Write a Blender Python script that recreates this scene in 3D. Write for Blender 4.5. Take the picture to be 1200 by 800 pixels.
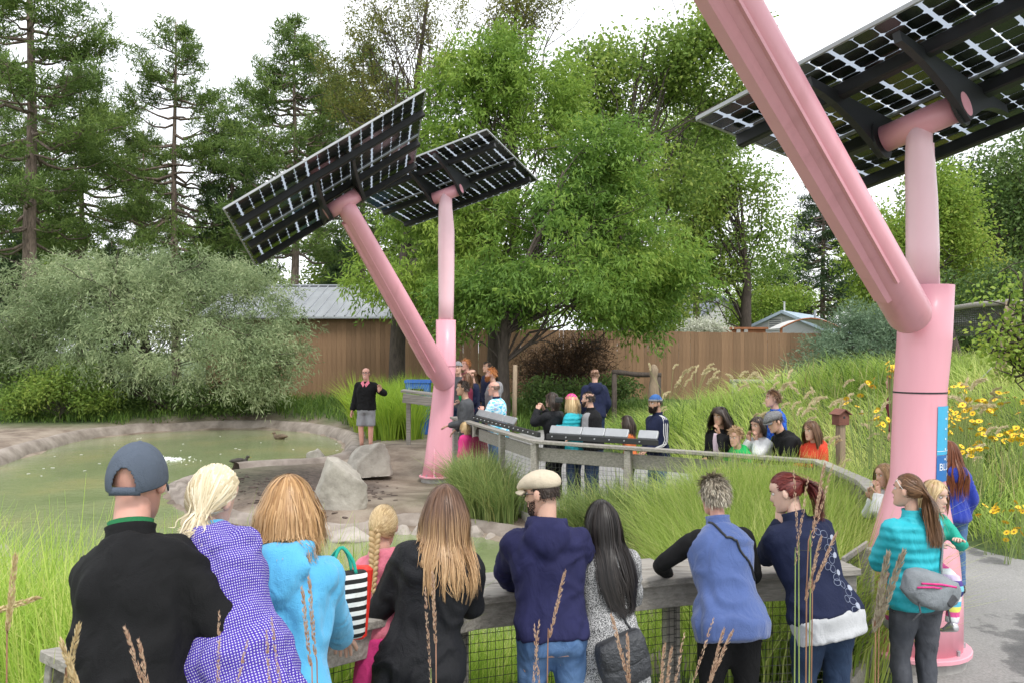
import bpy, bmesh, math, random
import numpy as np
from mathutils import Vector, Matrix
for o in list(bpy.data.objects): bpy.data.objects.remove(o)
SC = bpy.context.scene
COL = SC.collection
# ------------------------------------------------------------------ camera, sky, sun, exposure
CAMZ = 2.35; HOR = 412.0; FP = 1000.0          # eye height, horizon row and focal length in photo pixels
cam = bpy.data.cameras.new('camera'); cam.lens = 30.0; cam.sensor_width = 36.0
cam.shift_y = 12.0/1200.0; cam.clip_start = 0.05; cam.clip_end = 3000
co = bpy.data.objects.new('camera', cam); COL.objects.link(co)
co.location = (0, 0, CAMZ); co.rotation_euler = (math.radians(90), 0, 0)
SC.camera = co
SUN_EL, SUN_AZ = math.radians(58), math.radians(150)      # azimuth from +Y clockwise: behind the camera, to its right
W = bpy.data.worlds.new('World'); SC.world = W; W.use_nodes = True
nt = W.node_tree; nt.nodes.clear()
wo = nt.nodes.new('ShaderNodeOutputWorld'); bg = nt.nodes.new('ShaderNodeBackground')
sky = nt.nodes.new('ShaderNodeTexSky'); sky.sky_type = 'NISHITA'; sky.sun_disc = False
sky.sun_elevation = SUN_EL; sky.sun_rotation = SUN_AZ; sky.air_density = 1.0; sky.dust_density = 3.0
tc = nt.nodes.new('ShaderNodeTexCoord'); mp = nt.nodes.new('ShaderNodeMapping'); mp.inputs['Scale'].default_value = (1, 1, 3)
nz = nt.nodes.new('ShaderNodeTexNoise'); nz.inputs['Scale'].default_value = 2.2; nz.inputs['Detail'].default_value = 6
cr = nt.nodes.new('ShaderNodeValToRGB')
cr.color_ramp.elements[0].position = .3; cr.color_ramp.elements[0].color = (8.6, 8.9, 9.4, 1)
cr.color_ramp.elements[1].position = .7; cr.color_ramp.elements[1].color = (11.0, 11.1, 11.3, 1)
mx = nt.nodes.new('ShaderNodeMix'); mx.data_type = 'RGBA'; mx.inputs[0].default_value = .93
L = nt.links.new
L(tc.outputs['Generated'], mp.inputs[0]); L(mp.outputs[0], nz.inputs['Vector']); L(nz.outputs[0], cr.inputs[0])
L(sky.outputs[0], mx.inputs[6]); L(cr.outputs[0], mx.inputs[7]); L(mx.outputs[2], bg.inputs[0])
bg.inputs[1].default_value = 0.105; L(bg.outputs[0], wo.inputs[0])
sl = bpy.data.lights.new('sun', 'SUN'); sl.energy = 1.4; sl.angle = math.radians(14); sl.color = (1, .965, .91)
so = bpy.data.objects.new('sun', sl); COL.objects.link(so)
_d = Vector((math.sin(SUN_AZ)*math.cos(SUN_EL), math.cos(SUN_AZ)*math.cos(SUN_EL), math.sin(SUN_EL)))
so.rotation_euler = _d.to_track_quat('Z', 'Y').to_euler(); so.location = (0, -5, 30)
SC.view_settings.view_transform = 'Standard'; SC.view_settings.look = 'None'
SC.view_settings.exposure = 0.8; SC.view_settings.gamma = 1; SC.view_settings.use_curve_mapping = False
SC.render.engine = 'CYCLES'
SC.cycles.max_bounces = 6; SC.cycles.transparent_max_bounces = 8; SC.cycles.transmission_bounces = 4
# ------------------------------------------------------------------ helpers
rng = np.random.default_rng(7)
PI = math.pi
def A3(*a): return np.array(a, float)
def at(px, py, d):                                   # photo pixel + distance -> point
    return A3((px-600)/FP*d, d, CAMZ-(py-HOR)/FP*d)
def gnd(px, py, z=0.0):                              # photo pixel on a level at height z
    return at(px, py, (CAMZ-z)*FP/(py-HOR))
def unit(v):
    v = np.asarray(v, float); n = np.linalg.norm(v, axis=-1, keepdims=True); return v/np.maximum(n, 1e-9)
def smst(a, b, x):
    t = np.clip((x-a)/(b-a), 0, 1); return t*t*(3-2*t)
_T = np.random.default_rng(99).uniform(-1, 1, 4096)
def vnoise(P, sc=1.0, seed=0):
    P = np.asarray(P, float)*sc+seed*17.31; i = np.floor(P).astype(int); f = P-i; f = f*f*(3-2*f); r = 0
    for a in (0, 1):
        for b in (0, 1):
            for c in (0, 1):
                h = ((i[..., 0]+a)*73856093 ^ (i[..., 1]+b)*19349663 ^ (i[..., 2]+c)*83492791) & 4095
                r = r+_T[h]*(f[..., 0] if a else 1-f[..., 0])*(f[..., 1] if b else 1-f[..., 1])*(f[..., 2] if c else 1-f[..., 2])
    return r
def fbm(P, sc=1.0, oct=4, seed=0):
    r = 0; a = 1.0
    for k in range(oct): r = r+a*vnoise(P, sc*2**k, seed+k); a *= .5
    return r
def p3(x, y, z=0.0):
    x = np.asarray(x, float); return np.stack([x, np.broadcast_to(np.asarray(y, float), x.shape), np.broadcast_to(np.asarray(z, float), x.shape)], -1)

def new_mesh(name, V, F, smooth=False, M=None, attrs=None):
    me = bpy.data.meshes.new(name); V = np.asarray(V, np.float32)
    if isinstance(F, np.ndarray):
        nf, k = F.shape; lo = F.ravel().astype(np.int32); st = np.arange(nf, dtype=np.int32)*k
    else:
        nf = len(F); ln = np.array([len(f) for f in F]); lo = np.concatenate([np.asarray(f) for f in F]).astype(np.int32)
        st = np.concatenate([[0], np.cumsum(ln)[:-1]]).astype(np.int32)
    me.vertices.add(len(V)); me.vertices.foreach_set('co', V.ravel())
    me.loops.add(len(lo)); me.loops.foreach_set('vertex_index', lo)
    me.polygons.add(nf); me.polygons.foreach_set('loop_start', st)
    if M is not None: me.polygons.foreach_set('material_index', np.asarray(M, np.int32))
    me.update(calc_edges=True)
    me.polygons.foreach_set('use_smooth', np.full(nf, bool(smooth)))
    for k, v in (attrs or {}).items():
        a = me.attributes.new(k, 'FLOAT', 'POINT'); a.data.foreach_set('value', np.asarray(v, np.float32))
    return me
def tag(o, label=None, cat=None, group=None, kind=None):
    if label: o['label'] = label
    if cat: o['category'] = cat
    if group: o['group'] = group
    if kind: o['kind'] = kind
    return o
def obj(name, me, mats=None, parent=None, loc=None):
    if mats is not None and not me.materials:
        for m in (mats if isinstance(mats, (list, tuple)) else [mats]): me.materials.append(m)
    o = bpy.data.objects.new(name, me); COL.objects.link(o)
    if parent is not None: o.parent = parent
    if loc is not None: o.location = loc
    return o
def thing(name, label, cat, loc, group=None):
    o = bpy.data.objects.new(name, None); COL.objects.link(o); o.location = tuple(loc); o.empty_display_size = .1
    return tag(o, label, cat, group)
def copy_tree(o, parent=None):
    c = o.copy(); COL.objects.link(c); c.parent = parent
    for ch in list(o.children): copy_tree(ch, c)
    return c

class MB:                                            # collects faces of one mesh
    def __init__(s): s.V = []; s.F = []; s.M = []; s.n = 0
    def add(s, V, F, m=0):
        V = np.asarray(V, float); s.V.append(V); n = s.n
        s.F += [tuple(int(i)+n for i in f) for f in F]; s.M += [m]*len(F); s.n += len(V); return s
    def box(s, c, size, R=None, m=0, ch=0.0):
        c = np.asarray(c, float); h = np.asarray(size, float)/2
        if ch <= 0:
            P = np.array([(a, b, d) for d in (-1, 1) for a, b in ((-1, -1), (1, -1), (1, 1), (-1, 1))])*h
            F = [(3, 2, 1, 0), (4, 5, 6, 7), (0, 1, 5, 4), (1, 2, 6, 5), (2, 3, 7, 6), (3, 0, 4, 7)]
        else:                                        # longest side = length of a chamfered bar
            ax = int(np.argmax(h)); o = [i for i in range(3) if i != ax]; a, b = h[o[0]], h[o[1]]
            pr = [(-a+ch, -b), (a-ch, -b), (a, -b+ch), (a, b-ch), (a-ch, b), (-a+ch, b), (-a, b-ch), (-a, -b+ch)]
            P = np.zeros((32, 3))
            for e, (sg, k, q) in enumerate(((-1, h[ax], .0), (-1, h[ax]-ch, 1), (1, h[ax]-ch, 1), (1, h[ax], 0))):
                for i, (u, v) in enumerate(pr):
                    f = 1 if q else 1-ch/max(min(a, b), 1e-6)*.6
                    P[e*8+i, ax] = sg*k; P[e*8+i, o[0]] = u*f; P[e*8+i, o[1]] = v*f
            F = [tuple(range(7, -1, -1)), tuple(range(24, 32))]
            for e in range(3):
                for i in range(8): F.append((e*8+i, e*8+(i+1) % 8, e*8+8+(i+1) % 8, e*8+8+i))
            if ax == 1: F = [tuple(reversed(f)) for f in F]
        if R is not None: P = P @ np.asarray(R).T
        return s.add(P+c, F, m)
    def bar(s, p, q, w, h, up=(0, 0, 1), m=0, ch=0.0):         # box beam from p to q
        p = np.asarray(p, float); q = np.asarray(q, float); d = q-p; ln = np.linalg.norm(d); x = d/ln
        y = np.cross(up, x); y /= np.linalg.norm(y); z = np.cross(x, y)
        return s.box((p+q)/2, (ln, w, h), np.stack([x, y, z], 1), m, ch)
    def rings(s, R, cap=True, m=0):
        R = [np.asarray(r, float) for r in R]; k = len(R[0]); V = np.concatenate(R); F = []
        for i in range(len(R)-1):
            for j in range(k): F.append((i*k+j, i*k+(j+1) % k, (i+1)*k+(j+1) % k, (i+1)*k+j))
        if cap: F += [tuple(range(k-1, -1, -1)), tuple(range((len(R)-1)*k, len(R)*k))]
        return s.add(V, F, m)
    def tube(s, pts, rad, k=8, cap=True, m=0, ref=None, flat=1.0):
        pts = np.asarray(pts, float); n = len(pts); rad = np.broadcast_to(np.asarray(rad, float), (n,))
        T = np.gradient(pts, axis=0); T = unit(T)
        ref = np.asarray(ref if ref is not None else ((0, 0, 1) if abs(T[0][2]) < .9 else (0, 1, 0)), float)
        R = []; th = np.arange(k)*2*PI/k
        u = np.cross(T[0], ref); u /= np.linalg.norm(u)
        for i in range(n):
            u = u-T[i]*(u@T[i]); u /= np.linalg.norm(u); v = np.cross(T[i], u)
            R.append(pts[i]+rad[i]*(np.cos(th)[:, None]*u+flat*np.sin(th)[:, None]*v))
        return s.rings(R, cap, m)
    def ell(s, c, r, k=12, n=8, R=None, m=0):
        c = np.asarray(c, float); r = np.broadcast_to(np.asarray(r, float), (3,)); rr = []
        for i in range(n+1):
            a = -PI/2+PI*(i+.02 if i == 0 else (i-.02 if i == n else i))/n
            P = np.stack([np.cos(a)*np.cos(np.arange(k)*2*PI/k), np.cos(a)*np.sin(np.arange(k)*2*PI/k), np.full(k, np.sin(a))], 1)*r
            rr.append((P@np.asarray(R).T if R is not None else P)+c)
        return s.rings(rr, True, m)
    def mesh(s, name, smooth=False, origin=(0, 0, 0), attrs=None):
        return new_mesh(name, np.concatenate(s.V)-np.asarray(origin, float), s.F, smooth, s.M, attrs)
    def build(s, name, mats, parent=None, smooth=False, origin=(0, 0, 0), loc=None):
        return obj(name, s.mesh(name, smooth, origin), mats, parent, loc)
def rotz(a): c, s = math.cos(a), math.sin(a); return np.array([[c, -s, 0], [s, c, 0], [0, 0, 1.]])
def rotx(a): c, s = math.cos(a), math.sin(a); return np.array([[1, 0, 0], [0, c, -s], [0, s, c]])
def roty(a): c, s = math.cos(a), math.sin(a); return np.array([[c, 0, s], [0, 1, 0], [-s, 0, c]])
def spline(P, n):                                    # Catmull-Rom through P, n points
    P = np.asarray(P, float); Q = np.concatenate([[2*P[0]-P[1]], P, [2*P[-1]-P[-2]]]); t = np.linspace(0, len(P)-1-1e-6, n)
    i = t.astype(int); f = (t-i)[:, None]; a, b, c, d = Q[i], Q[i+1], Q[i+2], Q[i+3]
    return .5*(2*b+(c-a)*f+(2*a-5*b+4*c-d)*f**2+(-a+3*b-3*c+d)*f**3)

# ------------------------------------------------------------------ materials
_M = {}
def nodes(name):
    m = bpy.data.materials.new(name); m.use_nodes = True; t = m.node_tree
    return m, t, t.nodes['Principled BSDF'], t.nodes['Material Output']
def ramp(t, fac, stops):
    r = t.nodes.new('ShaderNodeValToRGB'); e = r.color_ramp.elements
    while len(e) < len(stops): e.new(.5)
    for i, (p, c) in enumerate(stops): e[i].position = p; e[i].color = (*c, 1)
    t.links.new(fac, r.inputs[0]); return r
def noise_node(t, sc, det=5, vec=None, rough=.6):
    n = t.nodes.new('ShaderNodeTexNoise'); n.inputs['Scale'].default_value = sc; n.inputs['Detail'].default_value = det; n.inputs['Roughness'].default_value = rough
    if vec is not None: t.links.new(vec, n.inputs['Vector'])
    return n
def coord(t, scale=(1, 1, 1), which='Object'):
    c = t.nodes.new('ShaderNodeTexCoord'); m = t.nodes.new('ShaderNodeMapping'); m.inputs['Scale'].default_value = scale
    t.links.new(c.outputs[which], m.inputs[0]); return m.outputs[0]
def mat(name, base, var=.15, sc=4.0, rough=.8, bump=.0, bsc=30.0, metal=0.0, spec=.5, scale=(1, 1, 1), stops=None, sheen=0.0, coat=0.0, det=5, objvar=0.0):
    if name in _M: return _M[name]
    m, t, p, _ = nodes(name); v = coord(t, scale); base = np.array(base, float)
    n = noise_node(t, sc, det, v)
    st = stops or [(.3, np.clip(base*(1-var), 0, 1)), (.7, np.clip(base*(1+var), 0, 1))]
    r = ramp(t, n.outputs[0], [(a, tuple(c)) for a, c in st]); out = r.outputs[0]
    if objvar:
        oi = t.nodes.new('ShaderNodeObjectInfo'); h = t.nodes.new('ShaderNodeHueSaturation'); mr = t.nodes.new('ShaderNodeMapRange')
        mr.inputs[3].default_value = 1-objvar; mr.inputs[4].default_value = 1+objvar
        t.links.new(oi.outputs['Random'], mr.inputs[0]); t.links.new(mr.outputs[0], h.inputs['Value']); t.links.new(out, h.inputs['Color']); out = h.outputs[0]
    t.links.new(out, p.inputs['Base Color'])
    p.inputs['Roughness'].default_value = rough; p.inputs['Metallic'].default_value = metal; p.inputs['Specular IOR Level'].default_value = spec
    if sheen: p.inputs['Sheen Weight'].default_value = sheen; p.inputs['Sheen Roughness'].default_value = .5
    if coat: p.inputs['Coat Weight'].default_value = coat; p.inputs['Coat Roughness'].default_value = .15
    if bump:
        b = t.nodes.new('ShaderNodeBump'); b.inputs['Strength'].default_value = bump; b.inputs['Distance'].default_value = .02
        n2 = noise_node(t, bsc, 4, v); t.links.new(n2.outputs[0], b.inputs['Height']); t.links.new(b.outputs[0], p.inputs['Normal'])
    _M[name] = m; return m
def leafmat(name, cols, transl=.35, rough=.55, attr='rnd', boost=1.0):
    if name in _M: return _M[name]
    if boost: cols = [(c[0]*1.28*boost, c[1]*1.28*boost, c[2]*1.05*boost) for c in cols]
    m, t, p, o = nodes(name); a = t.nodes.new('ShaderNodeAttribute'); a.attribute_name = attr
    n = len(cols); r = ramp(t, a.outputs['Fac'], [(i/(max(n-1, 1)), c) for i, c in enumerate(cols)])
    t.links.new(r.outputs[0], p.inputs['Base Color']); p.inputs['Roughness'].default_value = rough; p.inputs['Specular IOR Level'].default_value = .3
    tr = t.nodes.new('ShaderNodeBsdfTranslucent'); t.links.new(r.outputs[0], tr.inputs[0])
    mixs = t.nodes.new('ShaderNodeMixShader'); mixs.inputs[0].default_value = transl
    t.links.new(p.outputs[0], mixs.inputs[1]); t.links.new(tr.outputs[0], mixs.inputs[2]); t.links.new(mixs.outputs[0], o.inputs[0])
    _M[name] = m; return m
def wood(name, a, b, grain=(1, 14, 14), rough=.85, objvar=.12):
    return mat(name, a, sc=3.5, rough=rough, bump=.5, bsc=6, scale=grain, stops=[(.32, b), (.68, a)], objvar=objvar, det=8)
M_grey = wood('weathered_wood', (.40, .37, .33), (.22, .205, .18))
M_greyY = wood('weathered_wood_lengthwise', (.36, .34, .315), (.19, .18, .165), grain=(14, 1, 14))
M_brownfence = wood('brown_fence_stain', (.31, .19, .11), (.24, .142, .08), grain=(12, 12, .8), objvar=.14)
M_log = wood('peeled_log', (.33, .25, .17), (.2, .15, .1), grain=(8, 8, 1))
M_pink = mat('pink_paint', (.78, .36, .43), sc=2.2, rough=.4, bump=.06, bsc=3, coat=.12, scale=(2.5, 2.5, .45), stops=[(.22, (.66, .30, .345)), (.42, (.77, .355, .425)), (.8, (.80, .385, .455))], det=8)
M_pink2 = mat('pale_pink_paint', (.83, .54, .60), var=.05, sc=1.6, rough=.38, coat=.15)
M_black = mat('black_metal', (.018, .019, .021), rough=.45, bump=.05)
M_wire = mat('dark_wire', (.09, .09, .09), rough=.5, metal=.6)
M_alu = mat('aluminium', (.36, .37, .385), var=.10, rough=.5, metal=.35)
M_white = mat('white_paint', (.70, .70, .69), var=.05, rough=.5)
M_conc = mat('concrete', (.36, .35, .33), var=.2, sc=5, rough=.9, bump=.4, bsc=25)
M_rock = mat('granite_rock', (.4, .38, .34), sc=2.6, rough=.9, bump=.8, bsc=14, stops=[(.28, (.19, .172, .145)), (.46, (.33, .305, .262)), (.72, (.46, .43, .375))], det=9)
M_bark = mat('pine_bark', (.2, .15, .12), sc=5, rough=.95, bump=1, bsc=8, scale=(3, 3, .6), stops=[(.35, (.10, .075, .06)), (.65, (.27, .205, .165))])
M_bark2 = mat('dark_bark', (.07, .055, .045), var=.4, sc=5, rough=.95, bump=1, bsc=9, scale=(3, 3, .7))
def transform(me, fn):
    n = len(me.vertices); a = np.empty(n*3, np.float32); me.vertices.foreach_get('co', a); b = fn(a.reshape(n, 3).astype(float))
    me.vertices.foreach_set('co', np.asarray(b, np.float32).ravel()); me.update()
# ------------------------------------------------------------------ terrain
POND = np.array([(-11.6, 18.2), (-12.3, 22.0), (-12.7, 25.5), (-11.2, 28.0), (-8.7, 28.8), (-6.2, 27.2), (-4.7, 24.2), (-4.1, 21), (-4.2, 19.2), (-5.3, 18.5),
                 (-6.1, 17.8), (-6.5, 16.6), (-6.0, 15.2), (-5.2, 14.0), (-3.9, 12.7), (-2.9, 12.2), (-2.1, 12.1), (-1.5, 12.6), (-.65, 12.5), (0, 11.8), (.9, 10.8), (1.5, 9.6),
                 (1.5, 8.0), (.8, 6.9), (-.6, 6.3), (-2.4, 6.0), (-4.5, 6.6), (-6.5, 8.2), (-9, 10), (-11.5, 12.5), (-12, 15.5)])
def closed_spline(P, n):
    Q = np.concatenate([P[-2:], P, P[:3]]); s = spline(Q, n*4); k = len(Q)-1
    t = np.linspace(2, 2+len(P), n, endpoint=False)/k*(len(s)-1); i = t.astype(int); f = (t-i)[:, None]; return s[i]*(1-f)+s[np.minimum(i+1, len(s)-1)]*f
PS = closed_spline(POND, 150)
def sdist(x, y, P):                                  # >0 outside
    x = np.asarray(x, float); y = np.asarray(y, float); sh = x.shape; p = np.stack([x.ravel(), y.ravel()], 1)
    A = P; B = np.roll(P, -1, 0); best = np.full(len(p), 1e9); ins = np.zeros(len(p), bool)
    for a, b in zip(A, B):
        d = b-a; t = np.clip(((p-a)@d)/(d@d+1e-12), 0, 1); q = a+t[:, None]*d-p; best = np.minimum(best, (q**2).sum(1))
        c = ((a[1] > p[:, 1]) != (b[1] > p[:, 1]))
        xx = (b[0]-a[0])*(p[:, 1]-a[1])/(b[1]-a[1]+1e-12)+a[0]; ins ^= c & (p[:, 0] < xx)
    return (np.sqrt(best)*np.where(ins, -1, 1)).reshape(sh)
PL = np.array([(-2.9, 1.9), (-1.6, 2.95), (-.25, 4.5), (1, 4.85), (2.1, 5.1), (2.75, 6.1), (3.2, 7.9), (3.75, 9.3), (3.4, 10.3), (2.4, 10.75), (1.4, 11.4), (.4, 12.2), (-.4, 14), (-1.0, 16.2), (-1.0, 18.5), (-.9, 21), (0, 24), (2, 27)])
PR = np.array([(-2.3, .9), (-1.2, 1.9), (.2, 2.35), (1.6, 2.4), (4.2, 2.6), (6.2, 4.5), (6.9, 7.2), (6.1, 8.6), (5.5, 9.6), (5.4, 10.6), (5.45, 12.6), (4.6, 14.8), (3.0, 16.8), (1.8, 18.5), (1.5, 20), (1.8, 21.8), (2.6, 23.3), (4, 25.0)])
PLs, PRs = spline(PL, 90), spline(PR, 90)
MOUND = np.array([(13, 6.5), (8.4, 7.0), (7.4, 7.4), (6.4, 8.6), (5.7, 9.6), (5.6, 10.6), (5.7, 12.6), (4.8, 15), (3.2, 17), (2.0, 18.7), (1.8, 20), (2.2, 21.6), (4, 23), (8, 24.5), (14, 25), (22, 22), (22, 8)])
MS = closed_spline(MOUND, 90)
def gz(x, y):
    x = np.asarray(x, float); y = np.asarray(y, float)
    s = sdist(x, y, PS)
    z = .22*smst(-.1, -1.7, x)*smst(6.5, 3.0, y)*smst(-8, -4, x)
    z = z+.45*smst(24, 34, y)+.05*fbm(p3(x, y), .35, 3, 3)*smst(3, 9, np.abs(y))
    z = z-.36*np.exp(-((x+1.5)**2+(y-17.2)**2)/5)+.5*np.exp(-(((x-.2)/2.2)**2+((y-19.4)/2.3)**2))+.18*np.exp(-((x+3.3)**2+(y-19.8)**2)/.9)
    m = sdist(x, y, MS); z = z+1.75*smst(0.0, -5.5, m)+.10*smst(0, -.8, m)*(1+fbm(p3(x, y), .8, 2, 9))
    bank = np.clip(s, -3, 3)
    z = np.where(s > 0, z*smst(-.2, 1.4, s)+(-.2)*(1-smst(0, .9, bank)), -.2-.75*smst(0, 1.4, -bank))
    return z
def g1(x, y): return float(gz(np.array([x]), np.array([y]))[0])
def warp(n, lo, hi, c, k):                           # denser near c
    t = np.linspace(-1, 1, n); u = np.sinh(k*t)/np.sinh(k)
    return np.where(u < 0, c+(c-lo)*u, c+(hi-c)*u)
gx = warp(240, -700, 700, 0, 6.2); gy = warp(260, -60, 1500, 9, 6.6); gy = np.sort(np.concatenate([gy[gy > 14], np.linspace(-60, -4, 10), np.linspace(-3.5, 14, 90)]))
X, Y = np.meshgrid(gx, gy); Z = gz(X, Y)
n0, n1 = X.shape; idx = np.arange(n0*n1).reshape(n0, n1)
Fq = np.stack([idx[:-1, :-1], idx[:-1, 1:], idx[1:, 1:], idx[1:, :-1]], -1).reshape(-1, 4)
sd = sdist(X, Y, PS)
bare = ((X > -14) & (X < .3) & (Y > 11) & (Y < 27))
dirt = smst(1.0, .0, np.abs(X+3.2)/3.6-.15)*smst(10.8, 12, Y)*smst(27, 21, Y+.9*fbm(p3(X, Y), .4, 2, 5))
dirt = np.maximum(dirt, smst(4.5, 2.0, np.abs(X+14.5)+fbm(p3(X, Y), .3, 2, 4))*smst(15, 18, Y)*smst(27.5, 25.5, Y))
dirt = np.maximum(dirt, smst(1.1, .5, sd)*(Y > 11)*(X < 3)); dirt = np.maximum(dirt, (sd < .05)*1.0)
me = new_mesh('ground', np.stack([X, Y, Z], -1).reshape(-1, 3), Fq, True, attrs={'dirt': dirt.ravel(), 'mud': (smst(1.0, .55, np.hypot((X+4.3)/2.1, (Y-15.6)/2.6)+.35*fbm(p3(X, Y), .9, 3, 21))).ravel()})
m, t, p, _ = nodes('soil_and_turf'); v = coord(t)
a = t.nodes.new('ShaderNodeAttribute'); a.attribute_name = 'dirt'
n1_ = noise_node(t, 1.3, 8, v); n2_ = noise_node(t, 9, 8, v)
soil = ramp(t, n1_.outputs[0], [(.3, (.10, .075, .06)), (.44, (.185, .142, .108)), (.56, (.265, .215, .168)), (.75, (.335, .285, .23))])
turf = ramp(t, n2_.outputs[0], [(.3, (.035, .06, .015)), (.55, (.07, .11, .03)), (.75, (.13, .13, .06))])
am = t.nodes.new('ShaderNodeAttribute'); am.attribute_name = 'mud'; mud = ramp(t, n2_.outputs[0], [(.35, (.05, .036, .028)), (.65, (.13, .098, .078))]); mq_ = t.nodes.new('ShaderNodeMix'); mq_.data_type = 'RGBA'; t.links.new(am.outputs['Fac'], mq_.inputs[0]); t.links.new(soil.outputs[0], mq_.inputs[6]); t.links.new(mud.outputs[0], mq_.inputs[7])
mm = t.nodes.new('ShaderNodeMix'); mm.data_type = 'RGBA'; t.links.new(a.outputs['Fac'], mm.inputs[0]); t.links.new(turf.outputs[0], mm.inputs[6]); t.links.new(mq_.outputs[2], mm.inputs[7])
t.links.new(mm.outputs[2], p.inputs['Base Color']); p.inputs['Roughness'].default_value = .95
bm_ = t.nodes.new('ShaderNodeBump'); bm_.inputs['Strength'].default_value = .7; bm_.inputs['Distance'].default_value = .06; t.links.new(n2_.outputs[0], bm_.inputs['Height']); t.links.new(bm_.outputs[0], p.inputs['Normal'])
tag(obj('ground', me, m), kind='structure')
# water
m, t, p, _ = nodes('pond_water'); v = coord(t)
w1 = noise_node(t, .5, 4, v); w2 = noise_node(t, 5, 4, v, .5); w3 = noise_node(t, 22, 3, v, .5)
r = ramp(t, w1.outputs[0], [(.3, (.165, .205, .095)), (.5, (.215, .25, .125)), (.7, (.275, .275, .13))]); t.links.new(r.outputs[0], p.inputs['Base Color'])
p.inputs['Roughness'].default_value = .07; p.inputs['IOR'].default_value = 1.33
ad = t.nodes.new('ShaderNodeMath'); ad.operation = 'MULTIPLY_ADD'; ad.inputs[1].default_value = .35; t.links.new(w3.outputs[0], ad.inputs[0]); t.links.new(w2.outputs[0], ad.inputs[2])
b = t.nodes.new('ShaderNodeBump'); b.inputs['Strength'].default_value = .22; b.inputs['Distance'].default_value = .04; t.links.new(ad.outputs[0], b.inputs['Height']); t.links.new(b.outputs[0], p.inputs['Normal'])
out = PS+unit(PS-PS.mean(0))*.0
mb = MB(); ring = [np.array([[x, y, -.25] for x, y in PS])]
bmw = bmesh.new(); vs = [bmw.verts.new((x, y, -.25)) for x, y in (PS+0)]; bmw.faces.new(vs)
for f in bmw.faces:
    if f.normal.z < 0: f.normal_flip()
bmesh.ops.triangulate(bmw, faces=bmw.faces[:]); me = bpy.data.meshes.new('pond_water'); bmw.to_mesh(me); bmw.free()
tag(obj('pond_water', me, m), kind='structure')
# rim of the pond: a rounded lip of rough concrete
def rim(name, i0, i1, w, h, material):
    P = np.take(PS, np.arange(i0, i1), axis=0, mode='wrap'); T = unit(np.gradient(P, axis=0)); N = np.stack([T[:, 1], -T[:, 0]], 1)
    c = PS.mean(0)
    sg = np.sign(sdist(P[:, 0]+N[:, 0]*.3, P[:, 1]+N[:, 1]*.3, PS)); N = N*sg[:, None]; R = []
    prof = [(-.12, -.32), (-.08, -.16), (.03, h-.07), (w*.3, h-.01), (w*.65, h), (w, h-.025), (w+.12, -.25)]
    for i, (q, n) in enumerate(zip(P, N)):
        jit = .03*fbm(A3(q[0], q[1], 0), 1.4, 3, 2)
        R.append(np.array([[q[0]+n[0]*(a+jit*2), q[1]+n[1]*(a+jit*2), b+jit] for a, b in prof]))
    k = len(prof); V = np.concatenate(R); F = [(i*k+j, i*k+j+1, (i+1)*k+j+1, (i+1)*k+j) for i in range(len(R)-1) for j in range(k-1)]
    return tag(obj(name, new_mesh(name, V, F, True), material), kind='structure')
M_rim = mat('rim_stone', (.36, .31, .275), sc=2.2, rough=.95, bump=.8, bsc=10, stops=[(.3, (.15, .122, .10)), (.55, (.27, .23, .198)), (.75, (.37, .325, .285))])
rim('pond_rim', -6, 48, .30, .03, M_rim); rim('pond_rim', 48, 104, .22, -.09, M_rim)
# asphalt path
u = np.linspace(0, 1, 13)
P = PLs[:, None, :]*(1-u)[None, :, None]+PRs[:, None, :]*u[None, :, None]
P = P+.05*np.stack([vnoise(p3(P[..., 0], P[..., 1]), 1.5, 1), vnoise(p3(P[..., 0], P[..., 1]), 1.5, 2)], -1)
Zp = gz(P[..., 0], P[..., 1])+.03
ii = np.arange(P.shape[0]*13).reshape(P.shape[0], 13)
Fq = np.stack([ii[:-1, :-1], ii[:-1, 1:], ii[1:, 1:], ii[1:, :-1]], -1).reshape(-1, 4)[:, ::-1]
me = new_mesh('path', np.concatenate([P, Zp[..., None]], -1).reshape(-1, 3), Fq, True)
m, t, p, _ = nodes('worn_asphalt'); v = coord(t)
c1 = noise_node(t, .55, 9, v, .62); c2 = noise_node(t, 60, 4, v)
patch = ramp(t, c1.outputs[0], [(.38, (.10, .10, .10)), (.425, (.15, .148, .145)), (.44, (.25, .246, .238)), (.7, (.32, .312, .30))])
sp = ramp(t, c2.outputs[0], [(.3, (.75, .75, .75)), (.7, (1.15, 1.15, 1.15))])
mu = t.nodes.new('ShaderNodeMix'); mu.data_type = 'RGBA'; mu.blend_type = 'MULTIPLY'; mu.inputs[0].default_value = 1
t.links.new(patch.outputs[0], mu.inputs[6]); t.links.new(sp.outputs[0], mu.inputs[7]); t.links.new(mu.outputs[2], p.inputs['Base Color']); p.inputs['Roughness'].default_value = .9
b = t.nodes.new('ShaderNodeBump'); b.inputs['Strength'].default_value = .5; b.inputs['Distance'].default_value = .01; t.links.new(c2.outputs[0], b.inputs['Height']); t.links.new(b.outputs[0], p.inputs['Normal'])
tag(obj('path', me, m), kind='structure')
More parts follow.
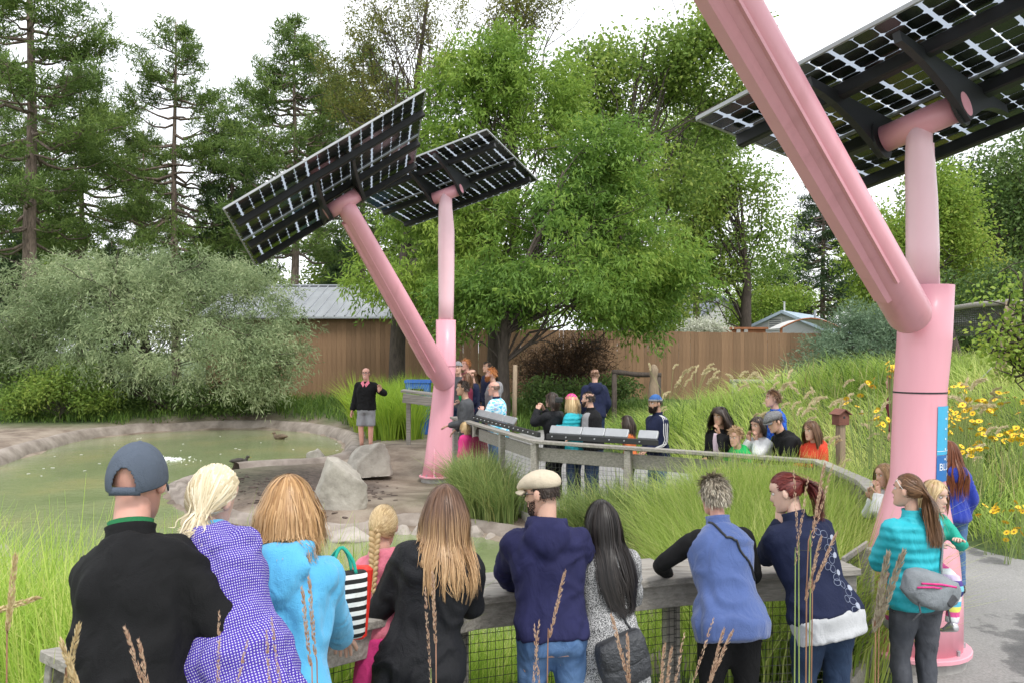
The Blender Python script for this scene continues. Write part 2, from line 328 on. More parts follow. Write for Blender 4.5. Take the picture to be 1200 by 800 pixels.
# ------------------------------------------------------------------ solar trees
m, t, p, o = nodes('translucent_backsheet')
tr = t.nodes.new('ShaderNodeBsdfTranslucent'); tr.inputs[0].default_value = (.66, .70, .76, 1); p.inputs['Base Color'].default_value = (.7, .73, .78, 1); p.inputs['Roughness'].default_value = .15
mixs = t.nodes.new('ShaderNodeMixShader'); mixs.inputs[0].default_value = .72; t.links.new(p.outputs[0], mixs.inputs[1]); t.links.new(tr.outputs[0], mixs.inputs[2]); t.links.new(mixs.outputs[0], o.inputs[0])
M_glass = m
M_cell = mat('silicon_cell', (.014, .016, .015), var=.35, sc=3, rough=.18, spec=.6, objvar=.3)
M_beam = mat('black_beam', (.010, .010, .012), rough=.5)
def cell_verts(a, b, t):
    c = .022; h = np.array([(-a/2+c, -b/2), (a/2-c, -b/2), (a/2, -b/2+c), (a/2, b/2-c), (a/2-c, b/2), (-a/2+c, b/2), (-a/2, b/2-c), (-a/2, -b/2+c)])
    V = np.concatenate([np.c_[h, np.full(8, -t)], np.c_[h, np.zeros(8)]]); F = [tuple(range(7, -1, -1)), tuple(range(8, 16))]+[(i, (i+1) % 8, 8+(i+1) % 8, 8+i) for i in range(8)]
    return V, F
def solar_array(root, base, c, e1, e2, Wd, Ld, single):
    e1 = unit(e1); e2 = unit(np.asarray(e2)-e1*(np.asarray(e2)@e1)); n = np.cross(e1, e2)
    if n[2] < 0: e2 = -e2; n = -n
    R = np.stack([e1, e2, n], 1); c = np.asarray(c, float); base = np.asarray(base, float)
    mw, ml = Wd/3, Ld/2; cu = mw/6.35; cv = ml/9.2
    gm = MB().box((0, 0, 0), (mw-.012, ml-.012, .008)).mesh('solar_module'); gm.materials.append(M_glass)
    V, F = cell_verts(cu-(.008 if single else .007), cv-(.010 if single else .007), .004); cm = new_mesh('cell', V, F); cm.materials.append(M_cell)
    xs = (np.arange(6)-2.5)*cu; xs += np.array([-.025, 0, 0, 0, 0, .025]); ys = (np.arange(9)-4)*cv
    M4 = Matrix([list(R[i])+[0] for i in range(3)]+[[0, 0, 0, 1]])
    for i in range(3):
        for j in range(2):
            q = c+e1*((i-1)*mw)+e2*((j-.5)*ml)
            mo = obj('solar_module', gm, None, root); mo.matrix_local = Matrix.Translation(Vector(q-base)) @ M4
            rest = MB()
            for x in xs:
                for y in ys:
                    w = q+R@A3(x, y, 0); px = 600+FP*w[0]/w[1]; py = HOR-FP*(w[2]-CAMZ)/w[1]
                    if single and -30 < px < 1225 and -25 < py < 820: obj('cell', cm, None, mo, (x, y, -.006))
                    else: rest.add(V+A3(x, y, -.006), F)
            if rest.n: tag(rest.build('cell_field', M_cell, mo), kind='stuff')
    def loc(a, b, d): return c+e1*a+e2*b+n*d-base
    eb = MB()
    for a0, b0, a1, b1 in ((-1, -1, 1, -1), (1, -1, 1, 1), (1, 1, -1, 1), (-1, 1, -1, -1)):
        eb.bar(loc(a0*Wd/2, b0*Ld/2, 0), loc(a1*Wd/2, b1*Ld/2, 0), .022, .03, up=n)
    eb.build('edge_trim', M_alu, root)
    eb = MB().bar(loc(-Wd/2+.03, 0, -.022), loc(Wd/2-.03, 0, -.022), .035, .02, up=n); eb.build('center_trim', M_alu, root)
    for b in (-.33, .04, .36): MB().bar(loc(-Wd*.485, b*Ld, -.1), loc(Wd*.485, b*Ld, -.1), (.12 if b == .04 else .085), .11, up=n, ch=.012).build('support_beam', M_beam, root)
    return e1, e2, n
def bracket(mb, p, e2, n, up, half):
    prof = []
    for s in np.linspace(-1, 1, 13): prof.append((s*half, up, -(.15*(1-abs(s))**.8+.05)+up*0))
    x = np.cross(e2, n); V = []
    for th in (-.025, .025):
        for s, u_, d in prof: V.append(p+e2*s+n*u_+x*th)
        for s, u_, d in reversed(prof): V.append(p+e2*s+n*(u_-.075-(u_+.06)*(1-abs(s)/half)**1.9)+x*th)
    k = 26; F = [tuple(range(k-1, -1, -1)), tuple(range(k, 2*k))]+[(i, (i+1) % k, k+(i+1) % k, k+i) for i in range(k)]
    mb.add(V, F)
def solar_tree(label, base, sleeve, column, branch, arrA, arrB, flange, pier, single, seam_z):
    base = np.asarray(base, float); root = thing('solar_tree', label, 'solar tree', base, 'pink solar trees by the pond'); O = base
    k = 28; th = np.arange(k)*2*PI/k
    def circ(c, rx, ry=None): return np.stack([c[0]+rx*np.cos(th), c[1]+(ry or rx)*np.sin(th), np.full(k, c[2])], 1)-O
    R = [circ(np.array(c), rx, ry) for c, rx, ry in sleeve]
    lip = sleeve[-1]; R.append(circ(np.array(lip[0]), lip[1]-.02, lip[2]-.02)); R.append(circ(np.array(lip[0])-A3(0, 0, .12), lip[1]-.03, lip[2]-.03))
    sm = MB().rings(R, True).build('sleeve', M_pink, root, True)
    # seam ring
    cs = [s for s in sleeve]; zz = [s[0][2] for s in cs]; f = lambda i: np.interp(seam_z, zz, [s[i] for s in cs]); cx = np.interp(seam_z, zz, [s[0][0] for s in cs]); cy = np.interp(seam_z, zz, [s[0][1] for s in cs])
    ring = [circ((cx, cy, seam_z+d), f(1)+e, f(2)+e) for d, e in ((-.006, -.003), (-.006, .003), (.006, .003), (.006, -.003))]
    MB().rings(ring, False).build('seam', M_black, sm)
    # gusset fins at the foot
    (c0, r0, _), (c1, r1, _) = sleeve[0], sleeve[min(3, len(sleeve)-1)]
    for a in (math.radians(20), math.radians(140), math.radians(265)):
        d = A3(math.cos(a), math.sin(a), 0); mbf = MB(); p0 = np.array(c0)-O
        pts = [p0+d*(r0*.8), p0+d*(flange*.93), p0+d*(flange*.90)+A3(0, 0, .10), p0+d*(r0*1.0)+A3(0, 0, .42), p0+d*(r0*.62)+A3(0, 0, .85)]
        s = np.cross(d, A3(0, 0, 1))*.014; V = [q+s for q in pts]+[q-s for q in pts]
        mbf.add(V, [(0, 1, 2, 3, 4), (9, 8, 7, 6, 5)]+[(i, 5+i, 5+(i+1) % 5, (i+1) % 5) for i in range(5)]); mbf.build('gusset', M_pink, root)
    b0 = np.array(c0)
    MB().rings([circ(b0+A3(0, 0, z), r) for z, r in ((-.035, flange-.008), (-.03, flange), (-.004, flange), (.0, flange-.008))]).build('base_flange', M_pink, root)
    for i in range(10):
        a = i*2*PI/10+.3; q = b0+A3(math.cos(a)*flange*.86, math.sin(a)*flange*.86, .015)-O; MB().tube([q-A3(0, 0, .02), q+A3(0, 0, .02)], .016, 6).build('bolt', M_alu, root)
    pz = b0[2]-.035
    MB().rings([circ((b0[0], b0[1], pz-pier), flange*.9), circ((b0[0], b0[1], pz-.015), flange*.9), circ((b0[0], b0[1], pz), flange*.87)]).build('pier', M_conc, root, False)
    pts, rad = column; MB().tube(np.array(pts)-O, rad, 24, ref=(0, 1, 0)).build('column', M_pink2, root, True)
    for a in (-.6, 2.3):
        q0, q1 = np.array(pts[0]), np.array(pts[-2]); off = A3(math.cos(a), math.sin(a), 0)
        MB().bar(q0+off*rad[0]*1.0-O, q1+off*rad[-2]*1.0-O, .012, .02, up=(0, 1, 0)).build('column_weld', M_pink2, root)
    bp, br = branch; bp = np.array(bp); ax = unit(bp[-1]-bp[0])
    tips = [bp[0]-ax*.10, bp[0]-ax*.085, bp[0]-ax*.05]+list(bp); rr = [br[0]*.25, br[0]*.62, br[0]*.9]+list(br)
    MB().tube(np.array(tips)-O, rr, 24, ref=(0, 1, 0)).build('branch', M_pink, root, True)
    side = unit(np.cross(ax, A3(0, 1, 0))); side = side if side[0] < 0 else -side
    low = unit(side+A3(0, -.15, -.5)); low = unit(low-ax*(low@ax)); V = []
    nrm = np.cross(ax, low)
    a, b = bp[0]+ax*.35, bp[-1]-ax*.3; h0, h1 = br[0], br[-1]
    for q, r in ((a, h0), (b, h1)):
        for u_, w_ in ((.55, .62), (1.32, .34), (1.32, -.34), (.55, -.62)): V.append(q+low*u_*r+nrm*w_*r-O)
    V = np.array(V); V[1] -= low*h0*.25; V[2] -= low*h0*.25
    MB().add(V, [(3, 2, 1, 0), (4, 5, 6, 7)]+[(i, (i+1) % 4, 4+(i+1) % 4, 4+i) for i in range(4)]).build('branch_rib', M_pink, root)
    hi = unit(np.cross(ax, low)); hi = hi if hi[1] < 0 else -hi
    MB().bar(bp[0]+ax*.5+unit(hi+low*.6)*br[0]*1.01-O, bp[-1]-ax*.3+unit(hi+low*.6)*br[-1]*1.01-O, .02, .03, up=hi).build('branch_weld', M_pink, root)
    for end, arr in ((np.array(pts[-1]), arrB), (bp[-1], arrA)):
        c, e1, e2, Wd, Ld = arr; e1, e2, n = solar_array(root, O, c, e1, e2, Wd, Ld, single and end is not bp[-1])
        cb = MB(); p0, p1 = end-e1*.27, end+e1*.27; cb.tube(np.array([p0, p1])-O, .105 if single else .12, 20)
        cb = cb.build('crossbar', M_pink, root, True)
        for s in (-1, 1):
            q = end+e1*.30*s; MB().tube(np.array([q-e1*.012*s, q+e1*.012*s])-O, .15, 20).build('bracket_collar', M_black, root)
            q2 = end+e1*.34*s; MB().tube(np.array([q2-e1*.03*s, q2+e1*.012*s])-O, .095, 18).build('end_disc', M_pink, root)
            up = (np.asarray(c)-end)@n-.10; mbk = MB(); bracket(mbk, end+e1*.325*s-O, e2, n, max(up, .1), Ld*.34); mbk.build('bracket', M_black, root)
    return root
def at_(l): return np.array(l, float)
D1 = 17.2
cs = lambda px, py, d=D1: at(px, py, d)
bz = cs(512, 556)
s1 = [((bz[0], D1, bz[2]), .30, .30), ((cs(514, 540)[0], D1, cs(514, 540)[2]), .285, .29), ((cs(516.5, 500)[0], D1, cs(516, 500)[2]), .245, .25), ((cs(520, 455)[0], D1, cs(520, 455)[2]), .215, .22), ((cs(522.5, 430)[0], D1, cs(522, 430)[2]), .20, .20), ((cs(522.5, 375)[0], D1, cs(522, 375)[2]), .20, .20)]
c1 = ([cs(522.5, 384), cs(523, 352), cs(523, 310), cs(523, 270), cs(522, 245), cs(522.5, 228)], [.15, .155, .165, .165, .14, .12])
A_c = at_((-3.11, 14.76, 2.87))*.945+A3(0, 0, 2.35); A_e1 = at_((2.9, .75, 1.99)); A_e2 = at_((-.59, 3.52, -.47))
B_c = at_((-1.6, 20.13, 3.97))*.889+A3(0, 0, 2.35); B_e1 = at_((3.3, -1.03, 1.0)); B_e2 = at_((1.18, 3.4, -.38))
bj = at(521, 447, 16.85); bt = at(403, 238, 14.0)
solar_tree('pink two-armed solar tree standing on the bare pond bank behind the boulders', bz-A3(0, 0, .0), s1, c1, ([bj, bj*.5+bt*.5, bt*.93+bj*.07, bt], [.215, .195, .165, .15]),
           (A_c, A_e1, A_e2, 3.4, 3.4), (B_c, B_e1, B_e2, 3.2, 3.2), .36, .14, False, cs(522, 429)[2])
D2 = 6.5; Q2 = D2/6.9
c2 = lambda px, py, d=D2: at(px, py, d)
bz2 = c2(1068, 752)
def sl_(px, py, r): q = c2(px, py); r = r*Q2; return ((q[0], D2, q[2]), r, r)
s2 = [((bz2[0], D2, bz2[2]), .375*Q2, .375*Q2), sl_(1069, 700, .37), sl_(1069.5, 648, .34), sl_(1072, 600, .265), sl_(1075, 560, .205), sl_(1078, 460, .20), sl_(1083, 400, .205), sl_(1086, 335, .205)]
k2 = ([c2(1081, 345), c2(1081, 290), c2(1080, 235), c2(1078, 190), c2(1077, 170), c2(1077, 146)], [.115, .118, .113, .106, .095, .095])
C_c = at_((4.36, 8.38, 2.63))*.80+A3(0, 0, 2.35); C_e1 = at_((2.36, -2.58, .86)); C_e2 = at_((2.69, 2.38, -.22))
bj2 = at(1066, 368, 6.24); btv = (at(846, -20, 4.6)-bj2); bt2 = bj2+btv*1.3
solar_tree('pink solar tree on a concrete pier beside the asphalt path, blue sign on its sleeve', bz2, s2, k2, ([bj2, bj2+btv*.4, bj2+btv*.8, bt2], [.156, .147, .141, .137]),
           (bt2+A3(-.3, -.1, .55), A3(.75, -.65, .1), A3(.62, .78, -.02), 3.1, 3.1), (C_c, C_e1, C_e2, 2.88, 2.88), .415, .45, True, c2(1078, 459)[2])
# blue sign wrapped on the right-hand sleeve
M_cyan = mat('sign_cyan', (.06, .42, .68), var=.06, rough=.4); M_blue = mat('sign_blue', (.03, .16, .45), var=.06, rough=.4); M_print = mat('sign_print', (.8, .85, .9), var=.02, rough=.5)
zt, zb, zm = c2(0, 474)[2], c2(0, 560)[2], c2(0, 530)[2]
def sleeve_at(z):
    zz = [s[0][2] for s in s2]; i = np.argsort(zz); g = lambda a: np.interp(z, np.array(zz)[i], np.array(a)[i]); return g([s[0][0] for s in s2]), D2, g([s[1] for s in s2])
def patch(z0, z1, a0, a1, off, nz_=6, na=8):
    V = []; F = []
    for i in range(nz_):
        z = z0+(z1-z0)*i/(nz_-1); cx, cy, r = sleeve_at(z)
        for j in range(na):
            a = a0+(a1-a0)*j/(na-1); V.append((cx+math.cos(a)*(r+off), cy+math.sin(a)*(r+off), z))
    for i in range(nz_-1):
        for j in range(na-1): F.append((i*na+j, i*na+j+1, (i+1)*na+j+1, (i+1)*na+j))
    return V, F
sg = thing('information_sign', 'tall blue sign with white lettering wrapped round the pink sleeve', 'sign', (*sleeve_at(zb)[:2], zb)); Og = np.array(sg.location)
A0, A1 = math.radians(-76), math.radians(-2)
for nm, z0, z1, mt in (('upper_panel', zm+.003, zt, M_cyan), ('lower_panel', zb, zm, M_blue)):
    V, F = patch(z0, z1, A0, A1, .006); MB().add(np.array(V)-Og, F).build(nm, mt, sg, True)
V, F = patch(zm+.03, zm+.034, A0, A1, .008, 2); MB().add(np.array(V)-Og, F).build('rule_line', M_print, sg)
for k in range(5):
    zc = zt-.10-.075*k; V, F = patch(zc, zc+.014, math.radians(-52), math.radians(-47), .008, 2, 3); MB().add(np.array(V)-Og, F).build('printed_mark', M_print, sg)
V, F = patch(zt-.05, zt-.035, math.radians(-42), math.radians(-30), .008, 2, 4); MB().add(np.array(V)-Og, F).build('printed_mark', M_print, sg)
def text_mesh(s, size):
    cu = bpy.data.curves.new('txt', 'FONT'); cu.body = s; cu.size = size; to = bpy.data.objects.new('txt', cu); COL.objects.link(to)
    me = bpy.data.meshes.new_from_object(to.evaluated_get(bpy.context.evaluated_depsgraph_get())); bpy.data.objects.remove(to); bpy.data.curves.remove(cu); return me
tm = text_mesh('BLUESKY', .075)
def wrap(V):
    out = []
    for x, y, z in V:
        zz = zb+.085+y; cx, cy, r = sleeve_at(zz); a = A0+.10+x/r; out.append((cx+math.cos(a)*(r+.009)-Og[0], cy+math.sin(a)*(r+.009)-Og[1], zz-Og[2]))
    return np.array(out)
transform(tm, wrap); obj('lettering', tm, M_print, sg)
V, F = patch(zb+.035, zb+.06, math.radians(-36), math.radians(-24), .008, 2, 3); MB().add(np.array(V)-Og, F).build('emblem', M_print, sg)
V, F = patch(zb+.15, zb+.19, math.radians(-40), math.radians(-36), .008, 2, 3); MB().add(np.array(V)-Og, F).build('emblem', M_print, sg)

# ------------------------------------------------------------------ railings
def wire_panel(mb, p, q, z0a, z1a, z0b, z1b, cell, r):
    p = np.asarray(p, float); q = np.asarray(q, float); Ln = np.linalg.norm(q-p); n = max(int(Ln/cell), 1)
    for i in range(n+1):
        f = i/n; xy = p*(1-f)+q*f; mb.tube([(xy[0], xy[1], z0a*(1-f)+z0b*f), (xy[0], xy[1], z1a*(1-f)+z1b*f)], r, 3, False)
    h = max(int((z1a-z0a)/cell), 1)
    for j in range(h+1):
        g = j/h; mb.tube([(p[0], p[1], z0a*(1-g)+z1a*g), (q[0], q[1], z0b*(1-g)+z1b*g)], r, 3, False)
def railing(label, pts, top, capw, ncap, fascia, cell, wr, group=None, post_gap=1.6, posts=True, zlow=.12, side=1, foot=True, M=None):
    pts = np.array(pts, float); M = M or M_grey; zg = [g1(x, y) for x, y in pts]; root = thing('timber_railing', label, 'railing', (*pts[0], zg[0]), group); O = np.array(root.location)
    for i in range(len(pts)-1):
        p, q = pts[i], pts[i+1]; d = unit(q-p); nv = np.array([-d[1], d[0]]); za, zb_ = top[i], top[i+1]; Ln = np.linalg.norm(q-p)
        a3 = lambda xy, z: A3(xy[0], xy[1], z)-O
        w = capw/ncap
        for k in range(ncap):
            off = nv*((k-(ncap-1)/2)*w); e = .012*(k % 2)
            cut0 = .0 if i == 0 else (-.10*((k-(ncap-1)/2)))
            MB().bar(a3(p+off+d*(.002+cut0*0), za-.02+e*.2), a3(q+off-d*.004, zb_-.02+e*.2), w-.008, .042, ch=.005).build('cap_plank', M, root)
        for fz, fh, fo in fascia:
            o2 = nv*fo*side; MB().bar(a3(p+o2+d*.01, za-fz), a3(q+o2-d*.012, zb_-fz), .045, fh, ch=.004).build('rail_board', M, root)
        n = max(int(round(Ln/post_gap)), 1)
        for k in range(n+(1 if i == len(pts)-2 else 0)):
            f = min(max(k/n, .03 if i == 0 else .0), .985); xy = p*(1-f)+q*f; zz = za*(1-f)+zb_*f
            if posts: MB().bar(a3(xy, g1(*xy)-.25), a3(xy, zz-.05), .09, .09, up=(d[0], d[1], 0), ch=.006).build('post', M_log if False else M, root)
        mb = MB(); o3 = nv*.055*side; wire_panel(mb, p+o3, q+o3, zg[i]+zlow, za-.06, zg[i+1]+zlow, zb_-.06, cell, wr)
        tag(mb.build('wire_mesh', M_wire, root, origin=O), kind='stuff')
        if foot: MB().bar(a3(p+d*.05, zg[i]+.08), a3(q-d*.05, zg[i+1]+.08), .05, .14, ch=.004).build('foot_board', M, root)
    return root
NR = np.array([(-1.63, 3.13), (-.30, 4.83), (1.0, 5.36), (2.14, 5.55)]); NRz = [1.20, 1.02, 1.00, 1.00]
railing('wide weathered grey plank railing that the row of onlookers leans on', NR, NRz, .50, 2, [(.115, .14, -.20), (.115, .14, .18)], 0.05, .0022, zlow=.15, side=-1, foot=True)
railing('low black wire mesh fence between the wide railing and the pink pier', [(2.18, 5.62), (2.58, 6.2)], [1.0, .98], .03, 1, [], .042, .003, zlow=.1, posts=True)
FR = np.array([(-1.12, 16.3), (.32, 12.02), (2.75, 10.5), (3.55, 9.9), (3.5, 8.5), (3.3, 7.55)])
railing('grey timber railing with black wire mesh curving across the far side of the reeds', FR, [1.12, 1.11, 1.10, 1.10, 1.08, 1.05], .15, 1, [(.20, .19, .06)], .06, .0022, post_gap=1.75, side=1)
# interpretive panels: black channel with bolt heads and grey slanting boards
def info_panel(label, p, q, z, boards):
    p = np.array(p); q = np.array(q); d = unit(q-p); nv = np.array([-d[1], d[0]]); nv = nv if nv[1] > 0 else -nv
    root = thing('interpretive_sign', label, 'sign', (p[0], p[1], z), 'slanted panels on the far railing'); O = np.array(root.location)
    a3 = lambda xy, zz: A3(xy[0], xy[1], zz)-O; up = A3(nv[0]*.0, nv[1]*.0, 1)
    MB().bar(a3(p+nv*.10, z+.055), a3(q+nv*.10, z+.055), .05, .075, ch=.006).build('channel', M_black, root)
    L_ = np.linalg.norm(q-p)
    for k in range(int(L_/.22)):
        xy = p+d*(.1+k*.22)+nv*.07; MB().tube([a3(xy, z+.06), a3(xy-nv*.012, z+.06)], .011, 6).build('bolt', M_alu, root)
    for f0, f1 in boards:
        a, b = p+d*L_*f0, p+d*L_*f1; sl_n = A3(nv[0]*.75, nv[1]*.75, .66)
        MB().bar(a3(a+nv*.17, z+.145), a3(b+nv*.17, z+.145), .125, .035, up=A3(-nv[0]*.85, -nv[1]*.85, .53), ch=.008).build('board', M_alu, root)
    return root
e = lambda a, b, f: tuple(np.array(a)*(1-f)+np.array(b)*f)
info_panel('slanted grey information panel on the railing in front of the bald man', e(FR[0], FR[1], .24), e(FR[0], FR[1], .98), 1.12, [(.0, .22), (.225, .45), (.455, .62)])
info_panel('slanted grey information panel on the railing in front of the pink beanie', e(FR[1], FR[2], .05), e(FR[1], FR[2], .63), 1.11, [(.01, .31), (.315, .52), (.525, .73), (.82, .985)])

# ------------------------------------------------------------------ board fence, barn, houses
FY = 33.0
root = thing('board_fence', 'tall brown stained fence of vertical boards behind the trees', 'fence', (-4.6, FY, .3)); O = np.array(root.location)
bmh = MB().box((0, 0, 1.3), (.1485, .022, 2.6), ch=.003).mesh('board'); bmh.materials.append(M_brownfence)
nb = 116
for i in range(nb):
    x = -4.5+i*.149; zt_ = 3.26-.0125*i*.149+.012*rng.uniform(-1, 1); b = obj('board', bmh, None, root, (x-O[0], rng.uniform(-.006, .006), zt_-2.6-O[2])); b.rotation_euler = (0, rng.uniform(-.003, .003), 0)
for z in (.9, 2.0, 2.9): MB().bar(A3(-4.6, FY+.06, z)-O, A3(12.8, FY+.06, z-.2)-O, .05, .09).build('fence_rail', M_brownfence, root)
root = thing('barn', 'long brown barn with grey corrugated metal roof behind the silvery willow', 'barn', (-7.8, 34, .3)); O = np.array(root.location)
bx0, bx1, by0, by1 = -12.2, -4.75, 34.0, 43.0; ez = 3.72; rz_ = 5.3
wm = MB().box((0, 0, 1.75), (.19, .03, 3.5), ch=.004).mesh('board'); wm.materials.append(M_brownfence)
for i in range(39): obj('board', wm, None, root, (bx0+.1+i*.193-O[0], rng.uniform(-.004, .004), .2-O[2]))
mb = MB(); xs_ = [bx0, bx1]; mid = (by0+by1)/2
for x in xs_:
    s = .05 if x == bx0 else -.05
    mb.add(np.array([(x, by0+.05, .2), (x, by1, .2), (x, by1, ez), (x, mid, rz_-.15), (x, by0+.05, ez)])-O, [(0, 1, 2, 3, 4)])
mb.add(np.array([(bx0, by1, .2), (bx1, by1, .2), (bx1, by1, ez), (bx0, by1, ez)])-O, [(0, 1, 2, 3)]); mb.build('wall', M_brownfence, root)
M_roof = mat('galvanised_roof', (.40, .42, .445), var=.14, sc=1.2, rough=.42, metal=.35, bump=.1, bsc=4, scale=(1, .3, 1))
ey = by0-.35; sl = (rz_-ez)/(mid-ey)
rf = MB().add(np.array([(bx0-.3, ey, ez), (bx1+.3, ey, ez), (bx1+.3, mid, rz_), (bx0-.3, mid, rz_), (bx1+.3, by1+.35, ez), (bx0-.3, by1+.35, ez), (bx0-.3, ey, ez-.07), (bx1+.3, ey, ez-.07)])-O, [(0, 1, 2, 3), (3, 2, 4, 5), (6, 7, 1, 0)]).build('roof', M_roof, root)
rm = MB().bar((0, 0, 0), (0, mid-ey, rz_-ez), .05, .07).mesh('roof_seam'); rm.materials.append(M_roof)
for i in range(20): obj('roof_seam', rm, None, rf, (bx0-.2+i*.415-O[0], ey-O[1], ez+.02-O[2]))
MB().bar(A3(bx0-.3, mid, rz_+.03)-O, A3(bx1+.3, mid, rz_+.03)-O, .35, .05).build('ridge_cap', M_roof, rf)
def house(name, label, cx, cy, w, l, ez, pk, ang, wallm, roofm, z0=.3, win=()):
    root = thing(name, label, 'house', (cx, cy, z0)); root.rotation_euler = (0, 0, ang); e_ = ez-z0; k_ = pk-z0
    MB().add([(-w/2, 0, 0), (w/2, 0, 0), (w/2, 0, e_), (0, 0, k_), (-w/2, 0, e_), (-w/2, l, 0), (w/2, l, 0), (w/2, l, e_), (0, l, k_), (-w/2, l, e_)],
             [(0, 1, 2, 3, 4), (9, 8, 7, 6, 5), (1, 6, 7, 2), (5, 0, 4, 9)]).build('wall', wallm, root)
    ov = .3; r_ = MB(); sl = (k_-e_)/(w/2)
    for s in (-1, 1):
        a = [(0, -ov, k_+.06), (s*(w/2+ov), -ov, e_-ov*sl+.06), (s*(w/2+ov), l+ov, e_-ov*sl+.06), (0, l+ov, k_+.06)]
        b = [(x, y, z-.16) for x, y, z in a]; r_.add(a+b, [(0, 1, 2, 3), (7, 6, 5, 4), (0, 4, 5, 1), (1, 5, 6, 2), (2, 6, 7, 3), (3, 7, 4, 0)])
    rf = r_.build('roof', roofm, root)
    for x, y, z, q in win:
        wd = MB().box((x, -.03, z-z0), (q, .05, q*.9)).build('window', M_white, root)
        for k in range(5): MB().box((x, -.065, z-z0+(k-2)*q*.15), (q*.8, .02, q*.08)).build('slat', M_shade, wd)
    return root, rf
M_shade = mat('grey_slat', (.25, .26, .28)); M_siding = mat('pale_siding', (.62, .63, .66), var=.06, sc=2); M_roof2 = mat('pale_blue_roof', (.42, .52, .62), var=.1, rough=.4); M_roof3 = mat('grey_shingle', (.22, .24, .28), var=.2, sc=6)
h1, r1 = house('house', 'small pale house with blue-grey roof beyond the brown fence', 14.6, 46, 4.2, 7.0, 3.55, 4.5, math.radians(-32), M_siding, M_roof2, win=((-.4, -.03, 3.85, .75),))
MB().tube([(0, .3, 4.15), (0, .3, 4.75)], .05, 6).build('vent_pipe', M_white, r1)
MB().tube([(.9, 3.5, 3.7), (.9, 3.5, 4.4)], .07, 8).build('vent_pipe', M_alu, r1)
house('house', 'white far house glimpsed under the tree behind the brown fence', 16.2, 66, 5, 6, 4.6, 6.6, math.radians(15), M_white, M_roof3, win=((0, -.03, 4.0, 1.0),))
M_rust = mat('orange_boards', (.33, .13, .06), var=.2)
root = thing('storage_shed', 'low orange-brown shed just above the brown fence', 'shed', (11.0, 41, .4))
MB().box((0, 0, 1.5), (1.9, 1.6, 3.0)).build('wall', M_rust, root); MB().box((0, 0, 3.05), (2.1, 1.8, .1)).build('roof', M_rust, root)
for x in (-.35, .0): MB().box((x, -.85, 2.8), (.18, .08, .5)).build('panel', M_conc, root)
root = thing('shed_roof', 'curved pale canopy with brown edge behind the brown fence', 'canopy', (14.0, 40, .4))
V = []; F = []
for i in range(9):
    a = i/8; V += [(-1.4+2.8*a, 0, 3.05+.45*math.sin(a*PI)), (-1.4+2.8*a, 2, 3.05+.45*math.sin(a*PI))]
for i in range(8): F.append((2*i, 2*i+2, 2*i+3, 2*i+1))
MB().add(V, F).build('canopy', M_white, root, True); MB().tube([V[2*i] for i in range(9)], .04, 5).build('edge', M_rust, root)
for x in (-1.35, 1.35): MB().bar((x, .1, -.2), (x, .1, 3.05), .1, .1, up=(1, 0, 0)).build('post', M_rust, root)

# ------------------------------------------------------------------ back rails, aviary, birdhouse, small things
def log_rail(label, a, b, zt_, post_at, r=.06, mt=None):
    root = thing('log_rail', label, 'rail', (a[0], a[1], g1(*a)), None); O = np.array(root.location); mt = mt or M_grey
    n = 7; P = [A3(*(np.array(a)*(1-f)+np.array(b)*f), zt_[0]*(1-f)+zt_[1]*f+.015*math.sin(f*9))-O for f in np.linspace(0, 1, n)]
    MB().tube(P, [r*(1+.08*math.sin(i*2.3)) for i in range(n)], 8).build('rail', mt, root, True)
    for f in post_at:
        xy = np.array(a)*(1-f)+np.array(b)*f; z = zt_[0]*(1-f)+zt_[1]*f; MB().tube([A3(*xy, g1(*xy)-.2)-O, A3(*xy, z-r*.5)-O], [.08, .075], 8).build('post', mt, root, True)
log_rail('long grey log rail behind the grassy mound', (6.2, 24.3), (12.3, 22.6), (1.52, 1.38), (.02, .35, .68, .98))
log_rail('dark grey plank rail on posts beside the carved post', (2.95, 25.2), (4.4, 25.2), (1.75, 1.65), (.05, .95), .075, M_bark2)
root = thing('carved_post', 'pale carved wooden post with rounded head above the mound', 'post', (4.1, 24.7, g1(4.1, 24.7)-.1))
MB().tube([(0, 0, -.2), (0, 0, .8), (.01, 0, 1.2), (0, 0, 1.5), (.0, 0, 1.7), (0, 0, 1.8), (.01, 0, 1.95), (0, 0, 2.06), (0, 0, 2.1)], [.17, .17, .165, .14, .10, .12, .13, .08, .03], 12).build('post', M_log, root, True)
bh = at(985, 480, 10.8); gb = g1(bh[0], bh[1])
root = thing('birdhouse', 'small red-brown wooden birdhouse on a post in the tall grass', 'birdhouse', (bh[0], bh[1], gb)); hz = bh[2]-gb
M_red = mat('redwood', (.17, .065, .045), var=.25, sc=8, bump=.3)
root.rotation_euler = (0, 0, .35)
MB().bar((0, 0, -.2), (0, 0, hz-.18), .09, .09, up=(1, 0, 0), ch=.006).build('post', M_log, root)
w = .105; s_ = .74
def hb(v): v = np.asarray(v, float); return np.array([v[0]*s_, v[1]*s_, hz+v[2]*s_])
MB().add([hb(v) for v in ((-w, -.09, -.25), (w, -.09, -.25), (w, -.09, -.08), (0, -.09, -.005), (-w, -.09, -.08), (-w, .09, -.25), (w, .09, -.25), (w, .09, -.08), (0, .09, -.005), (-w, .09, -.08))],
         [(0, 1, 2, 3, 4), (9, 8, 7, 6, 5), (1, 6, 7, 2), (5, 0, 4, 9), (0, 5, 6, 1)]).build('box', M_red, root)
for s in (-1, 1): MB().bar(hb((s*.065, -.13, -.027)), hb((s*.065, .13, -.027)), .165*s_, .016*s_, up=(s*.55, 0, .83)).build('roof_board', M_red, root)
MB().tube([hb((0, -.088, -.12)), hb((0, -.094, -.12))], .022*s_, 12).build('entrance_hole', M_black, root)
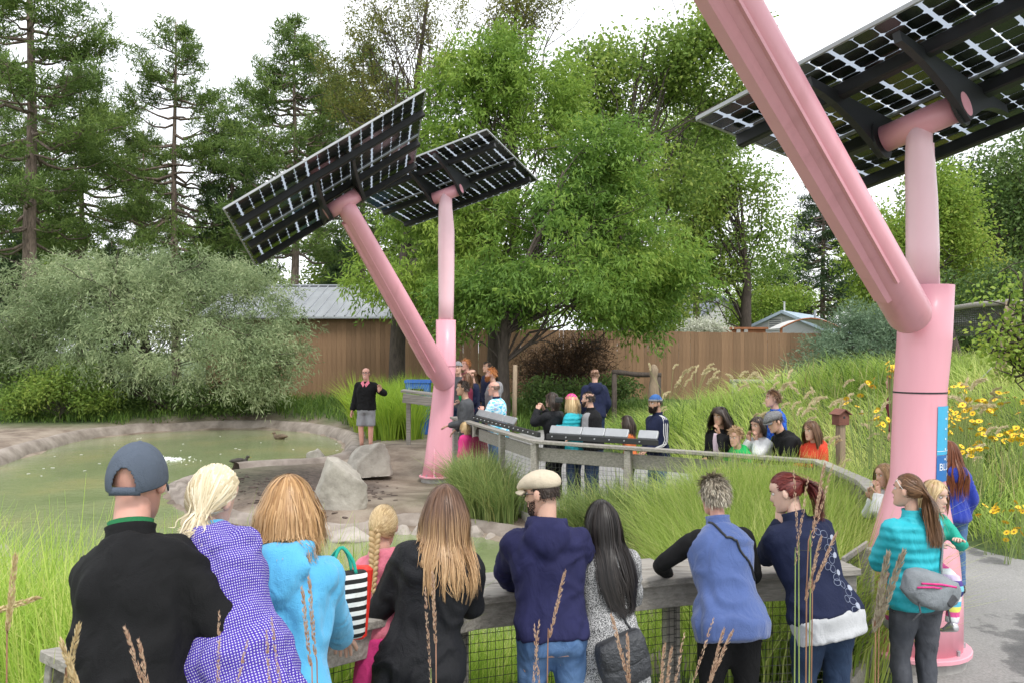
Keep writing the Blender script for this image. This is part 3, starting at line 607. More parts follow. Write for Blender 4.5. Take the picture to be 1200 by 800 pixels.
# aviary frame with net at the right
root = thing('netted_enclosure', 'log-framed enclosure roofed with dark netting at the edge of the trees', 'enclosure', (9.5, 16.8, g1(9.5, 16.8))); O = np.array(root.location)
q0, q1, q2 = at(1108, 363, 19), at(1184, 354, 16.5), at(1225, 360, 15.5); q3, q4 = at(1112, 380, 21), at(1190, 384, 19)
for a, b, r in ((q0, q1, .06), (q1, q2, .055), (q0, q3, .05), (q3, q4, .05), (q4, q1, .045)): MB().tube([a-O, (a+b)/2-O+A3(0, 0, .02), b-O], r, 8).build('beam', M_grey, root, True)
for top, foot in ((q1, at(1168, 470, 16.4)), (q3, at(1130, 462, 20.8)), (q4, at(1190, 470, 19)), (q2, at(1226, 480, 15.4)), (q0, at(1106, 462, 18.9))):
    foot = A3(foot[0], foot[1], g1(foot[0], foot[1])-.15); MB().tube([foot-O, (top+foot)/2-O+A3(.03, 0, 0), top-O], [.12, .10, .085], 8).build('post', M_log if top is q1 else M_bark2, root, True)
MB().tube([q1-O+A3(0, 0, -.9), A3(q1[0]-.75, q1[1]-.1, g1(q1[0]-.75, q1[1])+.02)-O], .012, 5).build('guy_wire', M_alu, root)
mb = MB()
for i in range(30):
    f = i/29; a = q0*(1-f)+q1*f; b = q3*(1-f)+q4*f; c = (a+b)/2-A3(0, 0, .12); mb.tube([a-O, c-O, b-O], .011, 3, False)
    c2_ = a-A3(0, 0, .62); mb.tube([a-O, c2_-O], .009, 3, False)
for i in range(14):
    f = i/13; a = q0*(1-f)+q3*f; b = q1*(1-f)+q4*f; mb.tube([a-O, (a+b)/2-A3(0, 0, .12*math.sin(f*PI))-O, b-O], .011, 3, False)
    mb.tube([q0-A3(0, 0, .045*i)-O, q1-A3(0, 0, .045*i)-O], .009, 3, False)
tag(mb.build('netting', M_wire, root), kind='stuff')
# rocks
def rock(label, c, size, seed, flat=.35, group=None, name='boulder', mt=None, cat='rock'):
    bm = bmesh.new(); bmesh.ops.create_icosphere(bm, subdivisions=5 if size[2] > .5 and name == 'boulder' else 4, radius=1); me = bpy.data.meshes.new(name); bm.to_mesh(me); bm.free()
    r_ = np.random.default_rng(seed); N = unit(r_.normal(size=(11, 3))); N[:, 2] = np.abs(N[:, 2])*.8; N = unit(N); dd = r_.uniform(.48, .82, 11)
    def f(V):
        V = V*(1+.10*fbm(V, 1.1, 2, seed)[:, None])
        for n, d in zip(N, dd):
            k = V@n-d; V = V-np.outer(np.maximum(k, 0)*.9, n)
        V = V*(1+.045*fbm(V, 3.2, 4, seed+3)[:, None]+.02*fbm(V, 11, 2, seed+7)[:, None]); V[:, 2] = np.maximum(V[:, 2], -flat)+flat; return V*np.asarray(size)/A3(.85, .85, 1.1)
    transform(me, f)
    for p_ in me.polygons: p_.use_smooth = False
    me.polygons.foreach_set('use_smooth', np.ones(len(me.polygons), bool))
    return tag(obj(name, me, mt or M_rock, None, tuple(c)), label, cat, group)
q = gnd(427, 553, -.02); rock('rounded pale boulder at the presenter\'s feet', (q[0], q[1]+.35, -.12), (.54, .42, .58), 3)
q = gnd(388, 598, -.05); rock('tall angular grey boulder on the pond bank', (q[0], q[1]+.3, -.15), (.47, .40, .74), 8)
M_flat = mat('shore_stone', (.42, .37, .33), sc=3, rough=.9, bump=.7, bsc=14, stops=[(.3, (.28, .24, .21)), (.7, (.48, .43, .385))])
for px, py, sx, sz, sd_, lb in ((372, 612, .30, .18, 21, 'flat pinkish shore stone below the angular boulder'), (410, 617, .34, .16, 22, 'broad flat pinkish stone at the water beside the white pebble'), (444, 612, .22, .14, 23, 'small rounded stone at the end of the flat shore stones'), (352, 604, .17, .16, 24, 'small shore stone at the edge of the muddy spit')):
    q = gnd(px, py, -.1); rock(lb, (q[0], q[1], -.26), (sx, .3, sz), sd_, .3, name='shore_stone', mt=M_flat, cat='stone')
q = gnd(400, 626, -.2); rock('white pebble lying in the water below the flat stones', (q[0], q[1], -.30), (.2, .12, .1), 31, .3, name='pebble', mt=M_white, cat='stone')
q = gnd(411, 592, -.05)
root = thing('stone_block', 'small squared stone block leaning on the angular boulder', 'stone', (q[0], q[1], -.08)); MB().box((0, 0, .09), (.22, .13, .17), ch=.015).build('block', M_rock, root)
rock('lichened boulder among the reeds at the pond\'s left shore', (-4.85, 8.0, -.3), (.34, .36, .98), 14)
rock('pinkish stone at the water under the wide railing', (1.25, 6.6, -.3), (.55, .4, .45), 17, mt=M_flat, name='shore_stone', cat='stone')
st0 = None
for i in range(12):
    px_, py_ = 470+i*17+rng.uniform(-5, 5), 615+.02*i+max(0, i-4)*2.6+rng.uniform(-2, 2); q = gnd(px_, py_, -.15); s_ = rng.uniform(.5, 1.25)
    if st0 is None: st0 = rock('small pinkish stone on the near shore between the spit and the reeds', (q[0], q[1], -.27), (.13, .11, .13), 41, .3, 'stones along the near shore', 'shore_stone', M_flat, 'stone')
    else: c = copy_tree(st0); c.location = (q[0], q[1], -.27); c.rotation_euler = (0, 0, rng.uniform(0, 6)); c.scale = (s_, s_*rng.uniform(.8, 1.2), s_*.9)
rock('low stone beyond the bare shore at the presenter\'s side', (-4.6, 20.2, -.25), (.22, .2, .3), 19, name='shore_stone', cat='stone')
# blue bin, timber bench by the far pole, red bowl
q = at(474, 440, 24.5); zg_ = g1(q[0], q[1]); M_bin = mat('blue_plastic', (.03, .12, .42), rough=.5)
root = thing('recycling_bin', 'blue plastic bin behind the bright reeds', 'bin', (q[0]+.4, q[1], zg_))
mb = MB(); P_ = [np.array([(-a, -a*.8, z), (a, -a*.8, z), (a, a*.8, z), (-a, a*.8, z)]) for a, z in ((.28, 0), (.34, 1.45), (.37, 1.46), (.37, 1.54), (.31, 1.54), (.29, 1.2))]
mb.rings(P_).build('body', M_bin, root); MB().box((0, -.31, 1.22), (.36, .02, .16)).build('slot', M_black, root)
q = at(508, 462, 20.5)
root = thing('timber_counter', 'weathered plank counter behind the pink pole', 'counter', (q[0], q[1], g1(q[0], q[1]))); zt_ = q[2]-g1(q[0], q[1])
for k in range(3): MB().bar((-.75, -.2+k*.2, zt_+.1), (.95, -.2+k*.2, zt_-.10), .185, .05, ch=.005).build('plank', M_grey, root)
MB().bar((-.7, -.3, zt_-.06), (.9, -.3, zt_-.26), .04, .22, ch=.005).build('apron', M_grey, root)
for x in (-.6, .8): MB().bar((x, 0, -.2), (x, 0, zt_-.05), .1, .1, up=(1, 0, 0)).build('leg', M_grey, root)
q = at(6, 476, 29.5); M_rb = mat('red_plastic', (.5, .02, .02), rough=.35)
root = thing('feed_bowl', 'red plastic bowl on the bare shore by the willow', 'bowl', (q[0], q[1], g1(q[0], q[1])+.0)); hb = max(q[2]-g1(q[0], q[1]), .1)
th = np.arange(20)*2*PI/20; mb = MB(); mb.rings([np.stack([r*np.cos(th), r*np.sin(th), np.full(20, z)], 1) for r, z in ((.2, 0), (.24, .12), (.32, .3), (.345, .31), (.33, .33), (.29, .3), (.2, .06))]).build('bowl', M_rb, root, True)
# ducks
M_duck = mat('dark_feathers', (.035, .028, .022), var=.4, sc=14, rough=.7); M_duck2 = mat('brown_feathers', (.12, .085, .055), var=.5, sc=20, rough=.8); M_bill = mat('duck_bill', (.28, .2, .04))
def duck(label, px, py, head, s, body):
    q = gnd(px, py, -.25); root = thing('duck', label, 'duck', (q[0], q[1], -.28), 'ducks on the pond'); root.rotation_euler = (0, 0, head); root.scale = (s, s, s)
    mb = MB(); B = [(-.26, .02, .11), (-.2, .055, .12), (-.1, .10, .10), (.02, .115, .09), (.12, .095, .09), (.18, .055, .10), (.2, .02, .12)]
    mb.rings([np.stack([np.full(14, x), r*np.cos(np.arange(14)*2*PI/14), z+r*.75*np.sin(np.arange(14)*2*PI/14)], 1) for x, r, z in B])
    mb.tube([(.10, 0, .09), (.15, 0, .13), (.17, 0, .165), (.185, 0, .19)], [.06, .046, .038, .03], 10); mb.ell((.195, 0, .205), (.052, .04, .042))
    mb.build('body', body, root, True)
    MB().tube([(.235, 0, .20), (.265, 0, .192), (.295, 0, .188)], [.018, .017, .008], 8, flat=.5).build('bill', M_bill, root, True)
    for s_ in (-1, 1): MB().ell((-.05, s_*.085, .125), (.15, .03, .055), 10, 6, roty(-.12)).build('wing', body, root, True)
duck('small dark duck swimming beside the muddy spit', 281, 543, .35, .9, M_duck); duck('brown duck swimming near the far rim of the pond', 328, 514, 2.9, 1.0, M_duck2)
# bubbling aerator
m, t, p, o = nodes('foam'); p.inputs['Base Color'].default_value = (.75, .78, .72, 1); p.inputs['Roughness'].default_value = .4
q = gnd(190, 538, -.25); root = thing('aerator_bubbles', 'patch of white bubbles boiling up in the pond', 'bubbles', (q[0], q[1], -.25)); mb = MB()
for i in range(260):
    r_ = abs(rng.normal(0, .32)); a = rng.uniform(0, 2*PI); s_ = rng.uniform(.012, .05)*max(1-r_, .25); mb.ell((r_*1.3*math.cos(a), r_*math.sin(a), .005+.08*max(0, .3-r_)), (s_*1.3, s_*1.3, s_*.6), 6, 4)
tag(mb.build('bubbles', m, root, True), kind='stuff')
# floating feathers and petals
mb = MB()
for i in range(36):
    f = rng.uniform(0, 1, 2); q = gnd(rng.uniform(30, 400), rng.uniform(508, 560), -.245)
    if sdist(np.array([q[0]]), np.array([q[1]]), PS)[0] < -.2: mb.box((q[0], q[1], -.246), (rng.uniform(.03, .09), .025, .004), rotz(rng.uniform(0, 6)))
tag(mb.build('floating_petals', M_white), 'scattered pale feathers and petals floating on the pond', 'petals', kind='stuff')
# ------------------------------------------------------------------ vegetation
def leafquads(C, D, L_, W_, rnd, r_):
    n = len(C); N = unit(r_.normal(size=(n, 3))); S = unit(np.cross(D, N)); L_ = np.broadcast_to(L_, (n,))[:, None]; W_ = np.broadcast_to(W_, (n,))[:, None]
    B = np.cross(S, D)
    V = np.stack([C, C+D*L_*.42+S*W_*.5+B*L_*.05, C+D*L_, C+D*L_*.42-S*W_*.5+B*L_*.05], 1).reshape(-1, 3)
    return V, np.arange(n*4).reshape(n, 4), np.repeat(rnd, 4)
def limb(mb, a, b, ra, rb, r_, sag=.12, k=5, n=6):
    a = np.asarray(a, float); b = np.asarray(b, float); d = b-a; L_ = np.linalg.norm(d); t = np.linspace(0, 1, n)[:, None]
    off = A3(0, 0, 1)*L_*sag*(4*t*(1-t)); P = a+d*t+off+np.where((t > 0) & (t < 1), r_.normal(0, .035, (n, 3))*L_, 0); mb.tube(P, np.linspace(ra, rb, n), k, False)
    return P
def tree(name, label, xy, trunk, tr, lobes, d, ncl, per, leaf, sig, droop, lm, bm_, seed, gap=-.25, group=None, nbr=30, cat='tree', z0=None, gsc=.55, shell=.4, limb_r=.06, spray=0.0):
    r_ = np.random.default_rng(seed); zb_ = g1(*xy)-.15 if z0 is None else z0; root = thing(name, label, cat, (xy[0], xy[1], zb_), group); O = np.array(root.location)
    Lc = np.array([at(l[0], l[1], d+(l[4] if len(l) > 4 else 0)) for l in lobes]); s = d/FP
    Lr = np.array([(l[2]*s, (l[5] if len(l) > 5 else l[2]*s*.9), l[3]*s) for l in lobes]); vol = (Lr.prod(1))**.7; k = r_.choice(len(lobes), ncl*3, p=vol/vol.sum())
    dr = unit(r_.normal(size=(ncl*3, 3))); C = Lc[k]+dr*Lr[k]*(r_.uniform(0, 1, (ncl*3, 1))**shell)*(1+.22*fbm(dr*2+k[:, None]*3, 1, 2, seed)[:, None])
    C = C[C[:, 2] > zb_+.25]; g = fbm(C, gsc, 2, seed); C = C[g > gap][:ncl]; kk = len(C)
    cr_ = np.clip(.5+.17*r_.normal(size=kk)+.3*fbm(C, .4, 2, seed+5), 0, 1)
    j = np.repeat(np.arange(kk), per); n = len(j); off = r_.normal(size=(n, 3))*np.array(sig); P = C[j]+off
    out = unit(off/np.array(sig))
    if spray:                                         # leaves strung along arching shoots
        ax = unit(unit(C-Lc.mean(0))*.55+r_.normal(size=(kk, 3))*.55+A3(0, 0, .25-droop*.5)); uu = r_.uniform(-.4, 1, n)[:, None]; P = C[j]+ax[j]*uu*spray+off*.38-A3(0, 0, 1)*droop*spray*.35*np.maximum(uu, 0)**2; out = ax[j]*.9+out*.5
    D = unit(out*.7+r_.normal(size=(n, 3))*.55+A3(0, 0, -droop))
    V, F, rn = leafquads(P-O, D, leaf[0]*r_.uniform(.6, 1.25, n), leaf[1]*r_.uniform(.7, 1.2, n), np.clip(cr_[j]+r_.normal(0, .13, n), 0, 1), r_)
    cro = obj('crown', new_mesh('crown', V, F, False, attrs={'rnd': rn}), lm, root)
    mb = MB(); tp = np.array(trunk, float); T_ = spline(tp, 12); rad = np.linspace(tr, tr*.1, 12); rad[0] *= 1.35; mb.tube(T_-O, rad, 10)
    for i in r_.choice(kk, min(nbr, kk), replace=False):
        q = C[i]; zz = T_[:, 2]; tz = zb_+(q[2]-zb_)*r_.uniform(.35, .8); a = T_[np.argmin(np.abs(zz-tz))]; ln = np.linalg.norm(q-a)
        P_ = limb(mb, a-O, q-O, min(limb_r, tr*.5)*(.25+.11*ln), .010, r_)
        for w in range(3):
            m_ = P_[r_.integers(2, 6)]; e_ = m_+r_.normal(0, .28, 3)*ln*.6+A3(0, 0, .1*ln); limb(mb, m_, e_, .02, .006, r_, .05, 4, 4)
    mb.build('trunk', bm_, root, True); return root
G = lambda *c: [tuple(x) for x in c]
LM_locust = leafmat('locust_leaves', G((.10, .185, .035), (.145, .235, .045), (.19, .28, .055), (.25, .33, .07)), .45)
LM_locust2 = leafmat('locust_leaves_green', G((.075, .15, .035), (.115, .205, .045), (.165, .265, .055), (.24, .32, .07)), .45)
LM_mid = leafmat('broad_leaves', G((.085, .15, .035), (.135, .215, .05), (.195, .275, .065), (.28, .34, .09)), .45)
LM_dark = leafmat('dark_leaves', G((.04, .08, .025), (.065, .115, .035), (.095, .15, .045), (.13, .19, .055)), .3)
LM_light = leafmat('light_leaves', G((.12, .20, .04), (.18, .27, .05), (.25, .33, .07), (.34, .37, .09)), .45)
LM_olive = leafmat('sparse_olive_leaves', G((.09, .11, .03), (.14, .15, .04), (.2, .19, .05)), .4)
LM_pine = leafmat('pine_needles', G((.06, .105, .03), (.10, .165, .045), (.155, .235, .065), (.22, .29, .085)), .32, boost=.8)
LM_spruce = leafmat('spruce_needles', G((.025, .055, .028), (.045, .08, .035), (.07, .11, .045)), .2)
LM_willow = leafmat('silver_willow_leaves', G((.115, .16, .09), (.185, .24, .145), (.265, .32, .205), (.36, .40, .28)), .35)
LM_juniper = leafmat('blue_green_leaves', G((.10, .16, .12), (.15, .215, .16), (.20, .265, .19)), .25)
LM_rust = leafmat('dry_brown_twigs', G((.05, .03, .02), (.10, .055, .03), (.15, .085, .045)), .2, boost=0)
LM_whitefl = leafmat('white_blossom', G((.3, .38, .2), (.6, .62, .5), (.7, .7, .62)), .3, boost=0)
# pines
def pine_mesh(seed, H, r0, start, Lmax, tuft=15, gap=.25, up=.25, lean=(0, 0), nl=.30):
    r_ = np.random.default_rng(seed); mb = MB(); tz = np.linspace(0, H, 10); tp = np.stack([lean[0]*(tz/H)+.06*np.sin(tz*.5+seed), lean[1]*(tz/H)+.06*np.cos(tz*.37+seed), tz], 1); mb.tube(tp, r0*(1-.88*tz/H), 10)
    C = []; Dr = []; Tr = []
    z = start*H
    while z < H*.985:
        f = (z/H-start)/(1-start); prof = (min(1, .55+1.5*f) if f < .3 else 1)*(1-f)**.62*1.12
        for b in range(r_.integers(3, 6)):
            if r_.random() < (gap+.30 if f < .3 else gap): continue
            a = r_.uniform(0, 2*PI); Lb = max(Lmax*prof*r_.uniform(.55, 1.15), .4); o = A3(np.interp(z, tz, tp[:, 0]), np.interp(z, tz, tp[:, 1]), z); h = A3(math.cos(a), math.sin(a), 0)
            t = np.linspace(0, 1, 6)[:, None]; el = up*(f-.35)*2+r_.normal(0, .1); P = o+h*Lb*t+A3(0, 0, 1)*Lb*(el*t-.22*t*(1-t)*2+.12*t**3); P[1:-1] += r_.normal(0, .03, (4, 3))*Lb
            mb.tube(P, np.linspace(.03+.018*Lb, .012, 6), 4, False)
            side = np.cross(h, A3(0, 0, 1)); cv = r_.uniform(0, 1)
            nt_ = int(3+Lb*1.3); ends = []
            for s in np.linspace(.45, 1, nt_):
                p_ = np.array([np.interp(s*5, np.arange(6), P[:, i]) for i in range(3)]); sg_ = r_.choice((-1, 1)); tl = Lb*.36*(1.2-s*.75)*r_.uniform(.6, 1.2)
                td = unit(h*.75+side*sg_*r_.uniform(.4, 1.2)+A3(0, 0, r_.uniform(.0, .5))); e_ = p_+td*tl; ends.append(e_)
                if tl > .5: mb.tube([p_, (p_+e_)/2-A3(0, 0, .03), e_], [.014, .011, .006], 3, False)
            for e_ in ends:                                       # rounded pads of needles round the twig ends
                for w in range(int(4+Lb*1.2)):
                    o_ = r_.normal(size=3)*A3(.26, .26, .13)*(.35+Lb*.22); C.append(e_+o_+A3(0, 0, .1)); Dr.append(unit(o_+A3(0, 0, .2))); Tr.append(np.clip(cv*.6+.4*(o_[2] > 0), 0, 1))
        z += H*.021*r_.uniform(.7, 1.5)
    C, Dr, Tr = np.array(C), np.array(Dr), np.array(Tr); j = np.repeat(np.arange(len(C)), tuft); n = len(j)
    D = unit(Dr[j]*.3+unit(r_.normal(size=(n, 3)))+A3(0, 0, .22)); P = C[j]+r_.normal(0, .09, (n, 3))
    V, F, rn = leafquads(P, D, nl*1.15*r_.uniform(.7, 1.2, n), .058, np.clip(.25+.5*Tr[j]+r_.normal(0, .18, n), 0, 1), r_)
    cm = new_mesh('crown', V, F, attrs={'rnd': rn}); tm_ = mb.mesh('trunk', True); return tm_, cm
pm = {}
pm['a'] = pine_mesh(1, 25, .42, .30, 5.2, gap=.05, tuft=9)
pm['b'] = pine_mesh(2, 21, .30, .30, 4.6, gap=.10, tuft=9)
pm['c'] = pine_mesh(3, 19, .28, .38, 4.4, gap=.12, tuft=9)
pm['s'] = pine_mesh(4, 15, .24, .10, 3.0, tuft=8, gap=.02, up=-.2, nl=.26)
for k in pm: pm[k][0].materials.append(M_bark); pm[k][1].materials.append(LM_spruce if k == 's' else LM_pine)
def pine(kind, label, px, d, sc, rot, name='pine_tree', dz=0.0):
    x = (px-600)/FP*d; root = thing(name, label, 'tree', (x, d, g1(x, d)-.2+dz), 'conifers beyond the pond'); root.rotation_euler = (0, 0, rot); root.scale = (sc, sc, sc)
    obj('trunk', pm[kind][0], None, root); obj('crown', pm[kind][1], None, root); return root
pine('a', 'tall pine with thick bare lower trunk rising behind the willow', 36, 42, 1.0, .4)
pine('b', 'slender pine with pointed top and see-through crown between two others', 205, 49, 1.0, 1.9)
pine('c', 'pine with thin crown whose trunk stands behind the tilted solar panel', 346, 44, 1.0, .2)
pine('s', 'dense dark fir between the slender pine and the tilted panel', 272, 50, 1.05, 0, 'fir_tree')
pine('b', 'shorter pine with leaning limbs beside the slender one', 168, 58, .82, 4.2)
pine('a', 'broad pine filling the gap at the picture edge beyond the thick-trunked one', -30, 52, .9, 2.2)
pine('c', 'pine half hidden behind the thick-trunked one', 95, 60, 1.15, 5.0)
pine('c', 'pine whose crown shows between the two solar panels', 425, 56, 1.15, 1.2)
pine('b', 'thin distant pine seen left of the slanting pink branch', 815, 58, .95, 2.9)
pine('s', 'dark conifer standing behind the small pale house', 965, 56, .98, 1, 'fir_tree')
pine('s', 'dark fir low behind the willow at the picture edge', 20, 50, .62, 2, 'fir_tree')
pine('s', 'small dark fir behind the willow under the slender pine', 130, 56, .62, 3, 'fir_tree')
pine('s', 'dark fir beside the barn behind the tilted panel', 400, 52, .60, 4, 'fir_tree')
# broadleaf trees
def tk(px, d, *pts):                                  # trunk points from pixels at distance d
    x = (px-600)/FP*d; return [A3(x, d, g1(x, d)-.2)]+[at(a, b, d) for a, b in pts]
def txy(px, d): return ((px-600)/FP*d, d)
tree('honey_locust', 'yellow-green honey locust spreading behind the far solar tree', txy(575, 29), tk(575, 29, (578, 380), (572, 300), (565, 200), (560, 90)), .22,
     [(560, 95, 66, 56), (600, 60, 40, 32, .5), (615, 120, 74, 60, 1), (660, 110, 40, 45, 1.5), (530, 175, 60, 55), (600, 215, 85, 55, -.5), (500, 250, 65, 50, .5), (470, 330, 62, 34, -.5), (560, 290, 75, 55), (640, 170, 55, 45)], 29, 1600, 32, (.22, .064), (.30, .30, .14), .55, LM_locust, M_bark2, 11, gap=-.28, nbr=34, gsc=.8, spray=.6)
tree('honey_locust', 'deep green honey locust with drooping sprays over the brown fence', txy(592, 26), tk(592, 26, (590, 400), (600, 340), (640, 260), (660, 200)), .20,
     [(650, 265, 80, 55), (705, 240, 70, 60, 1), (600, 330, 85, 38), (690, 335, 90, 42, -.5), (765, 300, 62, 50, .5), (765, 365, 60, 34, .5), (560, 350, 55, 32), (720, 185, 60, 45, 1), (800, 330, 40, 36), (530, 385, 26, 20), (800, 385, 35, 22, 1)], 26, 1600, 32, (.20, .06), (.28, .28, .13), .6, LM_locust2, M_bark2, 12, gap=-.14, nbr=40, gsc=.8, spray=.6)
tree('maple_tree', 'tall broad-leaved tree with crooked limbs beside the slanting pink branch', txy(735, 37), tk(735, 37, (733, 330), (730, 200), (742, 120), (760, 40)), .3,
     [(700, 85, 45, 30), (760, 60, 52, 35), (800, 95, 55, 40, 1), (830, 60, 40, 38), (690, 130, 45, 28), (745, 140, 55, 30), (830, 140, 42, 30, 1), (870, 110, 30, 40), (770, 210, 75, 45, 1), (700, 190, 50, 35), (850, 30, 40, 30)], 37, 1100, 26, (.22, .12), (.42, .42, .26), .2, LM_mid, M_bark2, 13, gap=-.12, nbr=40, limb_r=.06)
tree('cottonwood', 'grey-green tree with forked trunk above the far white house', txy(874, 46), tk(874, 46, (874, 365), (876, 330), (872, 290), (868, 220)), .38,
     [(850, 225, 50, 40), (890, 250, 42, 45), (840, 290, 42, 45), (905, 300, 22, 35), (800, 250, 50, 55, 1), (800, 320, 55, 50, 1), (830, 180, 45, 40, 1), (770, 170, 50, 50, 2)], 46, 1100, 25, (.24, .12), (.5, .5, .34), .25, LM_mid, M_bark2, 14, gap=-.22, nbr=34, limb_r=.06)
tree('slender_tree', 'sparse tree with dark leaning trunk and thin upswept twigs', txy(480, 40), tk(480, 40, (484, 250), (487, 110), (496, 40), (505, -40)), .26,
     [(440, 50, 45, 45), (420, 110, 40, 45), (500, 20, 50, 40), (520, 90, 35, 40), (470, 130, 45, 40), (395, 80, 30, 30)], 40, 620, 26, (.17, .065), (.3, .3, .4), -.1, LM_olive, M_bark2, 15, gap=-.3, nbr=60, limb_r=.045, spray=.6)
tree('slender_tree', 'thin leafless-topped tree poking up behind the yellow-green locust', txy(604, 42), tk(604, 42, (600, 200), (602, 60), (606, 0), (610, -40)), .2,
     [(590, 20, 50, 30), (630, -5, 45, 30), (600, 50, 25, 30)], 42, 240, 24, (.19, .075), (.3, .3, .3), 0, LM_olive, M_bark2, 16, nbr=30, limb_r=.04)
tree('oak_tree', 'big dark green tree filling the corner behind the right solar panel', txy(1175, 36), tk(1175, 36, (1172, 380), (1170, 300), (1165, 220)), .35,
     [(1160, 215, 55, 45), (1200, 260, 60, 60), (1120, 290, 45, 50, 1), (1180, 330, 60, 45), (1100, 240, 40, 40, 1), (1220, 190, 50, 50), (1130, 360, 55, 40)], 36, 1000, 26, (.20, .10), (.42, .42, .3), .25, LM_dark, M_bark2, 17, gap=-.45, nbr=30)
tree('ash_tree', 'lighter green tree directly behind the right pink column', txy(1060, 31), tk(1060, 31, (1062, 380), (1058, 320), (1050, 260)), .25,
     [(1040, 255, 36, 36), (1100, 225, 38, 34), (1075, 290, 48, 38), (1020, 300, 30, 28), (1130, 310, 40, 40), (1050, 345, 50, 28), (1110, 260, 36, 30)], 31, 700, 32, (.17, .075), (.34, .34, .22), .25, LM_light, M_bark2, 18, gap=-.3, nbr=30)
tree('elm_tree', 'dark green tree closing the view behind the netted enclosure', txy(1120, 27), tk(1120, 27, (1122, 400), (1118, 360)), .2,
     [(1080, 370, 40, 40), (1150, 395, 60, 45), (1210, 400, 50, 55), (1110, 420, 50, 35), (1170, 340, 40, 28)], 27, 750, 26, (.15, .075), (.3, .3, .22), .2, LM_dark, M_bark2, 19, gap=-.5, nbr=18)
tree('young_maple', 'light green sapling reaching in from the side over the netted enclosure', txy(1215, 13.5), tk(1215, 13.5, (1215, 420), (1213, 360), (1212, 320)), .06,
     [(1180, 385, 26, 18), (1195, 345, 22, 20), (1200, 415, 30, 18), (1165, 410, 20, 12), (1215, 370, 30, 45), (1188, 440, 20, 10), (1160, 345, 14, 8)], 13.5, 110, 14, (.09, .065), (.14, .14, .08), .3, LM_light, M_bark2, 20, gap=-.3, nbr=34, limb_r=.02)
tree('leafy_shrub', 'bright green leafy bush behind the brown fence beside the pale house', txy(885, 53), tk(885, 53, (885, 380)), .1,
     [(870, 372, 22, 16), (900, 358, 26, 18), (930, 350, 18, 14), (900, 378, 24, 12)], 53, 330, 24, (.19, .10), (.34, .34, .25), .1, LM_light, M_bark2, 21, gap=-.6, nbr=8, cat='shrub')
tree('flowering_shrub', 'white blossoming shrub just above the brown fence', txy(830, 36), tk(830, 36, (830, 400)), .08,
     [(822, 384, 18, 9), (838, 386, 12, 6)], 36, 150, 24, (.12, .06), (.2, .2, .12), 0, LM_whitefl, M_bark2, 22, gap=-.8, nbr=6, cat='shrub')
tree('willow_shrub', 'huge silvery green willow arching over the far bank of the pond', txy(180, 29.5), tk(180, 29.5, (175, 430), (170, 380), (165, 340)), .16,
     [(40, 355, 75, 45), (130, 350, 80, 50, -.5), (210, 345, 85, 48, .5), (290, 360, 62, 50), (330, 400, 36, 48), (60, 400, 70, 45), (160, 405, 90, 45, -1), (255, 420, 75, 48, -1), (310, 425, 45, 45, -1), (-20, 380, 60, 60), (220, 325, 100, 26, 1), (110, 320, 70, 22, 1)], 29.5, 2200, 36, (.19, .037), (.26, .26, .24), .45, LM_willow, M_bark2, 23, gap=-.2, nbr=40, cat='shrub', gsc=1.0, shell=.3, limb_r=.03, spray=.6)
tree('juniper_bush', 'big blue-green bush between the brown fence and the right pink pole', txy(990, 25), tk(990, 25, (990, 440), (990, 400)), .12,
     [(985, 420, 50, 36), (1020, 400, 36, 36), (955, 440, 36, 24), (1030, 440, 36, 30), (1000, 380, 22, 18), (1050, 400, 30, 40)], 25, 1000, 32, (.14, .028), (.2, .2, .16), .1, LM_juniper, M_bark2, 24, gap=-.5, nbr=30, cat='shrub', spray=.5)
tree('brown_bush', 'dark reddish-brown twiggy bush under the deep green locust', txy(660, 29), tk(660, 29, (660, 440)), .1,
     [(650, 425, 36, 26), (685, 415, 34, 26), (625, 440, 24, 18), (665, 450, 36, 18), (700, 445, 22, 18)], 29, 520, 26, (.2, .018), (.22, .22, .2), -.2, LM_rust, M_bark2, 25, gap=-.7, nbr=80, cat='shrub')
tree('green_bush', 'low bright green bush at the foot of the silvery willow', txy(70, 27.6), tk(70, 27.6, (70, 480)), .05,
     [(45, 455, 32, 22), (85, 448, 34, 20), (110, 465, 26, 16), (20, 470, 26, 18)], 27.6, 330, 26, (.14, .06), (.16, .16, .13), .1, LM_mid, M_bark2, 26, gap=-.5, nbr=24, cat='shrub')
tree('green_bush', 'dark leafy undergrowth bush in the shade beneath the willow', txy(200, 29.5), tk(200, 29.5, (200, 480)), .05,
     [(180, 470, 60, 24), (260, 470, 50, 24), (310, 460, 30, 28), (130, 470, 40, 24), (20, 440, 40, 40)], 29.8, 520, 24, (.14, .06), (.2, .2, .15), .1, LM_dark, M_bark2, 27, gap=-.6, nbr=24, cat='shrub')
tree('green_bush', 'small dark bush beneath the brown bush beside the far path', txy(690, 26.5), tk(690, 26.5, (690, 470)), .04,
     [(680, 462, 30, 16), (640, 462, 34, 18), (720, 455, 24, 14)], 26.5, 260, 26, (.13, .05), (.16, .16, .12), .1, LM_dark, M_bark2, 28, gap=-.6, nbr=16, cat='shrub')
root = thing('tree_trunk', 'thick dark tree trunk in front of the barn wall', 'tree', (*txy(465, 29.5), g1(*txy(465, 29.5))-.2)); MB().tube([(0, 0, 0), (0, 0, 1.2), (.02, 0, 2.4), (.1, 0, 4.0), (.3, .2, 6)], [.34, .29, .27, .25, .18], 12).build('trunk', M_bark2, root, True)
root = thing('wooden_post', 'thin brown wooden post beside the deep green locust', 'post', (*txy(603, 24), g1(*txy(603, 24))-.1)); MB().tube([(0, 0, 0), (0, 0, 1.0), (.02, 0, 2.05)], [.07, .065, .06], 8).build('post', M_log, root, True)
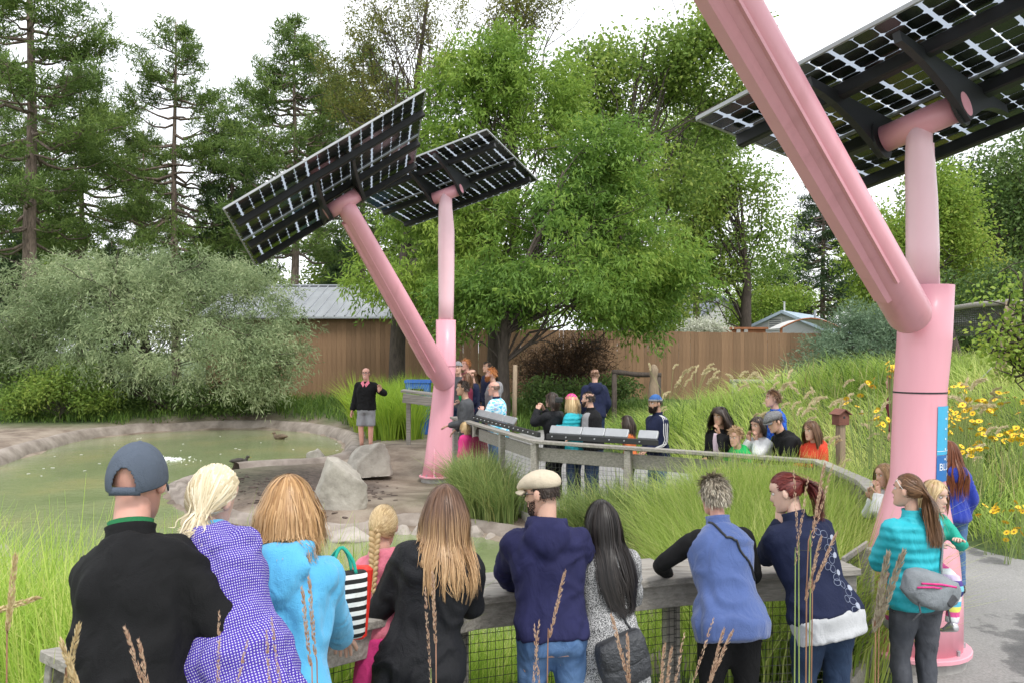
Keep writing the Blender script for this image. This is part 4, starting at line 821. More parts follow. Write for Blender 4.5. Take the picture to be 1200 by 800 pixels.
# background trees filling the horizon
bgt = None
for i, (px, d, sc, lb) in enumerate(((250, 66, 1.0, 'far round tree behind the dark fir'), (700, 64, 1.25, 'far round tree behind the brown fence'), (60, 70, 1.15, 'far round tree beyond the thick-trunked pine'), (1050, 62, 1.0, 'far round tree beyond the pale house roof'), (520, 62, 1.3, 'far round tree behind the locusts'), (1190, 58, 1.2, 'far round tree behind the corner oak'), (395, 64, .9, 'far round tree behind the barn roof'), (910, 74, .85, 'far round tree behind the dark conifer'), (600, 47, .62, 'low round tree showing under the locust over the fence'), (745, 46, .6, 'low round tree between the locust and the white blossom'), (480, 46, .62, 'low round tree beside the barn roof end'))):
    if bgt is None:
        bgt = tree('round_tree', lb, txy(px, d), tk(px, d, (px, 330)), .35, [(px, 330, 50, 60), (px-45, 350, 40, 45), (px+45, 345, 45, 50), (px+10, 290, 40, 35)], d, 520, 26, (.36, .17), (.6, .6, .45), .1, LM_mid, M_bark2, 40, gap=-.5, nbr=12, group='far trees')
    else:
        c = copy_tree(bgt); x, y = txy(px, d); c.location = (x, y, g1(x, y)-.2); c.rotation_euler = (0, 0, i*1.3); c.scale = (sc,)*3; c['label'] = lb

# ---- grasses
def blades(x, y, h, w, bend, ang, r_, segs=3, z=None, rnd=None):
    n = len(x); h = np.broadcast_to(h, (n,)); w = np.broadcast_to(w, (n,)); bend = np.broadcast_to(bend, (n,)); z = gz(x, y)-.03 if z is None else z
    dx, dy = np.cos(ang), np.sin(ang); sa = ang+PI/2+r_.normal(0, .6, n); sx, sy = np.cos(sa), np.sin(sa); V = np.empty((n, segs+1, 2, 3))
    for k in range(segs+1):
        t = k/segs; px = h*bend*t**1.8; pz = h*(t-.42*np.minimum(bend, 1.3)*t**2.2); ww = w*(1-t**1.6)*.5+.0006
        cx, cy, cz = x+dx*px, y+dy*px, z+pz
        V[:, k, 0] = np.stack([cx-sx*ww, cy-sy*ww, cz], -1); V[:, k, 1] = np.stack([cx+sx*ww, cy+sy*ww, cz], -1)
    b = (np.arange(n)*(segs+1)*2)[:, None]; q = np.arange(segs)[None, :]*2; F = np.stack([b+q, b+q+1, b+q+3, b+q+2], -1).reshape(-1, 4)
    rn = np.repeat(rnd if rnd is not None else r_.uniform(0, 1, n), (segs+1)*2); return V.reshape(-1, 3), F, rn
def grass(name, label, x, y, h, w, bend, ang, lm, seed, segs=3, cat='grass', rnd=None, kind='stuff'):
    V, F, rn = blades(np.asarray(x), np.asarray(y), h, w, bend, ang, np.random.default_rng(seed), segs, None, rnd)
    return tag(obj(name, new_mesh(name, V, F, False, attrs={'rnd': rn}), lm), label, cat, None, kind)
GM_reed = leafmat('reed_blades', G((.19, .30, .05), (.28, .41, .075), (.37, .49, .11), (.52, .54, .22)), .45, .45)
GM_blue = leafmat('blue_green_blades', G((.12, .185, .065), (.19, .255, .10), (.27, .32, .14), (.50, .44, .22)), .35, .5)
GM_mead = leafmat('meadow_blades', G((.19, .28, .06), (.28, .38, .09), (.38, .47, .14), (.52, .53, .25)), .45, .5)
GM_bright = leafmat('bright_reed_blades', G((.16, .26, .04), (.25, .36, .05), (.36, .44, .07)), .4, .5)
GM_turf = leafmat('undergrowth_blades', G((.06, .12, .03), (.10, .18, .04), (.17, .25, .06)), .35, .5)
def tufty(n, x0, x1, y0, y1, nt, sd, keep):
    r_ = np.random.default_rng(sd); cx = r_.uniform(x0, x1, nt); cy = r_.uniform(y0, y1, nt); k = keep(cx, cy); cx, cy = cx[k], cy[k]; j = r_.integers(0, len(cx), n); off = r_.normal(0, .11, (n, 2))
    return cx[j]+off[:, 0], cy[j]+off[:, 1], np.arctan2(off[:, 1], off[:, 0]), j, r_
pnd = lambda x, y: sdist(x, y, PS) > .05
x, y, a, j, r_ = tufty(14000, -6.2, -.9, 3.4, 7.4, 420, 1, lambda x, y: (y > 3.5+np.maximum(x+1.75, 0)*1.45) & (sdist(x, y, PS) > -.6)); tall = r_.uniform(1.0, 1.4, 600)[j]
grass('reeds', 'tall fresh green reeds at the pond edge left of the railing', x, y, tall*r_.uniform(.75, 1.2, len(x))*1.02, .011, r_.uniform(.1, .7, len(x)), a+r_.normal(0, .5, len(x)), GM_reed, 1, 3)
x, y, a, j, r_ = tufty(5200, -1.2, 2.1, 5.2, 7.2, 150, 2, lambda x, y: (y > 5.2+.42*(x+.3)+.25) & (y > 5.3)); tall = r_.uniform(.45, .75, 400)[j]
grass('reeds', 'green reeds growing behind the wire mesh under the wide railing', x, y, tall*r_.uniform(.7, 1.15, len(x)), .009, r_.uniform(.1, .6, len(x)), a+r_.normal(0, .5, len(x)), GM_reed, 2, 3)
def pl_dist(x, y, P):
    b = np.full(len(x), 1e9)
    for p_, q_ in zip(P[:-1], P[1:]):
        d_ = q_-p_; t_ = np.clip(((x-p_[0])*d_[0]+(y-p_[1])*d_[1])/(d_@d_), 0, 1); b = np.minimum(b, np.hypot(x-p_[0]-t_*d_[0], y-p_[1]-t_*d_[1]))
    return b
inside = lambda x, y: (x < np.interp(y, FR[1:3, 1][::-1], FR[1:3, 0][::-1]) if False else True)
def encl(x, y):                                       # pond side of the far railing
    s = np.full(len(x), False)
    for p_, q_ in zip(FR[:2], FR[1:3]): s |= ((q_[0]-p_[0])*(y-p_[1])-(q_[1]-p_[1])*(x-p_[0])) < -.1*np.hypot(*(q_-p_))
    return s
x, y, a, j, r_ = tufty(11500, -.75, 2.6, 9.6, 14.6, 700, 3, lambda x, y: encl(x, y) & (pl_dist(x, y, FR) < 1.35) & (sdist(x, y, PS) > .35)); tall = r_.uniform(.6, 1.0, 800)[j]; strw = (r_.uniform(0, 1, 800) > .75)[j]
grass('sedge_bank', 'dense blue-green sedge with straw tips in front of the far railing', x, y, tall*r_.uniform(.7, 1.15, len(x)), .014, r_.uniform(.15, .85, len(x)), a+r_.normal(0, .5, len(x)), GM_blue, 3, 3, rnd=np.clip(r_.uniform(0, .75, len(x))+.3*strw*r_.uniform(0, 1, len(x)), 0, 1))
x, y, a, j, r_ = tufty(14500, 1.35, 3.5, 6.0, 10.0, 420, 4, lambda x, y: (x < 3.3) & (y > 5.95) & (x > 1.5+.1*(y-7)) & (x < 2.2+.5*(y-5.6))); tall = r_.uniform(.92, 1.1, 600)[j]*np.interp(y, [5.6, 6.5, 8, 9.5], [1.05, 1.2, 1.27, 1.27])
grass('tall_grass', 'thick clump of tall arching green grass beside the right pink pole', x, y, tall*r_.uniform(.75, 1.12, len(x)), .011, r_.uniform(.2, .8, len(x)), a+r_.normal(0, .6, len(x)), GM_mead, 4, 3)
r_ = np.random.default_rng(5); n = 46000; x = r_.uniform(1.5, 13.5, n); y = r_.uniform(6.6, 24.5, n); md = sdist(x, y, MS); k = (md < -.02) & (np.abs((x/y)*1000+600-900) < 330); x, y, md = x[k], y[k], md[k]
fl = fbm(p3(x, y), .45, 2, 6)*2.2+.9*fbm(p3(x, y), 1.3, 2, 8)
grass('meadow_grass', 'long wind-laid meadow grass covering the mound', x, y, r_.uniform(.45, .95, len(x))*(1-.25*smst(-.6, 0, md)), .0125+.0009*y/10, r_.uniform(.5, 1.35, len(x)), fl+PI*.75+r_.normal(0, .45, len(x)), GM_mead, 5, 3, rnd=np.clip(.38+.55*fbm(p3(x, y), .6, 3, 11)+r_.normal(0, .2, len(x)), 0, 1))
x, y, a, j, r_ = tufty(9500, -6.9, -2.4, 22.6, 27.8, 150, 6, lambda x, y: (sdist(x, y, PS) > .7) & (((x > -5.9) & (x < -4.9)) | ((x > -4.2) & (x < -2.6)) | (y > 25.2))); tall = r_.uniform(1.3, 1.85, 400)[j]
grass('bright_reeds', 'tall bright yellow-green reeds behind the waving presenter', x, y, tall*r_.uniform(.75, 1.1, len(x)), .024, r_.uniform(.15, .7, len(x)), a+r_.normal(0, .4, len(x)), GM_bright, 6, 3, rnd=np.clip(r_.uniform(.05, .65, len(x))+.35*(x < -4.6), 0, 1))
r_ = np.random.default_rng(7); n = 15000; x = r_.uniform(-19, -1.5, n); y = r_.uniform(26, 33, n); s = sdist(x, y, PS); k = (s > .75+.4*vnoise(p3(x, y), 1.2)) & ((x < -3) | (y > 25)) & ~((x < -12.5) & (y < 27.3)); x, y = x[k], y[k]
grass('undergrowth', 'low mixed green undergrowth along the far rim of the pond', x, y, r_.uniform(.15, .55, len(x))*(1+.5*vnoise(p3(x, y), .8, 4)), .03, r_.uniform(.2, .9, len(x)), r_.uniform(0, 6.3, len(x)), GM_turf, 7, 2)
r_ = np.random.default_rng(8); n = 9000; x = r_.uniform(-1, 5.5, n); y = r_.uniform(21.5, 31, n); pth = ((x > -1.0+.45*(y-21)) & (x < 2.4+.5*(y-22)) & (y < 27)); k = ~pth & (sdist(x, y, MS) > .1); x, y = x[k], y[k]
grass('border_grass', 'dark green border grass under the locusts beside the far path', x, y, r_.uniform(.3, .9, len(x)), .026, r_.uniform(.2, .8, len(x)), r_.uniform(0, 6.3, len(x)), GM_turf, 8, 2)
x, y, a, j, r_ = tufty(3200, 2.45, 3.45, 8.6, 10.0, 90, 41, lambda x, y: (x < 3.42) & (y < 10.05-.0*x))
grass('tall_grass', 'tallest green grass hiding the end of the far railing', x, y, r_.uniform(1.1, 1.42, len(x)), .012, r_.uniform(.2, .7, len(x)), a+r_.normal(0, .6, len(x)), GM_mead, 41, 3)
r_ = np.random.default_rng(42); n = 2600; x = r_.uniform(2.0, 13.0, n); y = r_.uniform(8, 23.5, n); k = (sdist(x, y, MS) < -.3) & (fbm(p3(x, y), .5, 2, 33) > .0) & (np.abs((x/y)*1000+600-900) < 330); x, y = x[k], y[k]
grass('straw_stalks', 'thin upright straw stalks standing through the meadow', x, y, r_.uniform(.6, 1.15, len(x)), .011, r_.uniform(.1, .5, len(x)), r_.uniform(0, 6.3, len(x)), leafmat('straw_stalk', G((.34, .27, .13), (.50, .42, .22), (.42, .42, .18)), .25, boost=0), 42, 3)
r_ = np.random.default_rng(43); n = 7000; x = r_.uniform(2.0, 13.0, n); y = r_.uniform(8, 23.5, n); k = (sdist(x, y, MS) < -.2) & (fbm(p3(x, y), .45, 2, 37) > .28) & (np.abs((x/y)*1000+600-900) < 330); x, y = x[k], y[k]
grass('meadow_herbs', 'dark green leafy herbs in patches through the meadow', x, y, r_.uniform(.5, .95, len(x)), .028, r_.uniform(.3, .9, len(x)), r_.uniform(0, 6.3, len(x)), leafmat('meadow_herb', G((.07, .13, .04), (.11, .18, .05), (.16, .24, .07)), .35), 43, 3)
# mud clods and twigs on the spit
r_ = np.random.default_rng(9); mb = MB(); M_mud = mat('dark_mud', (.085, .062, .05), var=.4, sc=9, rough=.95, bump=.5)
for i in range(300):
    px, py = r_.uniform(255, 470), r_.uniform(553, 600); q = gnd(px, py, -.02)
    if sdist(np.array([q[0]]), np.array([q[1]]), PS)[0] > .5 and q[0] < -2.1+r_.normal(0, .3): s = r_.uniform(.012, .045); mb.ell((q[0], q[1], g1(q[0], q[1])+s*.1), (s*1.9, s, s*.4), 5, 4, rotz(r_.uniform(0, 3)))
tag(mb.build('mud_clods', M_mud, None, True), 'scattered dark mud clods on the pond spit', 'mud', kind='stuff')
x, y, a, j, r_ = tufty(900, 1.0, 1.75, 9.9, 10.6, 9, 10, pnd)
grass('dry_tussock', 'dry straw-coloured tussock on the bank behind the tweed coat', x, y, r_.uniform(.2, .42, len(x)), .012, r_.uniform(.4, 1.1, len(x)), a, leafmat('straw', G((.22, .16, .08), (.36, .28, .14), (.48, .4, .22)), .2, boost=0), 10, 3)

# ---- single grass stalks, plumes and flowers
M_stem = mat('green_stem', (.23, .30, .09), var=.25, sc=6, rough=.6); M_stemr = mat('reddish_stem', (.30, .15, .09), var=.3, sc=9, rough=.6)
M_seed = leafmat('straw_seed', G((.46, .34, .18), (.64, .50, .28), (.76, .64, .40)), .3, boost=0); M_seedp = leafmat('pinkish_seed', G((.40, .24, .17), (.56, .38, .27), (.70, .54, .40)), .3, boost=0); M_seedg = leafmat('grey_seed', G((.30, .25, .19), (.42, .36, .28)), .2, boost=0)
def seed_mesh(seed, Ln, R_, n, lean=.0):
    r_ = np.random.default_rng(seed); t = r_.uniform(0, 1, n); a = r_.uniform(0, 2*PI, n); rr = R_*np.sin(np.clip(t*.93+.05, 0, 1)*PI)**.6*.35; C = np.stack([rr*np.cos(a), rr*np.sin(a), t*Ln], 1)
    D = unit(np.stack([np.cos(a)*.33, np.sin(a)*.33, np.ones(n)], 1)); V, F, rn = leafquads(C, D, R_*2.0*r_.uniform(.6, 1.2, n), R_*.5, r_.uniform(0, 1, n), r_); V[:, 0] += lean*(V[:, 2]/Ln)**2*Ln
    return new_mesh('seed_head', V, F, attrs={'rnd': rn})
sm_ = {}
for k, (Ln, R_, n, mt) in {'s': (.17, .0085, 260, M_seed), 'p': (.19, .0065, 220, M_seedp), 'g': (.24, .012, 300, M_seedg), 't': (.26, .0050, 170, M_seedp)}.items():
    sm_[k] = seed_mesh(5, Ln, R_, n); sm_[k].materials.append(mt)
def stalk(kind, px0, py0, px1, py1, d, label, d1=None, green=False):
    tip = at(px0, py0, d); low = at(px1, py1, d1 or d); dirv = unit(tip-low); Ln = {'s': .17, 'p': .19, 'g': .24, 't': .26}[kind]; nk = tip-dirv*Ln
    gx_, gy_ = low[0]+(low[0]-tip[0])*.3, (d1 or d); gz_ = g1(gx_, gy_); root = thing('grass_stalk', label, 'grass stalk', (gx_, gy_, gz_-.02), 'ripe grass stalks in the foreground'); O = np.array(root.location)
    P = spline(np.array([O-O, (low-O)*.6+A3(0, 0, .0), low-O, nk-O]), 9); MB().tube(P, np.linspace(.0026, .0014, 9), 5).build('stem', M_stem if green else M_stemr, root, True)
    h = obj('seed_head', sm_[kind], None, root, tuple(nk-O)); h.rotation_euler = Vector(dirv).to_track_quat('Z', 'Y').to_euler()
for k, a, b, c, e_, d, lb in (('s', 18, 652, 8, 748, 1.9, 'straw seed head standing before the reeds at the railing end'), ('s', 92, 733, 78, 800, 1.9, 'pale straw seed head crossing the end of the plank railing'), ('s', 72, 752, 100, 830, 1.85, 'second pale seed head leaning over the plank railing end'), ('p', 147, 737, 172, 815, 1.9, 'pinkish seed head before the black fleece back'), ('p', 163, 752, 176, 820, 1.9, 'shorter pinkish seed head before the black fleece back'),
        ('t', 257, 718, 255, 830, 2.0, 'slim stalk before the purple dotted jacket hem'), ('t', 290, 752, 270, 830, 2.0, 'slim stalk before the black fleece elbow'), ('t', 312, 740, 318, 830, 2.05, 'slim pink stalk rising before the purple dotted jacket'), ('p', 362, 678, 372, 800, 2.1, 'pinkish stalk before the light blue hoodie back'), ('p', 354, 690, 366, 800, 2.1, 'second pinkish stalk before the light blue hoodie back'), ('t', 318, 725, 332, 830, 2.1, 'thin stalk by the hem of the light blue hoodie'),
        ('p', 507, 672, 511, 770, 2.3, 'pinkish stalk before the long black coat'), ('t', 498, 690, 505, 800, 2.3, 'thin reddish stalk before the long black coat'), ('p', 662, 670, 642, 755, 2.4, 'long straw stalk slanting before the navy hoodie'), ('t', 626, 733, 634, 830, 2.3, 'short reddish stalk before the blue jeans'), ('t', 632, 728, 622, 830, 2.3, 'second reddish stalk before the blue jeans'),
        ('p', 717, 722, 737, 800, 2.3, 'straw stalk slanting before the dark shoulder bag'), ('p', 735, 745, 738, 820, 2.3, 'upright straw stalk before the dark shoulder bag'), ('p', 779, 755, 772, 830, 2.3, 'upright stalk between shoulder bag and blue vest'), ('p', 787, 760, 778, 830, 2.3, 'slanting stalk between shoulder bag and blue vest'), ('t', 802, 742, 786, 830, 2.3, 'pale stalk by the lower hem of the blue vest'),
        ('t', 836, 725, 812, 800, 2.35, 'reddish stalk before the black trousers'), ('p', 858, 740, 822, 820, 2.35, 'bent pink stalk before the black trousers'), ('p', 848, 738, 826, 820, 2.35, 'slanting pink stalk before the black trousers'), ('t', 930, 552, 936, 650, 2.5, 'tall straight stalk crossing the red-haired woman\'s cheek'), ('t', 976, 545, 950, 640, 2.5, 'tallest stalk slanting over the dotted navy sleeve'), ('t', 947, 560, 932, 660, 2.5, 'tall stalk beside the red ponytail'), ('p', 966, 545, 946, 660, 2.5, 'tall stalk slanting before the red ponytail'), ('p', 980, 625, 952, 690, 2.5, 'stalk slanting over the white circles on navy'), ('p', 962, 630, 945, 700, 2.5, 'lower stalk slanting over the navy back'),
        ('g', 1058, 648, 1030, 730, 2.6, 'fluffy grey seed head before the grey backpack'), ('g', 1040, 650, 1026, 730, 2.6, 'fluffy grey seed head before the teal jacket'), ('s', 44, 700, -6, 716, 2.0, 'seed head leaning sideways across the reeds')):
    stalk(k, a, b, c, e_, d, lb, green=(k == 't' and a > 480))
r_ = np.random.default_rng(31)
n = 150; x = r_.uniform(-1.2, 1.5, n); y = 2.05+r_.uniform(-.25, .15, n)+.1*x
grass('foreground_blades', 'thin loose grass blades in front of the onlookers', x, y, r_.uniform(.7, 1.18, n), .006, r_.uniform(.1, .5, n), r_.uniform(0, 6.3, n), GM_mead, 31, 6)
def plume_mesh(seed):
    r_ = np.random.default_rng(seed); n = 130; t = r_.uniform(0, 1, n); a = r_.uniform(0, 6.3, n); bx = lambda t: np.stack([.16*t**1.7, 0*t, .26*t-.10*t**2.4], -1)
    C = bx(t)+.012*np.stack([np.cos(a), np.sin(a), 0*a], 1)*np.sin(t*PI)[:, None]**.5; D = unit((bx(t+.05)-bx(t))/.05+.10*r_.normal(size=(n, 3))); V, F, rn = leafquads(C, D, .06, .018, r_.uniform(0, 1, n), r_); return new_mesh('seed_head', V, F, attrs={'rnd': rn})
pmesh = plume_mesh(3); pmesh.materials.append(leafmat('plume', G((.52, .43, .24), (.66, .57, .35), (.78, .70, .48)), .35, boost=0))
def fountain(label, px, py, d, n, spread, hs, seed):
    r_ = np.random.default_rng(seed); q = at(px, py, d); zg_ = g1(q[0], q[1]); root = thing('fountain_grass', label, 'ornamental grass', (q[0], q[1], zg_-.02), 'plumed grass clumps'); mb = MB(); H = q[2]-zg_
    for i in range(n):
        a = r_.uniform(-.5, .5)*PI*.9 if r_.random() < .75 else r_.uniform(0, 6.3); hh = H*r_.uniform(.65, 1.0); rad = spread*r_.uniform(.1, 1); tip = A3(math.cos(a)*rad, math.sin(a)*rad*.6, hh)
        mb.tube(spline(np.array([(0, 0, 0), tip*A3(.3, .3, .55), tip]), 6), np.linspace(.005, .0025, 6), 4); h = obj('seed_head', pmesh, None, root, tuple(tip)); h.rotation_euler = (0, r_.uniform(-.1, .3), a*.6+r_.normal(0, .3)); s = r_.uniform(.75, 1.15)*hs*.82; h.scale = (s, s*.6, s)
    mb.build('stem', M_stem, root, True)
for i, (px, py, d, n, sp, hs, lb) in enumerate(((905, 440, 15.5, 16, .7, 1.25, 'big clump of arching plumes before the blue-green bush'), (940, 455, 14.5, 8, .5, 1.15, 'arching plumes above the man in blue plaid'), (975, 452, 14, 7, .55, 1.1, 'arching plumes behind the birdhouse'), (815, 432, 20, 9, .6, 1.35, 'plumes standing before the brown fence on the mound crest'), (785, 430, 20.5, 7, .6, 1.3, 'plumes beside the carved post'), (1010, 470, 13, 6, .5, 1.0, 'drooping plumes left of the right pink pole'), (1125, 452, 13, 11, .45, 1.25, 'upright plumes just right of the pink sleeve'), (1150, 458, 14, 6, .4, 1.1, 'upright plumes by the yellow flowers'), (1130, 505, 11, 5, .5, .9, 'low bent plumes among the meadow grass'), (770, 462, 18, 4, .5, 1.0, 'low plumes on the near slope of the mound'), (880, 470, 13.5, 6, .5, 1.0, 'pale plumes behind the child in white'), (960, 505, 10.5, 5, .3, .75, 'thin plumes beside the girl in red'), (860, 436, 18.5, 6, .6, 1.2, 'thin plumes along the log rail'))):
    fountain(lb, px, py, d, n, sp, hs, 50+i)
def flower_mesh(seed):
    mb = MB(); n = 11
    for i in range(n):
        a = i*2*PI/n; d = A3(math.cos(a), math.sin(a), .12); s = np.cross(d, A3(0, 0, 1))*.011; mb.add([d*.01, d*.024+s, d*.044+s*.6, d*.048, d*.044-s*.6, d*.024-s], [(0, 1, 2, 3, 4, 5)], 0)
    mb.ell((0, 0, .006), (.014, .014, .011), 8, 5, m=1); return mb.mesh('flower_head')
fmesh = flower_mesh(1); fmesh.materials.append(mat('yellow_petal', (.80, .52, .015), var=.12, rough=.6)); fmesh.materials.append(mat('flower_eye', (.34, .2, .03)))
def flowers(label, px, py, d, n, spread, seed):
    r_ = np.random.default_rng(seed); q = at(px, py, d); zg_ = g1(q[0], q[1]); root = thing('yellow_flowers', label, 'flowers', (q[0], q[1], zg_-.02), 'yellow flower clumps'); H = max(q[2]-zg_, .35); mb = MB()
    for i in range(n):
        tip = A3(r_.normal(0, spread), r_.normal(0, spread*.7), H+r_.normal(0, spread*.55)); mb.tube(spline(np.array([(r_.normal(0, .05), 0, 0), tip*A3(.5, .5, .6), tip]), 5), .004, 4); h = obj('flower_head', fmesh, None, root, tuple(tip)); h.rotation_euler = (r_.uniform(.2, 1.1), r_.uniform(-.5, .5), r_.uniform(0, 6)); s = r_.uniform(.7, 1.1)*(d/11); h.scale = (s,)*3
    mb.build('stem', M_stem, root)
FL = ((1048, 432, 10.0, 14, .07, 'tall yellow flowers right behind the left edge of the pink sleeve'), (1020, 448, 11, 4, .06, 'small tuft of yellow flowers left of the pink sleeve'), (1030, 488, 11, 9, .13, 'spread yellow flowers beside the maroon coat'), (1010, 470, 12, 5, .14, 'scattered yellow flowers near the drooping plumes'), (1128, 475, 12, 9, .10, 'yellow flowers against the sleeve edge above the blue hoodie'), (1112, 496, 11.5, 10, .08, 'yellow flowers just above the red hair'), (1140, 490, 12, 10, .11, 'cluster of yellow flowers right of the sleeve'), (1165, 475, 13, 9, .16, 'loose yellow flowers below the log post'), (1180, 510, 11.5, 9, .09, 'tight yellow flower cluster in the meadow by the sapling'), (1195, 505, 12, 7, .10, 'yellow flowers at the picture edge under the sapling'), (1135, 525, 10.8, 10, .07, 'low yellow flower cluster beside the red hair'), (1150, 510, 11.5, 6, .1, 'few yellow flowers mid-slope'), (1170, 592, 9.6, 5, .10, 'yellow flowers low on the slope near the path'), (1192, 595, 9.4, 6, .07, 'yellow flowers near the path at the picture edge'), (1180, 612, 9.2, 4, .12, 'lowest yellow flowers above the asphalt'), (1155, 598, 9.6, 3, .06, 'three yellow flowers near the blue hoodie'), (1120, 455, 13, 6, .12, 'yellow flowers among the upright plumes'), (1188, 462, 13.5, 7, .14, 'high yellow flowers beneath the netting'))
for i, (px, py, d, n, sp, lb) in enumerate(FL): flowers(lb, px, py, d, int(n*1.5), sp*1.15, 80+i)
# ------------------------------------------------------------------ people: builder
from mathutils.bvhtree import BVHTree
TS = bpy.data.scenes.new('fit')
def remesh(mb, vox, smooth=3, wr=0.0, wsc=9.0, seed=0, aniso=(1, 1, .55)):
    me = new_mesh('t', np.concatenate(mb.V), mb.F); o = bpy.data.objects.new('t', me); TS.collection.objects.link(o)
    r = o.modifiers.new('r', 'REMESH'); r.mode = 'VOXEL'; r.voxel_size = vox; r.use_smooth_shade = True
    if smooth: s = o.modifiers.new('s', 'SMOOTH'); s.factor = .5; s.iterations = smooth
    vl = TS.view_layers[0]; vl.update(); out = bpy.data.meshes.new_from_object(o.evaluated_get(vl.depsgraph)); bpy.data.objects.remove(o); bpy.data.meshes.remove(me)
    if wr:
        n = len(out.vertices); N = np.empty(n*3, np.float32); out.vertices.foreach_get('normal', N); N = N.reshape(n, 3)
        def f(V):
            Q = V*np.array(aniso); w = vnoise(Q+.25*vnoise(V, 5, seed+4)[:, None], wsc, seed); d = (1-np.abs(w)*2.6)*.8+.5*fbm(Q, wsc*2.1, 2, seed+9)
            return V+N*(d*wr)[:, None]
        transform(out, f)
    out.polygons.foreach_set('use_smooth', np.ones(len(out.polygons), bool)); return out
def sect(c, r, f, a, b, k=20, e=.88):
    th = np.arange(k)*2*PI/k; cc, ss = np.cos(th), np.sin(th); x = np.sign(cc)*np.abs(cc)**e*a; y = np.sign(ss)*np.abs(ss)**e*b
    return c+x[:, None]*r+y[:, None]*f
MALE = [(-.11, .158, .112, 0), (-.03, .170, .124, -.010), (.06, .165, .117, -.006), (.17, .152, .107, .004), (.29, .166, .114, .008), (.40, .182, .119, .004), (.47, .182, .106, -.008), (.515, .150, .090, -.014), (.55, .105, .074, -.014), (.58, .066, .062, -.012), (.625, .058, .058, .004)]
FEM = [(-.11, .162, .114, 0), (-.03, .180, .128, -.014), (.06, .165, .113, -.006), (.17, .130, .097, .004), (.29, .145, .108, .010), (.39, .160, .120, .014), (.46, .160, .100, -.006), (.51, .132, .085, -.012), (.545, .092, .068, -.012), (.575, .056, .055, -.010), (.625, .050, .050, .004)]
class Pose: pass
def ik(s, w, l1, l2, hint):
    d = w-s; L_ = np.linalg.norm(d); L_ = min(L_, (l1+l2)*.995); d = unit(d); w = s+d*L_; a = (l1*l1-l2*l2+L_*L_)/(2*L_); hgt = math.sqrt(max(l1*l1-a*a, 0)); hh = np.asarray(hint, float); hh = hh-d*(hh@d); return s+d*a+unit(hh)*hgt, w
def mkpose(S, k):
    P = Pose(); P.k = k; rd = math.radians; ln, sd_, tw = rd(S.get('lean', 0)), rd(S.get('side', 0)), rd(S.get('twist', 0)); hs = S.get('head', 1.0); fem = S.get('fem', 0)
    sit = S.get('sit', 0); hip = A3(0, S.get('hipy', 0), .925+S.get('hipz', 0))
    R = roty(sd_)@rotx(-ln); u = R@A3(0, 0, 1); f = R@(rotz(tw)@A3(0, 1, 0)); r = np.cross(f, u); r = unit(r); f = np.cross(u, r)
    P.u, P.f, P.r = u, f, r; P.hip = hip; sw = (.158 if fem else .180)*S.get('sh', 1.0)
    shc = hip+u*.482+f*.008; P.S = [shc-r*sw, shc+r*sw]; nb = hip+u*.575-f*.012; nu = unit(u*.55+A3(0, 0, .5)+f*.12); P.neck = nb
    hy, hp, hr = rd(S.get('yaw', 0)), rd(S.get('pitch', 0)), rd(S.get('roll', 0)); base = rotz(S.get('follow', 0)*0+tw*.5)
    P.HR = base@rotz(hy)@roty(hr)@rotx(-hp); P.hs = hs; P.hc = nb+nu*(.070+.105*hs)+P.HR@A3(0, .022*hs, 0)
    P.E, P.W, P.HD = [], [], []
    for i, sg in enumerate((-1, 1)):
        t = S.get('hands', (None, None))[i]; s = P.S[i]; al = S.get('arm', 1.0)
        if t is None: t = hip+A3(sg*(.23+.03*S.get('fat', 1)), .06, -.06)+(u-A3(0, 0, 1))*.3
        hint = S.get('elbow', (None, None))[i]; hint = A3(sg*.32, -.55, -.75) if hint is None else np.asarray(hint, float)
        e_, w = ik(s, np.asarray(t, float), .295*al, .255*al, hint); P.E.append(e_); P.W.append(w)
        hd = S.get('hdir', (None, None))[i]; P.HD.append(unit(w-e_) if hd is None else unit(np.asarray(hd, float)))
    P.K, P.A, P.H = [], [], []; st = S.get('stance', .10)
    legs = S.get('legs', None)
    for i, sg in enumerate((-1, 1)):
        h_ = hip+A3(sg*.09, 0, -.03)
        if legs: kn, an = np.asarray(legs[i][0], float), np.asarray(legs[i][1], float)
        else:
            an = A3(sg*st, S.get('fy', (0, 0))[i], .085); kn = (h_+an)/2+A3(sg*.015, .035, .01)
        P.H.append(h_); P.K.append(kn); P.A.append(an)
    for nm in ('hip', 'neck', 'hc'): setattr(P, nm, getattr(P, nm)*k)
    for nm in ('S', 'E', 'W', 'K', 'A', 'H'): setattr(P, nm, [v*k for v in getattr(P, nm)])
    P.top = P.hc+P.HR@A3(0, -.01, .118*hs*k); return P
HZ = np.array([-.120, -.117, -.105, -.085, -.06, -.035, -.01, .015, .04, .065, .09, .108, .118]); HW = np.array([.012, .022, .042, .054, .061, .066, .071, .0745, .0765, .075, .064, .043, .016])
HF = np.array([.070, .082, .092, .093, .092, .089, .089, .085, .091, .088, .070, .043, .012]); HB = np.array([.045, .02, -.01, -.036, -.056, -.074, -.087, -.095, -.100, -.099, -.087, -.058, -.022])
